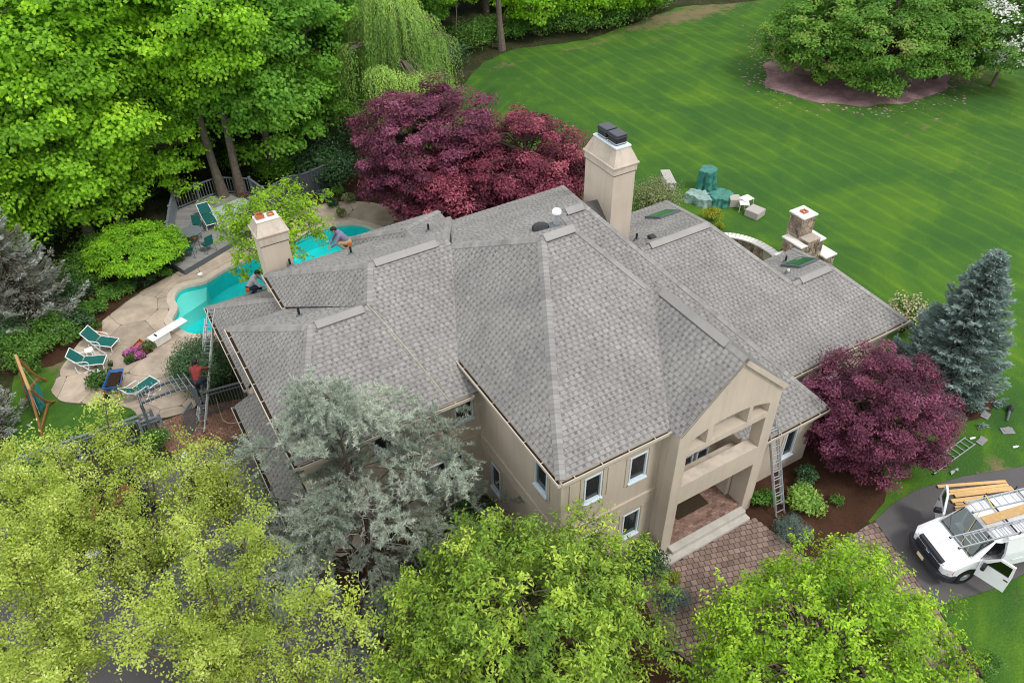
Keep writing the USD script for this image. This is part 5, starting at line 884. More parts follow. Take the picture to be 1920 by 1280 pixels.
tc = at(364, 455, DZ); tt = thing('patio_table', 'round green glass-topped table on the deck', 'table', tc); MB().lathe([(0.001, 0.7), (0.55, 0.7), (0.57, 0.715), (0.55, 0.73), (0.001, 0.73)], 28).build('table_top', MATS['rail_paint'], tt)
for k in range(4): a = k*PI/2+0.4; MB().tube([(0.4*math.cos(a), 0.4*math.sin(a), 0.7), (0.5*math.cos(a), 0.5*math.sin(a), 0)], 0.018, 6).build('leg', MATS['grey_paint'], tt)
for px, lb in (((336, 470), 'green patio chair left of the deck table'), ((372, 440), 'green patio chair behind the deck table'), ((358, 480), 'green patio chair in front of the deck table'), ((392, 470), 'green patio chair right of the deck table under the small tree')):
    c = at(*px, DZ); patio_chair(lb, px, math.atan2(tc[1]-c[1], tc[0]-c[0]))
pot('small orange pot standing on the deck table', (365, 448), DZ+0.73, 0.09, 0.13, 'terracotta', 0.1, 0.1, N=24, L=0.08, seed=18)
# ---- garden swing
sw = thing('garden_swing', 'wooden garden swing with curved legs and green cloth seat', 'swing'); A, B = at(31, 669, 2.05), at(54, 727, 2.05); F1, F2 = at(88, 713, 0), at(103, 752, 0); ab = (B-A)
MB().beam(A-ab*0.05, B+ab*0.05, 0.11, 0.13, ch=0.012).build('top_beam', MATS['pine_wood'], sw)
for X, Ft in ((A, F1), (B, F2)):
    back = X*[1, 1, 0]-(Ft-X*[1, 1, 0])*0.75; MB().tube(spline([X, X+(Ft-X)*0.4+[0, 0, -0.32], X+(Ft-X)*0.7+[0, 0, -0.25], Ft], 6), 0.055, 8).build('leg', MATS['brown_wood'], sw); MB().tube([X, back], 0.05, 8).build('leg', MATS['brown_wood'], sw); MB().beam(X*[1, 1, 0]+[0, 0, 0.45]-(Ft-X*[1, 1, 0])*0.55, X*[1, 1, 0]+[0, 0, 0.45]+(Ft-X*[1, 1, 0])*0.6, 0.06, 0.08).build('side_bar', MATS['brown_wood'], sw)
m = (A+B)/2*[1, 1, 0]; u = ab/np.linalg.norm(ab); o = ((F1+F2)/2-m)*[1, 1, 0]; o /= np.linalg.norm(o); hw = 0.78
def cl(p, q, r_, s, name, mat): pane4(p, q, r_, s, th=0.02).build(name, MATS[mat], sw)
cl(m-u*hw+o*0.5+[0, 0, 0.5], m+u*hw+o*0.5+[0, 0, 0.5], m+u*hw-o*0.1+[0, 0, 0.47], m-u*hw-o*0.1+[0, 0, 0.47], 'seat_cloth', 'sling_green'); cl(m-u*hw-o*0.1+[0, 0, 0.5], m+u*hw-o*0.1+[0, 0, 0.5], m+u*hw-o*0.45+[0, 0, 1.15], m-u*hw-o*0.45+[0, 0, 1.15], 'back_cloth', 'sling_green')
for s in (-1, 1):
    for k in (0.3, -0.25): MB().tube([m+u*hw*s+o*k+[0, 0, 0.5], m+u*hw*s+[0, 0, 2.0]], 0.01, 5).build('rope', MATS['rope'], sw)
# ---- fences and the arched gate
def picket_fence(label, a, b, h=1.25, step=0.12, mat='grey_paint', posts=2.4, name='picket_fence'):
    a, b = np.array([a[0], a[1], 0.0]), np.array([b[0], b[1], 0.0]); t = thing(name, label, 'fence'); L = np.linalg.norm(b-a); d = (b-a)/L
    for z, w in ((h, 0.09), (h-0.2, 0.045), (0.15, 0.05)): MB().beam(a+[0, 0, z], b+[0, 0, z], w, 0.05, ch=0.006).build('rail', MATS[mat], t)
    for s in np.arange(0, L+0.01, L/max(1, round(L/posts))): MB().box(a+d*s+[0, 0, h/2+0.06], (0.1, 0.1, h+0.12), ch=0.008).build('post', MATS[mat], t)
    for s in np.arange(0.12, L-0.05, step): MB().box(a+d*s+[0, 0, h/2], (0.025, 0.025, h-0.1)).build('picket', MATS[mat], t)
    return t
picket_fence('grey picket fence between the small lawn and the asphalt court', at(-20, 877, 1.25), at(283, 771, 1.25), mat='rail_paint')
picket_fence('dark picket fence in front of the round hedge', at(378, 738, 1.2), at(452, 718, 1.2))
picket_fence('short grey picket fence below the gate post', at(262, 797, 1.1), at(300, 784, 1.1), mat='rail_paint')
ga = thing('arched_gate', 'grey arched trellis over the open gate to the pool patio', 'gate'); bk = [at(x, y, 2.15) for x, y in ((258, 741), (275, 733), (300, 722.5), (325, 714), (352, 709))]; fr = [at(x, y, 2.15) for x, y in ((263, 757), (285, 748), (310, 738), (335, 729.5), (362, 723))]
for pts in (bk, fr):
    s = spline(pts, 5)
    for a, b in zip(s[:-1], s[1:]): pass
    v, f = tube(s, 0.01, 4); m = MB()
    for a, b in zip(s[:-1], s[1:]): m.beam(a-(b-a)*0.02, b+(b-a)*0.02, 0.05, 0.1)
    m.build('arch_beam', MATS['grey_paint'], ga)
sb, sf = spline(bk, 12), spline(fr, 12)
for k in np.linspace(1, len(sb)-2, 11).astype(int): d = sf[k]-sb[k]; MB().beam(sb[k]-d*0.45+[0, 0, 0.09], sf[k]+d*0.45+[0, 0, 0.09], 0.028, 0.045).build('rafter', MATS['rail_paint'], ga)
for p in (bk[0], fr[0], bk[-1], fr[-1]): MB().box((p[0], p[1], 1.05), (0.085, 0.085, 2.1), ch=0.01).build('post', MATS['grey_paint'], ga)
a, b = at(357, 817, 0.1), at(373, 792, 0.1); gl = UsdGeom.Xform.Define(stage, str(ga.GetPath())+'/gate_leaf')
for z in (1.25, 0.15): MB().beam(a*[1, 1, 0]+[0, 0, z], b*[1, 1, 0]+[0, 0, z], 0.05, 0.08).build('rail', MATS['grey_paint'], gl)
for k in np.linspace(0, 1, 9): MB().box((a+(b-a)*k)*[1, 1, 0]+[0, 0, 0.7], (0.04, 0.04, 1.1)).build('picket', MATS['grey_paint'], gl)
plain('dark_fence', (0.045, 0.05, 0.06), 0.8)
df = thing('board_fence', 'dark board fence half hidden in shrubs behind the deck', 'fence'); pts = [at(x, y, 1.5) for x, y in ((505, 350), (540, 331), (562, 328), (582, 321), (640, 296))]
for a, b in zip(pts[:-1], pts[1:]):
    n = max(1, int(np.linalg.norm(b-a)/0.16))
    for k in range(n): c = a+(b-a)*(k+0.5)/n; d = (b-a)/n*0.47; MB().beam(c-d-[0, 0, 0.75], c+d-[0, 0, 0.75], 0.03, 1.45).build('board', MATS['dark_fence'], df)
    MB().beam(a, b, 0.1, 0.05).build('cap_rail', MATS['grey_paint'], df); MB().box(a-[0, 0, 0.7], (0.12, 0.12, 1.6)).build('post', MATS['dark_fence'], df)
# ---- dump trailer and rubbish under the front trees
plain('rust_brown', (0.16, 0.06, 0.035), 0.85, 0, 0.2, 0.4, 4); plain('white_plastic', (0.7, 0.72, 0.74), 0.45, 0, 0.4, 0.06)
c = at(205, 990, 0.0); tl = thing('dump_trailer', 'black dump trailer half hidden under the yellow-green tree', 'trailer', c, math.radians(194))
MB().tm((m3.Manifold.cube((3.2, 1.9, 0.9), True)-m3.Manifold.cube((3.05, 1.75, 0.9), True).translate((0, 0, 0.08))).translate((0, 0, 1.0))).build('box', MATS['bumper_black'], tl)
for x in (-0.45, 0.45):
    for s in (-1, 1): MB().lathe([(0.12, -0.1), (0.32, -0.1), (0.34, 0), (0.32, 0.1), (0.12, 0.1)], 20, (x, s*1.06, 0.34), R=rotx(PI/2)).build('wheel', MATS['tyre'], tl)
MB().beam((1.6, 0.5, 0.5), (2.9, 0, 0.5), 0.08, 0.1).beam((1.6, -0.5, 0.5), (2.9, 0, 0.5), 0.08, 0.1).build('drawbar', MATS['bumper_black'], tl)
q = np.random.default_rng(8)
m = MB(); [m.box((q.uniform(-1.2, 1.2), q.uniform(-0.6, 0.6), 0.75+0.05*k/4), (q.uniform(0.5, 1.2), q.uniform(0.15, 0.4), 0.04), R=rotz(q.uniform(0, 3)) @ rotx(q.normal(0, 0.25))) for k in range(26)]; m.build('scrap_wood', MATS['rust_brown'], tl, kind='stuff')
for i, (px, z, s, lb) in enumerate([((162, 1000), 0.9, 0.3, 'white plastic bag in the trailer, upper of the bags'), ((176, 1036), 0.85, 0.42, 'large white plastic bag in the trailer'), ((186, 1012), 0.9, 0.25, 'small white plastic bag beside the large one in the trailer'), ((130, 1062), 0.2, 0.3, 'white plastic bag lying below the trailer'), ((343, 853), 0.15, 0.36, 'crumpled white sheet on the asphalt near the paver path'), ((97, 932), 0.15, 0.3, 'crumpled white sheet on the asphalt left of the trailer'), ((68, 962), 0.15, 0.3, 'white plastic bag at the left edge of the asphalt court')]):
    c = at(*px, z); s = s*0.6; sp = trimesh.creation.icosphere(3, 1.0); v = np.array(sp.vertices); v = v*(0.75+0.5*meshkit.fbm(v*2.2+i*5, 3, i)[:, None])*[s, s*0.8, s*0.5]; mesh_thing('white_bag', MB().add(v+c, sp.faces), MATS['white_plastic'], lb, 'bag')
# ---- mat, rope, hose
mesh_thing('doormat', MB().box((5.99, 0.55, 0.412), (1.42, 0.6, 0.02), ch=0.005).box((5.99, 0.55, 0.425), (1.26, 0.46, 0.01), ch=0.003), plain('mat_brown', (0.045, 0.033, 0.02), 0.95, 0, 0.1, 0.3, 20, 0.5, 120), 'dark brown doormat on the brick floor of the portico', 'doormat')
rp = [on(690, 574, 'W_front')+[0, 0, 0.05]]+[on(x, y, 'W_front')+[0, 0, 0.03] for x, y in ((712, 597), (745, 634), (770, 664), (800, 700), (828, 735), (840, 750))]
mesh_thing('safety_rope', MB().tube(spline(rp, 4), 0.012, 5), MATS['rope'], 'thin rope running down the roof from the ridge to the gutter', 'rope')
mesh_thing('garden_hose', MB().tube(spline([at(x, y, 0.03) for x, y in ((405, 745), (412, 770), (418, 786), (430, 793), (447, 791))], 6), 0.014, 6), MATS['rope'], 'thin pale hose on the ground beside the climbing ladder', 'hose')
# ================================================================ people: two roofers on the roof, one on the ladder
plain('shirt_red', (0.2, 0.04, 0.035), 0.85, 0, 0.1, 0.15, 12); plain('shirt_grey', (0.36, 0.33, 0.36), 0.85, 0, 0.1, 0.15, 12); plain('shirt_mauve', (0.17, 0.16, 0.24), 0.85, 0, 0.1, 0.2, 12)
plain('jeans_dark', (0.02, 0.028, 0.045), 0.85, 0, 0.1, 0.2, 12); plain('trousers_tan', (0.3, 0.23, 0.14), 0.85, 0, 0.1, 0.15, 12); plain('pouch_orange', (0.4, 0.13, 0.04), 0.7, 0, 0.2, 0.2, 15); plain('boot', (0.22, 0.1, 0.04), 0.8); plain('eye_dark', (0.01, 0.008, 0.006), 0.2)
def bones(lst, inflate=0.0, length=0.03, it=8):
    M = None
    for p, q, a, b in lst:
        k = m3.Manifold.batch_hull([m3.Manifold.sphere(a+inflate, 14).translate(tuple(map(float, p))), m3.Manifold.sphere(b+inflate, 14).translate(tuple(map(float, q)))]); M = k if M is None else M+k
    m = M.refine_to_length(length).to_mesh(); t = trimesh.Trimesh(np.array(m.vert_properties[:, :3]), np.array(m.tri_verts)); trimesh.smoothing.filter_taubin(t, iterations=it); return t
def person(label, loc, face, J, shirt, trousers, pouch=None):
    """J: hip, chest, neck, head, and per side knee, ankle, toe, elbow, wrist, grip (fingers' direction) in a frame with x forward, z up."""
    t = thing('person', label, 'person', loc, face); V3 = lambda p: np.array(p, float); hip, ch, nk, hd = (V3(J[k]) for k in ('hip', 'chest', 'neck', 'head')); up = (ch-hip)/np.linalg.norm(ch-hip); Y = np.array([0, 1.0, 0])
    torso = [(hip+Y*0.07, hip-Y*0.07, 0.125, 0.125), (hip, (hip+ch)/2, 0.135, 0.12), ((hip+ch)/2+Y*0.05, ch+Y*0.08, 0.11, 0.12), ((hip+ch)/2-Y*0.05, ch-Y*0.08, 0.11, 0.12), (ch+Y*0.08, ch+up*0.1+Y*0.17, 0.12, 0.065), (ch-Y*0.08, ch+up*0.1-Y*0.17, 0.12, 0.065), (ch+up*0.08, nk, 0.1, 0.06)]
    arms, fore, legs, feet, hands = [], [], [], [], []
    for s, k in ((1, 'l'), (-1, 'r')):
        sh = ch+up*0.1+Y*s*0.19; el, wr, kn, an, to = (V3(J[k+x]) for x in ('elbow', 'wrist', 'knee', 'ankle', 'toe')); arms += [(sh, el, 0.062, 0.046), (el, el+(wr-el)*0.8, 0.046, 0.035)]; fore += [(el, wr, 0.043, 0.028)]
        h0 = hip+Y*s*0.095; legs += [(h0, kn, 0.1, 0.064), (kn, kn+(an-kn)*0.35, 0.064, 0.06), (kn+(an-kn)*0.35, an, 0.06, 0.042)]; feet += [(an, an+[0, 0, -0.03], 0.05, 0.05), (an+[-0.03, 0, -0.04], to, 0.046, 0.04)]
        g = V3(J[k+'grip']); g /= np.linalg.norm(g); sd = np.cross(g, [0, 0, 1.0]); sd = sd/np.linalg.norm(sd) if np.linalg.norm(sd) > 0.1 else Y; dn = np.cross(sd, g); dn = dn if dn[2] < 0 else -dn
        hands += [(wr, wr+g*0.05, 0.027, 0.03), (wr+g*0.05+sd*0.025, wr+g*0.08+sd*0.03, 0.02, 0.014), (wr+g*0.05-sd*0.025, wr+g*0.08-sd*0.03, 0.02, 0.014)]
        for f_, (o, L) in enumerate(((-0.033, 0.065), (-0.011, 0.08), (0.011, 0.076), (0.033, 0.06))): a = wr+g*0.085+sd*o; b = a+g*L*0.5+dn*0.008; hands += [(a, b, 0.0095, 0.009), (b, b+g*L*0.3+dn*L*0.4, 0.009, 0.008)]
        a = wr+g*0.03+sd*0.032*s; b = a+g*0.035+sd*s*0.03+dn*0.01; hands += [(a, b, 0.012, 0.01), (b, b+g*0.03+dn*0.018, 0.01, 0.009)]
    fd = V3(J.get('look', (1, 0, -0.2))); fd /= np.linalg.norm(fd); hu = np.cross(fd, Y); hu = hu if hu[2] > 0 else -hu
    head = [(hd+hu*0.03-fd*0.012, hd+hu*0.02+fd*0.02, 0.092, 0.085), (hd-hu*0.02, hd-hu*0.075+fd*0.045, 0.075, 0.045), (hd+fd*0.098-hu*0.005, hd+fd*0.108-hu*0.03, 0.012, 0.016), (hd+Y*0.088-hu*0.01, hd+Y*0.09+hu*0.025, 0.014, 0.018), (hd-Y*0.088-hu*0.01, hd-Y*0.09+hu*0.025, 0.014, 0.018), (nk, hd-hu*0.03, 0.056, 0.055)]
    MB().tm(bones(torso+fore+legs+head+[(a, b, x*0.8, y*0.8) for a, b, x, y in arms]+hands, 0.0, 0.022, 4)).build('body', MATS['skin'], t, smooth=True)
    MB().tm(bones(torso[1:]+arms, 0.014)).build('shirt', MATS[shirt], t, smooth=True); MB().tm(bones([torso[0], (hip, hip+up*0.08, 0.135, 0.13)]+legs, 0.014)).build('trousers', MATS[trousers], t, smooth=True)
    for p in (feet[:2], feet[2:]): MB().tm(bones(p, 0.008)).build('boot', MATS['boot'], t, smooth=True)
    MB().tm(bones([(hd+hu*0.05-fd*0.03, hd+hu*0.06+fd*0.02, 0.088, 0.075), (hd+hu*0.02-fd*0.05, hd-hu*0.03-fd*0.06, 0.082, 0.055)], 0.012)).build('hair', MATS['hair'], t, smooth=True)
    for s in (-1, 1): MB().tm(m3.Manifold.sphere(0.012, 12).translate(tuple(hd+fd*0.092+Y*s*0.032+hu*0.018))).build('eye', MATS['eye_dark'], t)
    if pouch:
        for s in (-1, 1): MB().box(hip+Y*s*0.19+[-0.02, 0, -0.02], (0.2, 0.1, 0.22), ch=0.03).build('tool_pouch', MATS['pouch_orange'], t)
        MB().lathe([(0.165, -0.03), (0.17, 0), (0.165, 0.03)], 20, hip+up*0.05).build('belt', MATS['pouch_orange'], t)
    return t
hdir = lambda v: math.atan2(v[1], v[0])
squat = dict(hip=(-0.16, 0, 0.34), chest=(0.12, 0, 0.7), neck=(0.24, 0, 0.88), head=(0.34, 0, 0.98), look=(1, 0, -0.75), lknee=(0.28, 0.2, 0.44), rknee=(0.3, -0.18, 0.4), lankle=(0.0, 0.17, 0.09), rankle=(-0.06, -0.15, 0.08), ltoe=(0.16, 0.18, 0.04), rtoe=(0.1, -0.16, 0.04), lelbow=(0.36, 0.27, 0.5), relbow=(0.38, -0.26, 0.5), lwrist=(0.56, 0.14, 0.28), rwrist=(0.58, -0.12, 0.24), lgrip=(1, -0.2, -0.5), rgrip=(1, 0.2, -0.6))
f1 = -CR*0.9-CF*[1, 1, 0]*0.35; f2 = CR*0.95+CF*[1, 1, 0]*0.1
person('person in mauve-grey shirt and tan trousers crouching on the roof above the pool', on(648, 466, 'W_back')+[0, 0, -0.02], hdir(f1), squat, 'shirt_mauve', 'trousers_tan', True)
kneel = {**squat, 'lknee': (0.26, 0.17, 0.1), 'lankle': (-0.2, 0.16, 0.08), 'ltoe': (-0.3, 0.16, 0.05), 'hip': (-0.16, 0, 0.28), 'rwrist': (0.6, -0.05, 0.34)}
person('person in pale grey shirt and tool belt kneeling on the lower roof corner', on(477, 549, 'W3_back')+[0, 0, 0.02], hdir(f2), kneel, 'shirt_grey', 'jeans_dark', True)
la, lb_ = at(375, 811, 0), at(394, 578, 3.35); lt = lb_-la; k = 0.27; fp_ = la+lt*k; sl = lt[2]/np.linalg.norm(lt[:2]); R_ = lambda h: h/sl
climb = dict(hip=(-0.02, 0, 0.98), chest=(0.22, 0, 1.36), neck=(0.33, 0, 1.54), head=(0.4, 0, 1.66), look=(1, 0, 0.05), lknee=(0.2, 0.13, 0.56), rknee=(0.36, -0.14, 0.78), lankle=(0.0, 0.1, 0.12), rankle=(R_(0.24), -0.1, 0.36), ltoe=(0.12, 0.11, 0.1), rtoe=(R_(0.24)+0.12, -0.11, 0.35), lelbow=(0.5, 0.27, 1.18), relbow=(0.52, -0.27, 1.22), lwrist=(R_(0.72)-0.06, 0.21, 0.86), rwrist=(R_(0.78)-0.06, -0.21, 0.92), lgrip=(1, 0, 0.2), rgrip=(1, 0, 0.2))
person('person in a red shirt and dark trousers climbing the tall ladder at the house corner', fp_-[0, 0, 0.02], hdir(lt), climb, 'shirt_red', 'jeans_dark')
# ================================================================ trees and shrubs
leafmat('maple_leaf', [(0, (0.05, 0.11, 0.01)), (0.45, (0.09, 0.18, 0.012)), (0.75, (0.15, 0.26, 0.016)), (1, (0.23, 0.35, 0.025))], 0.47, gain=2.45)
leafmat('deep_maple_leaf', [(0, (0.026, 0.072, 0.01)), (0.5, (0.055, 0.125, 0.013)), (1, (0.11, 0.2, 0.025))], 0.45, gain=2.75)
leafmat('willow_leaf', [(0, (0.045, 0.09, 0.018)), (0.5, (0.1, 0.165, 0.035)), (1, (0.19, 0.26, 0.06))], 0.45, gain=2.7)
leafmat('purple_leaf', [(0, (0.024, 0.007, 0.013)), (0.4, (0.06, 0.014, 0.028)), (0.75, (0.115, 0.028, 0.052)), (1, (0.17, 0.06, 0.1))], 0.2, gain=1.8)
leafmat('crimson_leaf', [(0, (0.026, 0.006, 0.011)), (0.4, (0.075, 0.014, 0.025)), (0.75, (0.145, 0.028, 0.046)), (1, (0.24, 0.07, 0.09))], 0.25, gain=1.75)
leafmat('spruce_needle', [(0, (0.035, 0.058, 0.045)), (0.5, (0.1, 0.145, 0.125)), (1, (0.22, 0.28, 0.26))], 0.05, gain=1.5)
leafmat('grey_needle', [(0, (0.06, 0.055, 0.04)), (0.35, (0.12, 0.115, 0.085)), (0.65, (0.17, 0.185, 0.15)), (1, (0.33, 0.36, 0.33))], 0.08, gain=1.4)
leafmat('cedar_needle', [(0, (0.075, 0.095, 0.07)), (0.5, (0.2, 0.232, 0.185)), (0.8, (0.31, 0.34, 0.28)), (1, (0.42, 0.44, 0.37))], 0.14, gain=1.4)
leafmat('lime_leaf', [(0, (0.14, 0.2, 0.03)), (0.45, (0.3, 0.385, 0.06)), (0.8, (0.46, 0.54, 0.12)), (1, (0.62, 0.66, 0.26))], 0.45, gain=1.15)
leafmat('cherry_leaf', [(0, (0.05, 0.09, 0.014)), (0.45, (0.11, 0.18, 0.022)), (0.8, (0.2, 0.265, 0.035)), (1, (0.26, 0.32, 0.05))], 0.42, gain=2.0)
leafmat('fresh_leaf', [(0, (0.05, 0.11, 0.008)), (0.45, (0.12, 0.21, 0.014)), (0.85, (0.22, 0.33, 0.025)), (1, (0.28, 0.36, 0.05))], 0.42, gain=1.95)
leafmat('grove_leaf', [(0, (0.025, 0.07, 0.01)), (0.5, (0.06, 0.14, 0.016)), (0.85, (0.12, 0.2, 0.03)), (1, (0.16, 0.16, 0.06))], 0.35, gain=1.8)
leafmat('dark_leaf', [(0, (0.01, 0.03, 0.01)), (0.5, (0.025, 0.065, 0.02)), (1, (0.06, 0.12, 0.04))], 0.15, 0.4, 0.4, gain=1.3)
leafmat('mid_leaf', [(0, (0.02, 0.065, 0.01)), (0.5, (0.05, 0.125, 0.016)), (1, (0.12, 0.22, 0.035))], 0.25, gain=1.5)
leafmat('pale_leaf', [(0, (0.08, 0.11, 0.035)), (0.5, (0.17, 0.2, 0.08)), (1, (0.34, 0.34, 0.19))], 0.3, gain=1.2)
leafmat('yellow_leaf', [(0, (0.12, 0.16, 0.01)), (0.5, (0.24, 0.28, 0.02)), (1, (0.42, 0.4, 0.05))], 0.35)
leafmat('white_blossom', [(0, (0.5, 0.52, 0.45)), (1, (0.8, 0.8, 0.76))], 0.2); leafmat('cream_blossom', [(0, (0.4, 0.32, 0.17)), (1, (0.62, 0.55, 0.36))], 0.2)
leafmat('blue_leaf', [(0, (0.03, 0.055, 0.045)), (0.5, (0.075, 0.115, 0.095)), (1, (0.15, 0.2, 0.17))], 0.08, gain=1.4)

def crown(seed, R, ncl, rc, per, L, W, squash=0.5, shell=0.55, low=-0.75, tv=0.13, ct=0.16, lump=0.5, up=0.7, droop=0.2, fold=0.15, sprays=0):
    """Clumps of leaves spread through an uneven ellipsoid about the origin; returns the leaf mesh and the clump centres."""
    q = np.random.default_rng(seed); d = q.normal(0, 1, (ncl*3, 3)); d /= np.linalg.norm(d, axis=1, keepdims=True); d = d[d[:, 2] > low][:ncl]
    k = (q.uniform(shell**2, 1, (len(d), 1)))**0.5*(1-lump/2+lump*meshkit.fbm(d*2.1+seed, 3, seed)[:, None]*1.0); C = d*k*np.asarray(R)
    S = rc*q.uniform(0.65, 1.3, len(C)); tone = np.clip(0.5+q.normal(0, ct, len(C)), 0.05, 0.95); n = len(C)*per; ci = np.repeat(np.arange(len(C)), per)
    e = q.normal(0, 1, (n, 3)); e /= np.linalg.norm(e, axis=1, keepdims=True); rad = q.uniform(0.15, 1, (n, 1))**0.6; off = e*rad*S[ci][:, None]*[1, 1, squash]
    if sprays:                                                  # leaves set along a few twigs of each clump
        tw = q.normal(0, 1, (len(C), sprays, 3))*[1, 1, 0.55]+d[:, None]*0.7+[0, 0, 0.25]; tw /= np.linalg.norm(tw, axis=2, keepdims=True); si = q.integers(0, sprays, n); u = q.uniform(0.1, 1, (n, 1))**0.8; ax = tw[ci, si]
        off = (ax*u*1.35+q.normal(0, 0.13, (n, 3))*(0.5+0.5*u)-np.array([0, 0, 0.22])*u*u)*S[ci][:, None]; e = ax*0.5+q.normal(0, 0.5, (n, 3))
        crown.twigs = [(C[k], C[k]+tw[k, j]*S[k]*1.25-[0, 0, 0.2*S[k]]) for k in range(len(C)) for j in range(sprays)]
    else: crown.twigs = []
    P = C[ci]+off; nr = d[ci]*0.5+e*0.5*[1, 1, 0.6]+np.array([0, 0, up])+q.normal(0, 0.45, (n, 3))
    return leaves(P, nr, L, W, seed+1, tone[ci], tv, fold, droop), C
def trunk(mb, base, top, r0, r1, seed, bend=0.15, n=8, sides=9):
    q = np.random.default_rng(seed); t = np.linspace(0, 1, n)[:, None]; p = np.asarray(base, float)+(np.asarray(top, float)-np.asarray(base, float))*t; w = np.cumsum(q.normal(0, bend, (n, 3)), 0)*[1, 1, 0]; w -= w[0]; w *= (1-t*0.3)
    rr = r0+(r1-r0)*t[:, 0]**0.8; rr[0] *= 1.35; mb.tube(p+w, rr, sides); return p+w
def limbs(mb, stem, targets, r0, seed, take=1.0):
    q = np.random.default_rng(seed)
    for c in targets:
        if q.random() > take: continue
        z = stem[:, 2]; zs = np.clip(c[2]-np.linalg.norm(c[:2]-stem[-1, :2])*q.uniform(0.3, 0.7), z[0]+0.35*(z[-1]-z[0]), z[-1]); i = int(np.argmin(np.abs(z-zs))); a = stem[i]; m = a+(c-a)*0.55+[0, 0, 0.12*np.linalg.norm(c-a)]
        mb.tube(spline([a, m, c], 3), np.linspace(r0*(0.55+0.45*(1-i/len(stem))), r0*0.15, 7), 5, caps=False)
def tree(name, label, base, h, rt, cc, R, mat, seed, group=None, bark='bark', lean=(0, 0), limb=0.5, lr=0.09, cat='tree', bend=0.12, blossom=None, **kw):
    """base on the ground; crown centred cc above it (a point relative to the base)."""
    t = thing(name, label, cat, base, 0, group); (V, F, T), C = crown(seed, R, **kw); cc = np.asarray(cc, float)
    tr = MB(); st = trunk(tr, (0, 0, -0.1), (cc[0]+lean[0], cc[1]+lean[1], h), rt, rt*0.25, seed, bend); limbs(tr, st, C+cc, lr, seed+2, limb); [tr.tube([a+cc, b+cc], [0.008, 0.003], 3, caps=False) for a, b in crown.twigs]; tr.build('trunk', MATS[bark], t)
    MB().add(V+cc, F, T).build('crown', MATS[mat], t)
    if blossom: (V, F, T), _ = crown(seed+77, np.asarray(R)*1.03, blossom[1], blossom[2], blossom[3], blossom[4], blossom[4]*0.9, up=1.2, shell=0.85, low=-0.4); MB().add(V+cc, F, T).build('blossom', MATS[blossom[0]], t)
    return t.GetPrim() if hasattr(t, 'GetPrim') else t
def inst(root, loc, rz, label, group, scale=1.0):
    r_ = thing(root.GetName().rstrip('0123456789').rstrip('_'), label, root.GetCustomDataByKey('category'), loc, rz, group, None, scale); r_.GetReferences().AddInternalReference(root.GetPath()); r_.SetInstanceable(True); return r_
# ---- the woodland: four kinds of maple, copied
GW = 'maples of the woodland behind the pool and the lawn'
protos = []
for k, (mat, cz, R, ncl, L, lb, pos, sc) in enumerate([
    ('maple_leaf', 8.0, (4.2, 4.2, 7.4), 250, 0.25, 'tall bright yellow-green maple in the woodland left of the pool', (-9.6, 30.6), 0.95),
    ('maple_leaf', 9.0, (4.4, 4.4, 7.0), 240, 0.27, 'tall bright green maple in the woodland behind the deck', (-8.0, 31.2), 0.9),
    ('deep_maple_leaf', 8.2, (4.4, 4.4, 7.0), 230, 0.27, 'tall deep green maple in the woodland left of the willow', (1.2, 32.9), 1.0),
    ('maple_leaf', 12.2, (4.4, 4.4, 5.6), 170, 0.26, 'tall bright maple with a bare grey trunk rising through the deck', (-2.25, 31.6), 1.0)]):
    t = tree('maple_tree', lb, (*pos, 0), cz+R[2]*0.7, 0.27, (0, 0, cz), R, mat, 100+k, GW if k in (0, 1, 2) else None, ncl=ncl, rc=1.05, per=150, L=L*0.77, W=L*0.66, squash=0.42, shell=0.45, low=-0.92, tv=0.14, ct=0.17, lump=0.55, up=0.8, limb=0.35, bend=0.1)
    protos.append(t)
inst(protos[3], (-1.35, 31.15, 0), 2.2, 'bright maple with the right-hand bare trunk of the pair in the deck', None, 0.97)
spots = [(2, 4.6, 35.0, 0.95), (2, 7.6, 41.0, 1.0), (1, -4.6, 33.4, 0.85), (0, -14.0, 29.6, 0.9), (1, -17.6, 31, 0.95), (1, -12.4, 34.6, 1.0), (0, -6.2, 36.4, 1.05), (2, 7.0, 38.6, 0.95), (1, -16.4, 38, 1.05), (0, -10.4, 41, 1.1), (1, -2.4, 40.4, 1.05), (2, 2.4, 43.6, 1.1), (2, 8.6, 44.5, 1.0), (0, -21, 36, 1.0), (1, -7, 47, 1.15), (0, -0.4, 50, 1.15), (2, 7.6, 51, 1.1), (2, 13.4, 48.6, 1.0), (1, -14.2, 46, 1.15), (0, -21.6, 44, 1.15), (2, 17.0, 55, 1.0), (2, 22.5, 56, 1.05), (1, 28.6, 55.5, 1.0), (2, 33.4, 57, 1.05), (1, 39, 58, 1.0), (2, 45, 57, 1.0), (0, 12, 60, 1.1), (1, 4, 60, 1.15), (0, -5, 58, 1.15), (1, -14, 57, 1.15), (2, 52, 54, 1.0), (2, 60, 50, 1.0), (0, -24, 55, 1.2), (1, 22, 67, 1.1), (0, 32, 70, 1.1), (1, 10, 72, 1.15), (0, -4, 72, 1.2), (1, 44, 70, 1.1), (0, -28, 48, 1.1), (1, -24.5, 30.5, 0.9), (2, 66, 44, 1.0), (2, 72, 37, 1.0)]
rr = np.random.default_rng(17)
glab = {0: 'tall yellow-green maple among the woodland trees', 1: 'tall bright green maple among the woodland trees', 2: 'tall deep green maple among the woodland trees'}
for k, x, y, s in spots: inst(protos[k], (x, y, 0), rr.uniform(0, 6.28), glab[k], GW, s)
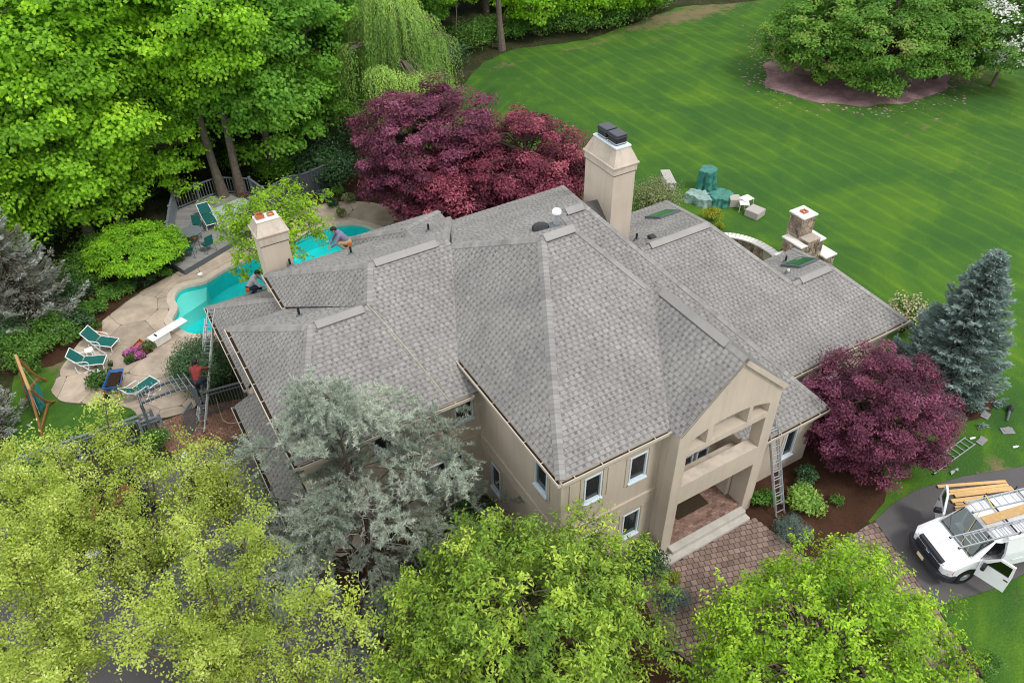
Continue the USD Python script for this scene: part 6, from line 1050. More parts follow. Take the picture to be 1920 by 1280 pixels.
# single trunks at the wood's edge beyond the lawn
tree('edge_tree', 'tall tree with a straight grey trunk at the far edge of the lawn', (*at(941, 94)[:2], 0), 17, 0.26, (0, 0, 12.5), (3.6, 3.6, 5.0), 'maple_leaf', 131, ncl=120, rc=1.0, per=70, L=0.3, W=0.26, squash=0.45, limb=0.3)
tree('edge_tree', 'dark-trunked tree behind the grey trunk at the lawn edge', (*at(914, 62)[:2], 0), 17, 0.3, (0, 0, 13.0), (3.6, 3.6, 4.6), 'deep_maple_leaf', 132, bark='dark_bark', ncl=100, rc=1.0, per=70, L=0.3, W=0.26, squash=0.45, limb=0.3)
for i, (px, zc, mt, lb) in enumerate([((700, 30), 2.4, 'deep_maple_leaf', 'deep green understorey maple left of the willow top'), ((840, 10), 2.4, 'deep_maple_leaf', 'understorey maple at the top edge right of the willow'), ((905, 15), 2.6, 'maple_leaf', 'bright understorey maple at the top edge left of the grey trunk'), ((985, 12), 2.6, 'maple_leaf', 'bright understorey maple at the top edge right of the grey trunk'), ((1075, 10), 2.6, 'deep_maple_leaf', 'deep green understorey maple at the top edge above the lawn'), ((1160, 6), 2.6, 'maple_leaf', 'bright understorey maple at the top edge towards the bare grass'), ((780, 55), 2.4, 'deep_maple_leaf', 'deep green understorey maple just behind the willow')]):
    tree('young_tree', lb, (*at(*px)[:2], 0), 4.4, 0.09, (0, 0, zc), (3.2, 3.0, 2.2), mt, 170+i, ncl=90, rc=0.75, per=75, L=0.24, W=0.2, squash=0.45, limb=0.4, lr=0.04)
tree('sapling', 'slender pale sapling between the willow and the lawn', (*at(862, 96)[:2], 0), 7.0, 0.07, (0, 0, 5.6), (1.7, 1.7, 2.2), 'maple_leaf', 133, ncl=40, rc=0.6, per=60, L=0.2, W=0.17, limb=0.6, lr=0.03)
for i, (px, lb) in enumerate([((1010, 66), 'young bright tree at the wood edge, right of the grey trunk'), ((1120, 50), 'young bright tree overhanging the far lawn edge'), ((1185, 40), 'young bright tree at the right end of the wood edge')]):
    tree('young_tree', lb, (*at(*px)[:2], 0), 5.2, 0.11, (0, 0, 3.3), (3.0, 2.7, 2.5), 'maple_leaf', 140+i, ncl=85, rc=0.75, per=70, L=0.22, W=0.19, squash=0.45, limb=0.5, lr=0.05)
# ---- weeping willow
def willow(label, base, h, rad, seed):
    q = np.random.default_rng(seed); t = thing('weeping_willow', label, 'tree', base); tr = MB(); st = trunk(tr, (0, 0, -0.1), (0.2, 0, h*0.7), 0.32, 0.1, seed); tw = MB(); P, N, T = [], [], []
    lobes = []
    for k in range(38):
        a = k*2.4+q.normal(0, 0.3); rr_ = rad*q.uniform(0.05, 0.85); lobes.append((np.array([math.cos(a)*rr_, math.sin(a)*rr_, h*(1.0-0.5*(rr_/rad)**1.6)*q.uniform(0.84, 1.0)]), q.normal(0, 0.15), q.uniform(0.55, 1.0)))
    for k in range(1700):
        lc, lt_, lr_ = lobes[k % 38]; a = q.uniform(0, 2*PI); g = q.uniform(0, 1)**0.6*lr_; s = lc+np.array([math.cos(a)*g, math.sin(a)*g, -0.35*g*g/lr_]); rr_ = g; ln = min(q.uniform(1.2, 4.4), s[2]-0.4); m = int(ln/0.085); u = np.linspace(0, 1, m)
        oo = lc[:2]/(np.linalg.norm(lc[:2])+0.3)*0.5; a = math.atan2(math.sin(a)*g+oo[1]*0.8, math.cos(a)*g+oo[0]*0.8); rr_ = 1.6
        o = np.array([math.cos(a), math.sin(a), 0])*rr_*0.34; p = s+o*np.sqrt(u)[:, None]-np.array([0, 0, 1.0])*(u**1.35*ln)[:, None]+q.normal(0, 0.03, (m, 3)); tone = np.clip(0.5+lt_+q.normal(0, 0.12), 0, 1)
        P.append(p); N.append(np.tile([math.cos(a), math.sin(a), 0.5], (m, 1))); T.append(np.full(m, tone))
        if k % 5 == 0: tw.tube(p[::max(1, m//5)], 0.012, 4, caps=False)
        if k % 14 == 0: tr.tube(spline([st[4], (st[5]+s)/2+[0, 0, 0.8], s], 3), np.linspace(0.1, 0.02, 7), 5, caps=False)
    P, N, T = np.vstack(P), np.vstack(N), np.concatenate(T); tr.build('trunk', MATS['bark'], t); tw.build('twigs', MATS['twig'], t, kind='stuff'); MB().add(*leaves(P, N+q.normal(0, 0.5, N.shape), 0.17, 0.045, seed, T, 0.12, 0.1, 1.6)).build('crown', MATS['willow_leaf'], t)
willow('weeping willow with pale green hanging branches behind the red maples', (8.9, 31.2, 0), 10.4, 4.8, 51)
# ---- Japanese maples
JM = dict(rc=0.62, per=150, L=0.17, W=0.085, squash=0.38, shell=0.5, low=-0.75, tv=0.15, ct=0.2, lump=0.6, up=0.9, droop=0.6)
tree('japanese_maple', 'large dark purple Japanese maple behind the house, left and taller of the two', (7.4, 23.7, 0), 6.5, 0.22, (0, 0, 4.1), (4.0, 3.9, 3.6), 'purple_leaf', 61, bark='dark_bark', ncl=320, limb=0.3, **JM)
tree('japanese_maple', 'large crimson Japanese maple behind the house nearest the big chimney', (11.0, 20.7, 0), 5.0, 0.22, (0, 0, 3.3), (4.1, 3.7, 2.85), 'crimson_leaf', 62, bark='dark_bark', ncl=330, limb=0.3, **JM)
tree('japanese_maple', 'crimson Japanese maple of medium size between the other two behind the house', (7.6, 20.9, 0), 4.2, 0.18, (0, 0, 2.6), (3.5, 3.0, 2.4), 'crimson_leaf', 63, bark='dark_bark', ncl=230, limb=0.3, **JM)
c = at(1646, 772, 2.2); tree('japanese_maple', 'domed purple Japanese maple at the right front corner of the house', (c[0], c[1], 0), 3.6, 0.16, (0, 0, 2.15), (2.75, 2.7, 2.4), 'purple_leaf', 64, bark='dark_bark', ncl=330, rc=0.42, per=150, L=0.105, W=0.055, squash=0.42, shell=0.6, low=-0.85, tv=0.16, ct=0.2, lump=0.35, up=0.9, droop=0.7, limb=0.25)
# ---- conifers
def spruce(label, base, h, rad, mat, seed, name='spruce', droop=0.25, dens=1.0, sl=0.2, z0=0.25, wh=0.24):
    q = np.random.default_rng(seed); t = thing(name, label, 'tree', base); tr = MB(); tr.tube([(0, 0, -0.1), (0, 0, h*0.5), (0, 0, h*0.98)], [0.16, 0.09, 0.015], 8); P, N, D, T, LL = [], [], [], [], []
    z = z0
    while z < h*0.985:
        f = 1-z/h; br = rad*(f**0.8)*(1 if z > z0+0.4 else 0.9)+0.06; nb = int(6+8*f); a0 = q.uniform(0, 6.28)
        for k in range(nb):
            a = a0+k*2*PI/nb+q.normal(0, 0.15); ln = br*q.uniform(0.78, 1.14); m = max(3, int(ln/0.3)+2); u = np.linspace(0, 1, m); dirv = np.array([math.cos(a), math.sin(a), 0]); side = np.array([-math.sin(a), math.cos(a), 0])
            p = dirv*(u*ln)[:, None]+np.array([0, 0, 1.0])*(z-droop*ln*np.sin(u*PI*0.75)+0.12*ln*u**3)[:, None]
            if ln > 0.5: tr.tube(p, np.linspace(0.03, 0.008, m), 4, caps=False)
            n = int((20+70*ln)*dens); uu = q.uniform(0.12, 1.03, n)**0.75; pp = dirv*(uu*ln)[:, None]+np.array([0, 0, 1.0])*(z-droop*ln*np.sin(uu*PI*0.75)+0.12*ln*uu**3)[:, None]; w = (0.34*(1-uu)+0.06)*ln*0.85; sd = q.uniform(-1, 1, n); pp = pp+side*(sd*w)[:, None]+q.normal(0, 0.025, (n, 3))-np.array([0, 0, 1.0])*(np.abs(sd)*0.08*ln*0.3)[:, None]
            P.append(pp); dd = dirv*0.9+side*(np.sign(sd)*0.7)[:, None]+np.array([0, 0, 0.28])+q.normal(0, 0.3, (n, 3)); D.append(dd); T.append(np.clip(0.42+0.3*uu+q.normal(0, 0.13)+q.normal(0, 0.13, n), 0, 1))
        z += wh*(0.75+0.5*f)
    P, D, T = np.vstack(P), np.vstack(D), np.concatenate(T); D /= np.linalg.norm(D, axis=1, keepdims=True); s = np.cross(D, q.normal(0, 0.5, D.shape)+[0, 0, 1]); s /= np.linalg.norm(s, axis=1, keepdims=True); L = sl*q.uniform(0.7, 1.2, (len(P), 1)); W = 0.045*sl/0.2
    up = np.cross(s, D); V = np.stack([P-s*W*0.5, P+D*L*0.55+s*W*0.62+up*0.02, P+D*L, P+D*L*0.55-s*W*0.62+up*0.02], 1).reshape(-1, 3); b = np.arange(len(P))[:, None]*4
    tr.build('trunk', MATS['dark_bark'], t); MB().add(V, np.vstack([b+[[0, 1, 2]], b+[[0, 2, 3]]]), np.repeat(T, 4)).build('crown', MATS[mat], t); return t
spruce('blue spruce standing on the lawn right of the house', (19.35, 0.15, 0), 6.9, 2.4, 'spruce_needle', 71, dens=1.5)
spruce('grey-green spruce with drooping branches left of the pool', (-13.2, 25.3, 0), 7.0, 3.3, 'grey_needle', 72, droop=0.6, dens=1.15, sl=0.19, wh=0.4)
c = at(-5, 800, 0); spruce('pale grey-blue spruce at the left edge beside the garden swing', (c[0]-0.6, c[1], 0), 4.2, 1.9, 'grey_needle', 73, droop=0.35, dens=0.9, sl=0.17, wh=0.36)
def cedar(label, base, h, rad, seed):
    q = np.random.default_rng(seed); t = thing('blue_cedar', label, 'tree', base); tr = MB(); st = trunk(tr, (0, 0, -0.1), (-0.1, 0.3, h*0.95), 0.17, 0.015, seed, 0.08, 12); dead = MB(); P, D, T = [], [], []
    def tufts(p, tone, dens):
        n = int(len(p)*dens); i = q.integers(0, len(p)-1, n); f = q.random((n, 1)); c = p[i]+(p[i+1]-p[i])*f; ax = p[i+1]-p[i]; ax /= np.linalg.norm(ax, axis=1, keepdims=True)+1e-9
        for _ in range(5): d = q.normal(0, 1, (n, 3))+[0, 0, 0.55]+ax*0.5; d /= np.linalg.norm(d, axis=1, keepdims=True); P.append(c+q.normal(0, 0.012, (n, 3))); D.append(d); T.append(np.clip(tone+q.normal(0, 0.14, n), 0, 1))
    for k in range(64):
        fz = q.uniform(0.1, 0.99); z = h*fz; a = k*2.4+q.normal(0, 0.35); ln = rad*(1.08-0.98*fz**1.5)*q.uniform(0.5, 1.15); i = min(11, int(fz*11.5)); o = st[i]*[1, 1, 0]+[0, 0, z]; d = np.array([math.cos(a), math.sin(a), 0.0]); rise = q.uniform(0.1, 0.42) if fz > 0.4 else q.uniform(-0.05, 0.2)
        u = np.linspace(0, 1, 9)[:, None]; sd = np.array([-d[1], d[0], 0])*q.normal(0, 0.14); p = o+d*ln*u+sd*ln*u**2+np.array([0, 0, 1.0])*(rise*ln*u-0.2*ln*u**3)+np.cumsum(q.normal(0, 0.03, (9, 3)), 0); tr.tube(p, np.linspace(0.036*(1.2-fz), 0.008, 9), 5, caps=False); tone = np.clip(0.5+q.normal(0, 0.12), 0, 1)
        for j in range(int(6+5.5*ln)):
            v = q.uniform(0.22, 1.0); m = p[int(v*8)]; b = a+q.choice([-1, 1])*q.uniform(0.5, 1.2); bl = (0.28+0.5*ln*0.28*(1.2-v))*q.uniform(0.6, 1.4); e = np.array([math.cos(b), math.sin(b), q.uniform(-0.25, 0.3)]); uu = np.linspace(0, 1, 7)[:, None]; pp = m+e*bl*uu+np.array([0, 0, -0.25])*bl*uu**2+np.cumsum(q.normal(0, 0.015, (7, 3)), 0); tr.tube(pp[::2], [0.012, 0.009, 0.007, 0.005], 3, caps=False); tufts(pp, tone, 3.5)
            for _ in range(2): g = q.integers(2, 7); e2 = e+q.normal(0, 0.6, 3); tufts(pp[g]+e2*bl*0.45*np.linspace(0, 1, 5)[:, None], tone, 1.9)
        tufts(p[4:], tone, 4)
    for k in range(16):
        a = q.uniform(3.0, 6.6); z = h*q.uniform(0.3, 0.62); o = np.array([0, 0.1, z]); d = np.array([math.cos(a), math.sin(a), q.uniform(-0.1, 0.25)]); p = o+d*np.linspace(0.2, q.uniform(0.9, 1.9), 6)[:, None]+np.cumsum(q.normal(0, 0.05, (6, 3)), 0); dead.tube(p, np.linspace(0.02, 0.006, 6), 4, caps=False)
        for _ in range(3): g = q.integers(2, 6); dead.tube([p[g], p[g]+q.normal(0, 0.2, 3), p[g]+q.normal(0, 0.34, 3)], [0.009, 0.006, 0.004], 3, caps=False)
    P, D, T = np.vstack(P), np.vstack(D), np.concatenate(T); s = np.cross(D, q.normal(0, 1, D.shape)); s /= np.linalg.norm(s, axis=1, keepdims=True); L = 0.115*q.uniform(0.7, 1.25, (len(P), 1)); V = np.stack([P-s*0.012, P+s*0.012, P+D*L], 1).reshape(-1, 3); F = np.arange(len(P)*3).reshape(-1, 3)
    tr.build('trunk', MATS['dark_bark'], t); dead.build('dead_branches', MATS['dead_twig'], t, kind='stuff'); MB().add(V, F, np.repeat(T, 3)).build('crown', MATS['cedar_needle'], t)
b = at(688, 1035, 0); cedar('blue-grey cedar with spreading branches in front of the left wing', (b[0]-0.35, min(b[1], 3.3), 0), 9.0, 6.4, 81)
# ---- sparse lime-green trees in the left foreground
def twiggy(label, base, h, rad, mat, seed, z0=0.4, stems=9, L=0.085, W=0.045, dens=1.0, name='honey_locust', lean=(0, 0)):
    q = np.random.default_rng(seed); t = thing(name, label, 'tree', base); tr = MB(); lx, ly = lean; st = trunk(tr, (0, 0, -0.1), (lx*0.3, ly*0.3, h*z0), 0.15, 0.11, seed, 0.05, 6); P, N, T = [], [], []
    for k in range(stems):
        a = k*2*PI/stems+q.normal(0, 0.3); rr_ = rad*q.uniform(0.25, 1.0); e = np.array([math.cos(a)*rr_+lx, math.sin(a)*rr_+ly, h*q.uniform(0.8, 1.02)]); p = spline([st[-1], st[-1]+(e-st[-1])*[0.35, 0.35, 0.3], st[-1]+(e-st[-1])*[0.75, 0.75, 0.68], e], 5)+0.0; p = p+np.cumsum(q.normal(0, 0.03, p.shape), 0); tr.tube(p, np.linspace(0.06, 0.008, len(p)), 5, caps=False)
        for j in range(22):
            i = q.integers(3, len(p)); b = q.uniform(0, 6.28); ln = q.uniform(0.35, 1.25)*(1.15-0.6*i/len(p)); d = np.array([math.cos(b), math.sin(b), q.uniform(0.05, 0.85)]); w = np.linspace(0, 1, 7)[:, None]; pp = p[i]+d*ln*w-np.array([0, 0, 0.18])*ln*w**2+np.cumsum(q.normal(0, 0.02, (7, 3)), 0); tr.tube(pp[::2], [0.012, 0.009, 0.006, 0.004], 3, caps=False); tone = np.clip(0.5+q.normal(0, 0.15), 0, 1)
            for _ in range(3):
                g = q.integers(1, 7); e2 = d+q.normal(0, 0.7, 3); c = pp[g]+e2*q.uniform(0.1, 0.35)*np.linspace(0, 1, 5)[:, None]; n = int(27*dens); ii = q.integers(0, 5, n); P.append(c[ii]+q.normal(0, 0.085, (n, 3))); T.append(np.full(n, tone))
            n = int(22*dens); ii = q.integers(1, 7, n); P.append(pp[ii]+q.normal(0, 0.07, (n, 3))); T.append(np.full(n, tone))
    P, T = np.vstack(P), np.concatenate(T); N = q.normal(0, 0.6, P.shape)+[0, 0, 0.8]; tr.build('trunk', MATS['twig'], t); MB().add(*leaves(P, N, L, W, seed, T, 0.15, 0.12, 0.5)).build('crown', MATS[mat], t)
for i, (px, z, rad, h, lb, dens) in enumerate([((125, 905), 5.8, 3.0, 7.4, 'yellow-green feathery tree at the left over the picket fence', 0.9), ((395, 1150), 5.6, 3.3, 7.6, 'yellow-green feathery tree in the left foreground below the cedar', 1.0), ((60, 1180), 5.6, 2.9, 7.6, 'yellow-green feathery tree in the bottom left corner', 1.0), ((255, 985), 5.0, 2.6, 6.6, 'thin yellow-green feathery tree over the dump trailer', 0.6), ((395, 905), 4.6, 1.6, 6.2, 'slim yellow-green feathery tree between the paver path and the cedar', 0.5), ((20, 1000), 5.4, 2.4, 7.0, 'yellow-green feathery tree at the left edge below the fence', 0.9), ((600, 1290), 5.2, 2.0, 6.8, 'yellow-green feathery tree at the bottom edge left of the centre tree', 0.8)]):
    c = at(*px, z); twiggy(lb, (c[0], c[1], 0), h, rad, 'lime_leaf', 201+i, dens=dens, stems=10 if rad > 2.5 else 7)
# ---- leafy trees in the front
c = at(985, 1185, 4.2); tree('cherry_tree', 'broad green tree in the middle foreground before the house corner', (c[0], c[1], 0), 5.4, 0.2, (0, 0, 4.0), (3.95, 3.6, 2.3), 'cherry_leaf', 91, sprays=7, ncl=380, rc=0.5, per=165, L=0.135, W=0.055, squash=0.6, shell=0.5, low=-0.5, tv=0.17, ct=0.2, lump=0.55, up=0.35, droop=1.1, limb=0.4, lr=0.05, bark='twig')
c = at(1556, 1222, 3.8); tree('pear_tree', 'broad bright green tree at the bottom right over the paver walk', (c[0], c[1], 0), 5.2, 0.18, (0, 0, 3.6), (3.55, 3.1, 2.2), 'fresh_leaf', 92, sprays=7, ncl=420, rc=0.44, per=140, L=0.11, W=0.055, squash=0.75, shell=0.4, low=-0.6, tv=0.18, ct=0.2, lump=0.7, up=0.4, droop=0.8, limb=0.5, lr=0.05, bark='twig')
c = at(500, 432, 4.4); tree('small_tree', 'small loose green tree between the pool and the smaller chimney', (c[0]-0.3, c[1]-0.6, 0), 5.6, 0.1, (0.3, 0.6, 4.4), (2.6, 2.4, 1.9), 'fresh_leaf', 93, sprays=6, ncl=120, rc=0.5, per=85, L=0.15, W=0.07, squash=0.6, shell=0.3, low=-0.7, lump=0.8, limb=0.7, lr=0.04, bark='twig')
c = at(255, 470, 1.5); tree('mounded_maple', 'low mounded light green maple between the deck and the spruce', (c[0], c[1], 0), 2.2, 0.12, (0, 0, 1.45), (2.1, 2.0, 1.25), 'maple_leaf', 94, ncl=170, rc=0.42, per=110, L=0.15, W=0.07, squash=0.35, shell=0.7, low=-0.2, lump=0.25, up=1.0, droop=0.9, limb=0.2, lr=0.04)
# ---- the petal grove
for i, (px, z, R, lb) in enumerate([((1545, 55), 3.6, (4.2, 4.0, 3.2), 'spreading cherry at the left end of the grove above the pink petals'), ((1665, 60), 3.9, (4.4, 4.2, 3.5), 'spreading cherry in the middle of the grove above the pink petals'), ((1785, 45), 3.9, (4.3, 4.2, 3.4), 'spreading cherry at the right of the grove beside the white dogwood'), ((1620, -25), 5.0, (4.6, 4.4, 4.2), 'taller tree behind the grove above the pink petals')]):
    c = at(*px, z); tree('grove_cherry', lb, (c[0], c[1], 0), z+R[2]*0.5, 0.2, (0, 0, z-0.45), R, 'grove_leaf', 150+i, ncl=250, rc=0.75, per=95, L=0.22, W=0.13, squash=0.4, shell=0.5, low=-0.8, lump=0.5, up=0.8, droop=0.4, limb=0.3, bark='dark_bark')
c = at(1893, 75, 3.3); tree('white_dogwood', 'dogwood covered in white blossom at the top right edge', (c[0], c[1], 0), 5.5, 0.14, (0, 0, 3.6), (3.0, 3.0, 3.0), 'mid_leaf', 160, ncl=120, rc=0.7, per=80, L=0.2, W=0.12, squash=0.4, limb=0.3, blossom=('white_blossom', 190, 0.55, 24, 0.17))
# ---- shrubs
def shrub(name, label, px, rx, h, mat, seed, N=1600, L=0.11, W=0.05, group=None, blossom=None, base=None, cat='shrub', squat=1.0):
    c = np.array([*base, 0.0]) if base is not None else at(*px, 0.0); t = thing(name, label, cat, c, 0, group); q = np.random.default_rng(seed); nc = max(8, int(10*rx*rx*4)); d = q.normal(0, 1, (nc, 3)); d /= np.linalg.norm(d, axis=1, keepdims=True); d[:, 2] = np.abs(d[:, 2])*1.2-0.35; cen = d*np.array([rx, rx, h*0.5])*q.uniform(0.45, 0.86, (nc, 1))+[0, 0, h*0.5]; per = max(6, N//nc); ci = np.repeat(np.arange(nc), per); e = q.normal(0, 1, (len(ci), 3)); e /= np.linalg.norm(e, axis=1, keepdims=True); rc = 0.42*min(rx, h*0.8)
    P = cen[ci]+e*rc*q.uniform(0.2, 1, (len(ci), 1))**0.5*[1, 1, 0.8]; P[:, 2] = np.maximum(P[:, 2], 0.03); tone = np.clip(0.5+q.normal(0, 0.14, nc), 0, 1)
    st = MB(); [st.tube([(0, 0, -0.05), cen[k]*[0.5, 0.5, 0.5], cen[k]], [0.03*max(0.5, rx), 0.015, 0.006], 4, caps=False) for k in range(0, nc, 2)]; st.build('stems', MATS['twig'], t, kind=None); MB().add(*leaves(P, e+[0, 0, 0.6]+q.normal(0, 0.4, P.shape), L, W, seed+1, tone[ci], 0.16)).build('foliage', MATS[mat], t)
    if blossom:
        m = q.random(len(P)) < blossom[1]; k = P[m]+e[m]*0.05; MB().add(*leaves(k, e[m]+[0, 0, 1], blossom[2], blossom[2]*0.9, seed+5)).build('blossom', MATS[blossom[0]], t)
    return t
shrub('round_hedge', 'large round dark green shrub between the pool and the climbing ladder', (398, 722), 1.5, 2.5, 'dark_leaf', 301, 15000, 0.1, 0.045)
shrub('rhododendron', 'green shrub at the right foot of the portico', (1428, 950), 0.5, 0.75, 'mid_leaf', 302, 900, 0.13, 0.05); shrub('rhododendron', 'light green broad-leaved shrub right of the leaning ladder', (1502, 950), 0.72, 0.95, 'willow_leaf', 303, 1500, 0.15, 0.055); shrub('dark_shrub', 'dark green shrub between the ladder and the purple maple', (1508, 905), 0.5, 0.9, 'dark_leaf', 304, 1300, 0.12, 0.05)
shrub('dwarf_spruce', 'low blue-grey dwarf conifer at the foot of the leaning ladder', (1482, 1005), 0.78, 0.75, 'blue_leaf', 305, 3600, 0.07, 0.018); shrub('small_shrub', 'small green shrub alone in the mulch near the driveway', (1570, 945), 0.3, 0.4, 'mid_leaf', 306, 400, 0.08, 0.03)
shrub('dark_shrub', 'dark green shrub at the left foot of the portico', (1207, 1075), 0.75, 1.2, 'dark_leaf', 307, 2200, 0.13, 0.045); shrub('dark_shrub', 'dark blue-green shrub below the portico shrub by the paver walk', (1258, 1135), 0.6, 0.8, 'blue_leaf', 308, 2000, 0.09, 0.03); shrub('golden_shrub', 'low yellow-green shrub beside the front step', (1268, 1088), 0.35, 0.35, 'yellow_leaf', 309, 500, 0.07, 0.03)
shrub('holly', 'tall dark green holly against the house wall right of the cedar', (905, 985), 1.1, 2.6, 'dark_leaf', 310, 5200, 0.1, 0.05, base=(-1.2, 3.4)); shrub('holly', 'dark green holly under the right side of the cedar', (830, 1020), 1.1, 1.5, 'dark_leaf', 311, 3600, 0.1, 0.05, base=(-3.1, 2.2)); shrub('holly', 'dark green holly below the cedar at the house front', (740, 1080), 1.0, 1.2, 'mid_leaf', 312, 2600, 0.1, 0.05, base=(-2.2, 4.2))
shrub('viburnum', 'cream-flowered shrub at the far right corner of the house', (1690, 622), 0.95, 2.1, 'mid_leaf', 313, 2400, 0.12, 0.06, blossom=('cream_blossom', 0.45, 0.11)); shrub('light_shrub', 'light green shrub between the purple maple and the spruce', (1722, 690), 0.8, 1.1, 'pale_leaf', 314, 1500, 0.11, 0.05); shrub('azalea', 'small shrub with bright pink flowers under the blue spruce', (1772, 750), 0.35, 0.6, 'mid_leaf', 315, 420, 0.08, 0.04, blossom=('pink_flower', 0.6, 0.09))
shrub('golden_shrub', 'bright yellow-green shrub on the lawn behind the right skylight', (1332, 415), 0.62, 0.9, 'yellow_leaf', 316, 1500, 0.09, 0.045); shrub('golden_shrub', 'small orange-yellow shrub below the yellow-green one behind the roof', (1348, 430), 0.3, 0.5, 'yellow_leaf', 317, 420, 0.08, 0.04)
shrub('airy_shrub', 'airy pale green shrub right of the big chimney', (1225, 392), 1.9, 1.7, 'pale_leaf', 318, 3400, 0.13, 0.05); shrub('airy_shrub', 'airy pale green shrub between the crimson maple and the big chimney', (1082, 372), 1.2, 1.7, 'pale_leaf', 319, 2200, 0.13, 0.05)
shrub('clipped_bush', 'round green bush in the bottom right corner', (1850, 1262), 0.55, 0.7, 'mid_leaf', 320, 1500, 0.07, 0.035); shrub('barberry', 'dark red bush beside the round green bush at the bottom right', (1800, 1258), 0.5, 0.7, 'purple_leaf', 321, 1300, 0.07, 0.035)
for i, (px, r_, h_, m_, lb) in enumerate([((607, 372), 0.42, 0.5, 'blue_leaf', 'blue-green hosta in the mulch bed behind the pool'), ((634, 364), 0.5, 0.45, 'mid_leaf', 'green hosta right of the blue-green one in the mulch bed'), ((655, 378), 0.4, 0.5, 'pale_leaf', 'pale green plant nearest the purple maple in the mulch bed'), ((626, 388), 0.35, 0.5, 'dark_leaf', 'small dark plant in the mulch bed behind the pool edge'), ((565, 380), 0.4, 0.4, 'dark_leaf', 'low dark plant at the left end of the mulch bed behind the pool'), ((640, 408), 0.25, 0.7, 'pale_leaf', 'thin pale plant on the patio edge behind the pool')]): shrub('border_plant', lb, px, r_, h_, m_, 330+i, 420, 0.16, 0.07)
GS = 'green shrubs of the planting left of the pool'
q = np.random.default_rng(5)
for i, (px, r_, h_, m_) in enumerate([((128, 640), 0.8, 1.0, 'mid_leaf'), ((100, 625), 0.9, 1.1, 'mid_leaf'), ((82, 660), 0.8, 0.9, 'mid_leaf'), ((150, 612), 0.8, 0.9, 'dark_leaf'), ((178, 590), 0.7, 0.8, 'mid_leaf'), ((205, 560), 0.7, 0.7, 'mid_leaf'), ((235, 545), 0.7, 0.6, 'mid_leaf'), ((270, 530), 0.8, 0.6, 'dark_leaf'), ((300, 520), 0.6, 0.5, 'mid_leaf'), ((180, 540), 1.1, 1.4, 'mid_leaf'), ((150, 560), 1.0, 1.4, 'dark_leaf'), ((45, 665), 1.0, 1.3, 'mid_leaf'), ((12, 690), 1.1, 1.5, 'mid_leaf'), ((20, 640), 1.2, 1.6, 'dark_leaf'), ((190, 490), 1.3, 1.7, 'deep_maple_leaf'), ((160, 520), 1.2, 1.6, 'mid_leaf'), ((60, 690), 0.8, 1.0, 'mid_leaf')]): shrub('garden_shrub', ['green shrub behind the lower lounger', 'green shrub left of the lower lounger, second row', 'green shrub between the swing and the lower lounger', 'dark shrub behind the upper lounger', 'green shrub above the terracotta pot by the lounger', 'low green shrub on the patio edge below the spruce', 'low green shrub on the patio edge left of the mounded maple', 'low dark shrub at the foot of the mounded maple', 'low green shrub on the patio edge right of the mounded maple', 'tall green shrub right of the grey spruce', 'tall dark shrub at the foot of the grey spruce', 'green shrub behind the garden swing', 'green shrub at the left edge above the small spruce', 'dark shrub at the left edge under the grey spruce', 'large green shrub left of the mounded maple', 'large green shrub between the grey spruce and the mounded maple', 'green shrub next to the swing beam'][i], px, r_, h_, m_, 350+i, 1500, 0.13, 0.06, GS)
GE = 'dark shrubs along the edge of the wood'
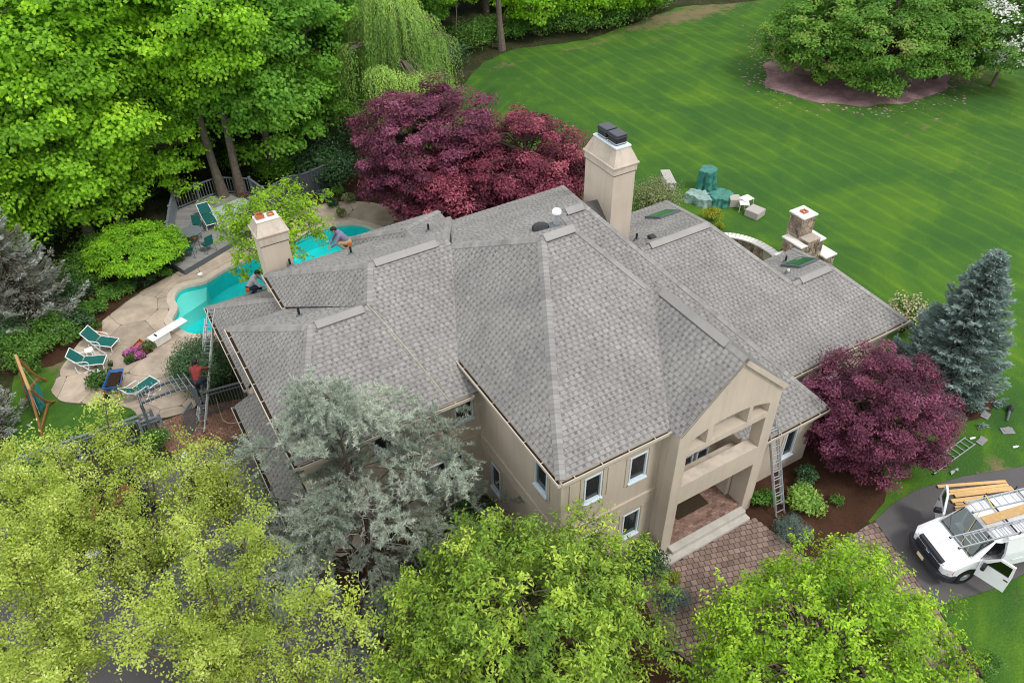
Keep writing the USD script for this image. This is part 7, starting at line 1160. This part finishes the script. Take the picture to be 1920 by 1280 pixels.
for i, (px, r_, h_, m_) in enumerate([((846, 128), 1.6, 2.2, 'dark_leaf'), ((885, 92), 2.0, 2.4, 'mid_leaf'), ((920, 75), 1.8, 2.0, 'mid_leaf'), ((965, 72), 1.6, 1.6, 'mid_leaf'), ((1005, 66), 1.9, 2.2, 'mid_leaf'), ((1050, 62), 1.9, 2.2, 'mid_leaf'), ((1095, 60), 1.9, 2.0, 'mid_leaf'), ((1140, 52), 1.9, 2.0, 'mid_leaf'), ((1185, 36), 1.9, 2.0, 'mid_leaf'), ((1225, 18), 1.8, 1.8, 'mid_leaf'), ((640, 345), 1.6, 2.0, 'dark_leaf'), ((605, 335), 1.7, 2.0, 'dark_leaf'), ((560, 310), 1.8, 2.0, 'dark_leaf'), ((660, 300), 2.0, 2.4, 'dark_leaf'), ((520, 330), 1.6, 1.5, 'deep_maple_leaf'), ((470, 310), 1.8, 1.5, 'deep_maple_leaf'), ((400, 310), 1.8, 1.6, 'dark_leaf'), ((340, 320), 1.7, 1.6, 'dark_leaf'), ((290, 360), 1.6, 1.6, 'dark_leaf'), ((235, 395), 1.7, 1.8, 'deep_maple_leaf'), ((180, 420), 1.7, 1.9, 'deep_maple_leaf'), ((120, 440), 1.8, 2.0, 'deep_maple_leaf'), ((60, 470), 2.0, 2.4, 'dark_leaf'), ((1225, 0), 1.6, 1.6, 'dark_leaf')]): shrub('woodland_shrub', ['dark shrub right of the willow foot', 'large dark shrub by the slender sapling', 'dark shrub left of the straight grey trunk', 'green shrub right of the straight grey trunk at the lawn edge', 'dark shrub in the middle of the far lawn edge', 'green shrub in the middle of the far lawn edge', 'dark shrub on the right half of the far lawn edge', 'green shrub before the right end of the wood edge', 'green shrub at the right end of the wood edge', 'green shrub nearest the bare grass at the top edge', 'dark shrub beside the purple maple behind the mulch bed', 'dark shrub behind the hostas of the mulch bed', 'dark shrub against the board fence', 'tall dark shrub below the willow'][i] if i < 14 else 'dark leafy shrub at the foot of the woodland trees behind the deck', px, r_, h_, m_, 400+i, 2000, 0.2, 0.09, GE)
for i, (px, lb) in enumerate([((40, 870), 'green shrub against the grey picket fence, leftmost'), ((110, 850), 'green shrub against the grey picket fence, second from the left'), ((170, 830), 'green shrub against the grey picket fence, third from the left'), ((230, 812), 'green shrub against the grey picket fence nearest the arched gate'), ((300, 840), 'green shrub at the corner of the paver path and the asphalt'), ((60, 905), 'green shrub on the asphalt side of the picket fence')]): shrub('fence_shrub', lb, px, 0.7, 1.0, 'mid_leaf', 440+i, 1200, 0.1, 0.05, 'shrubs along the picket fence')
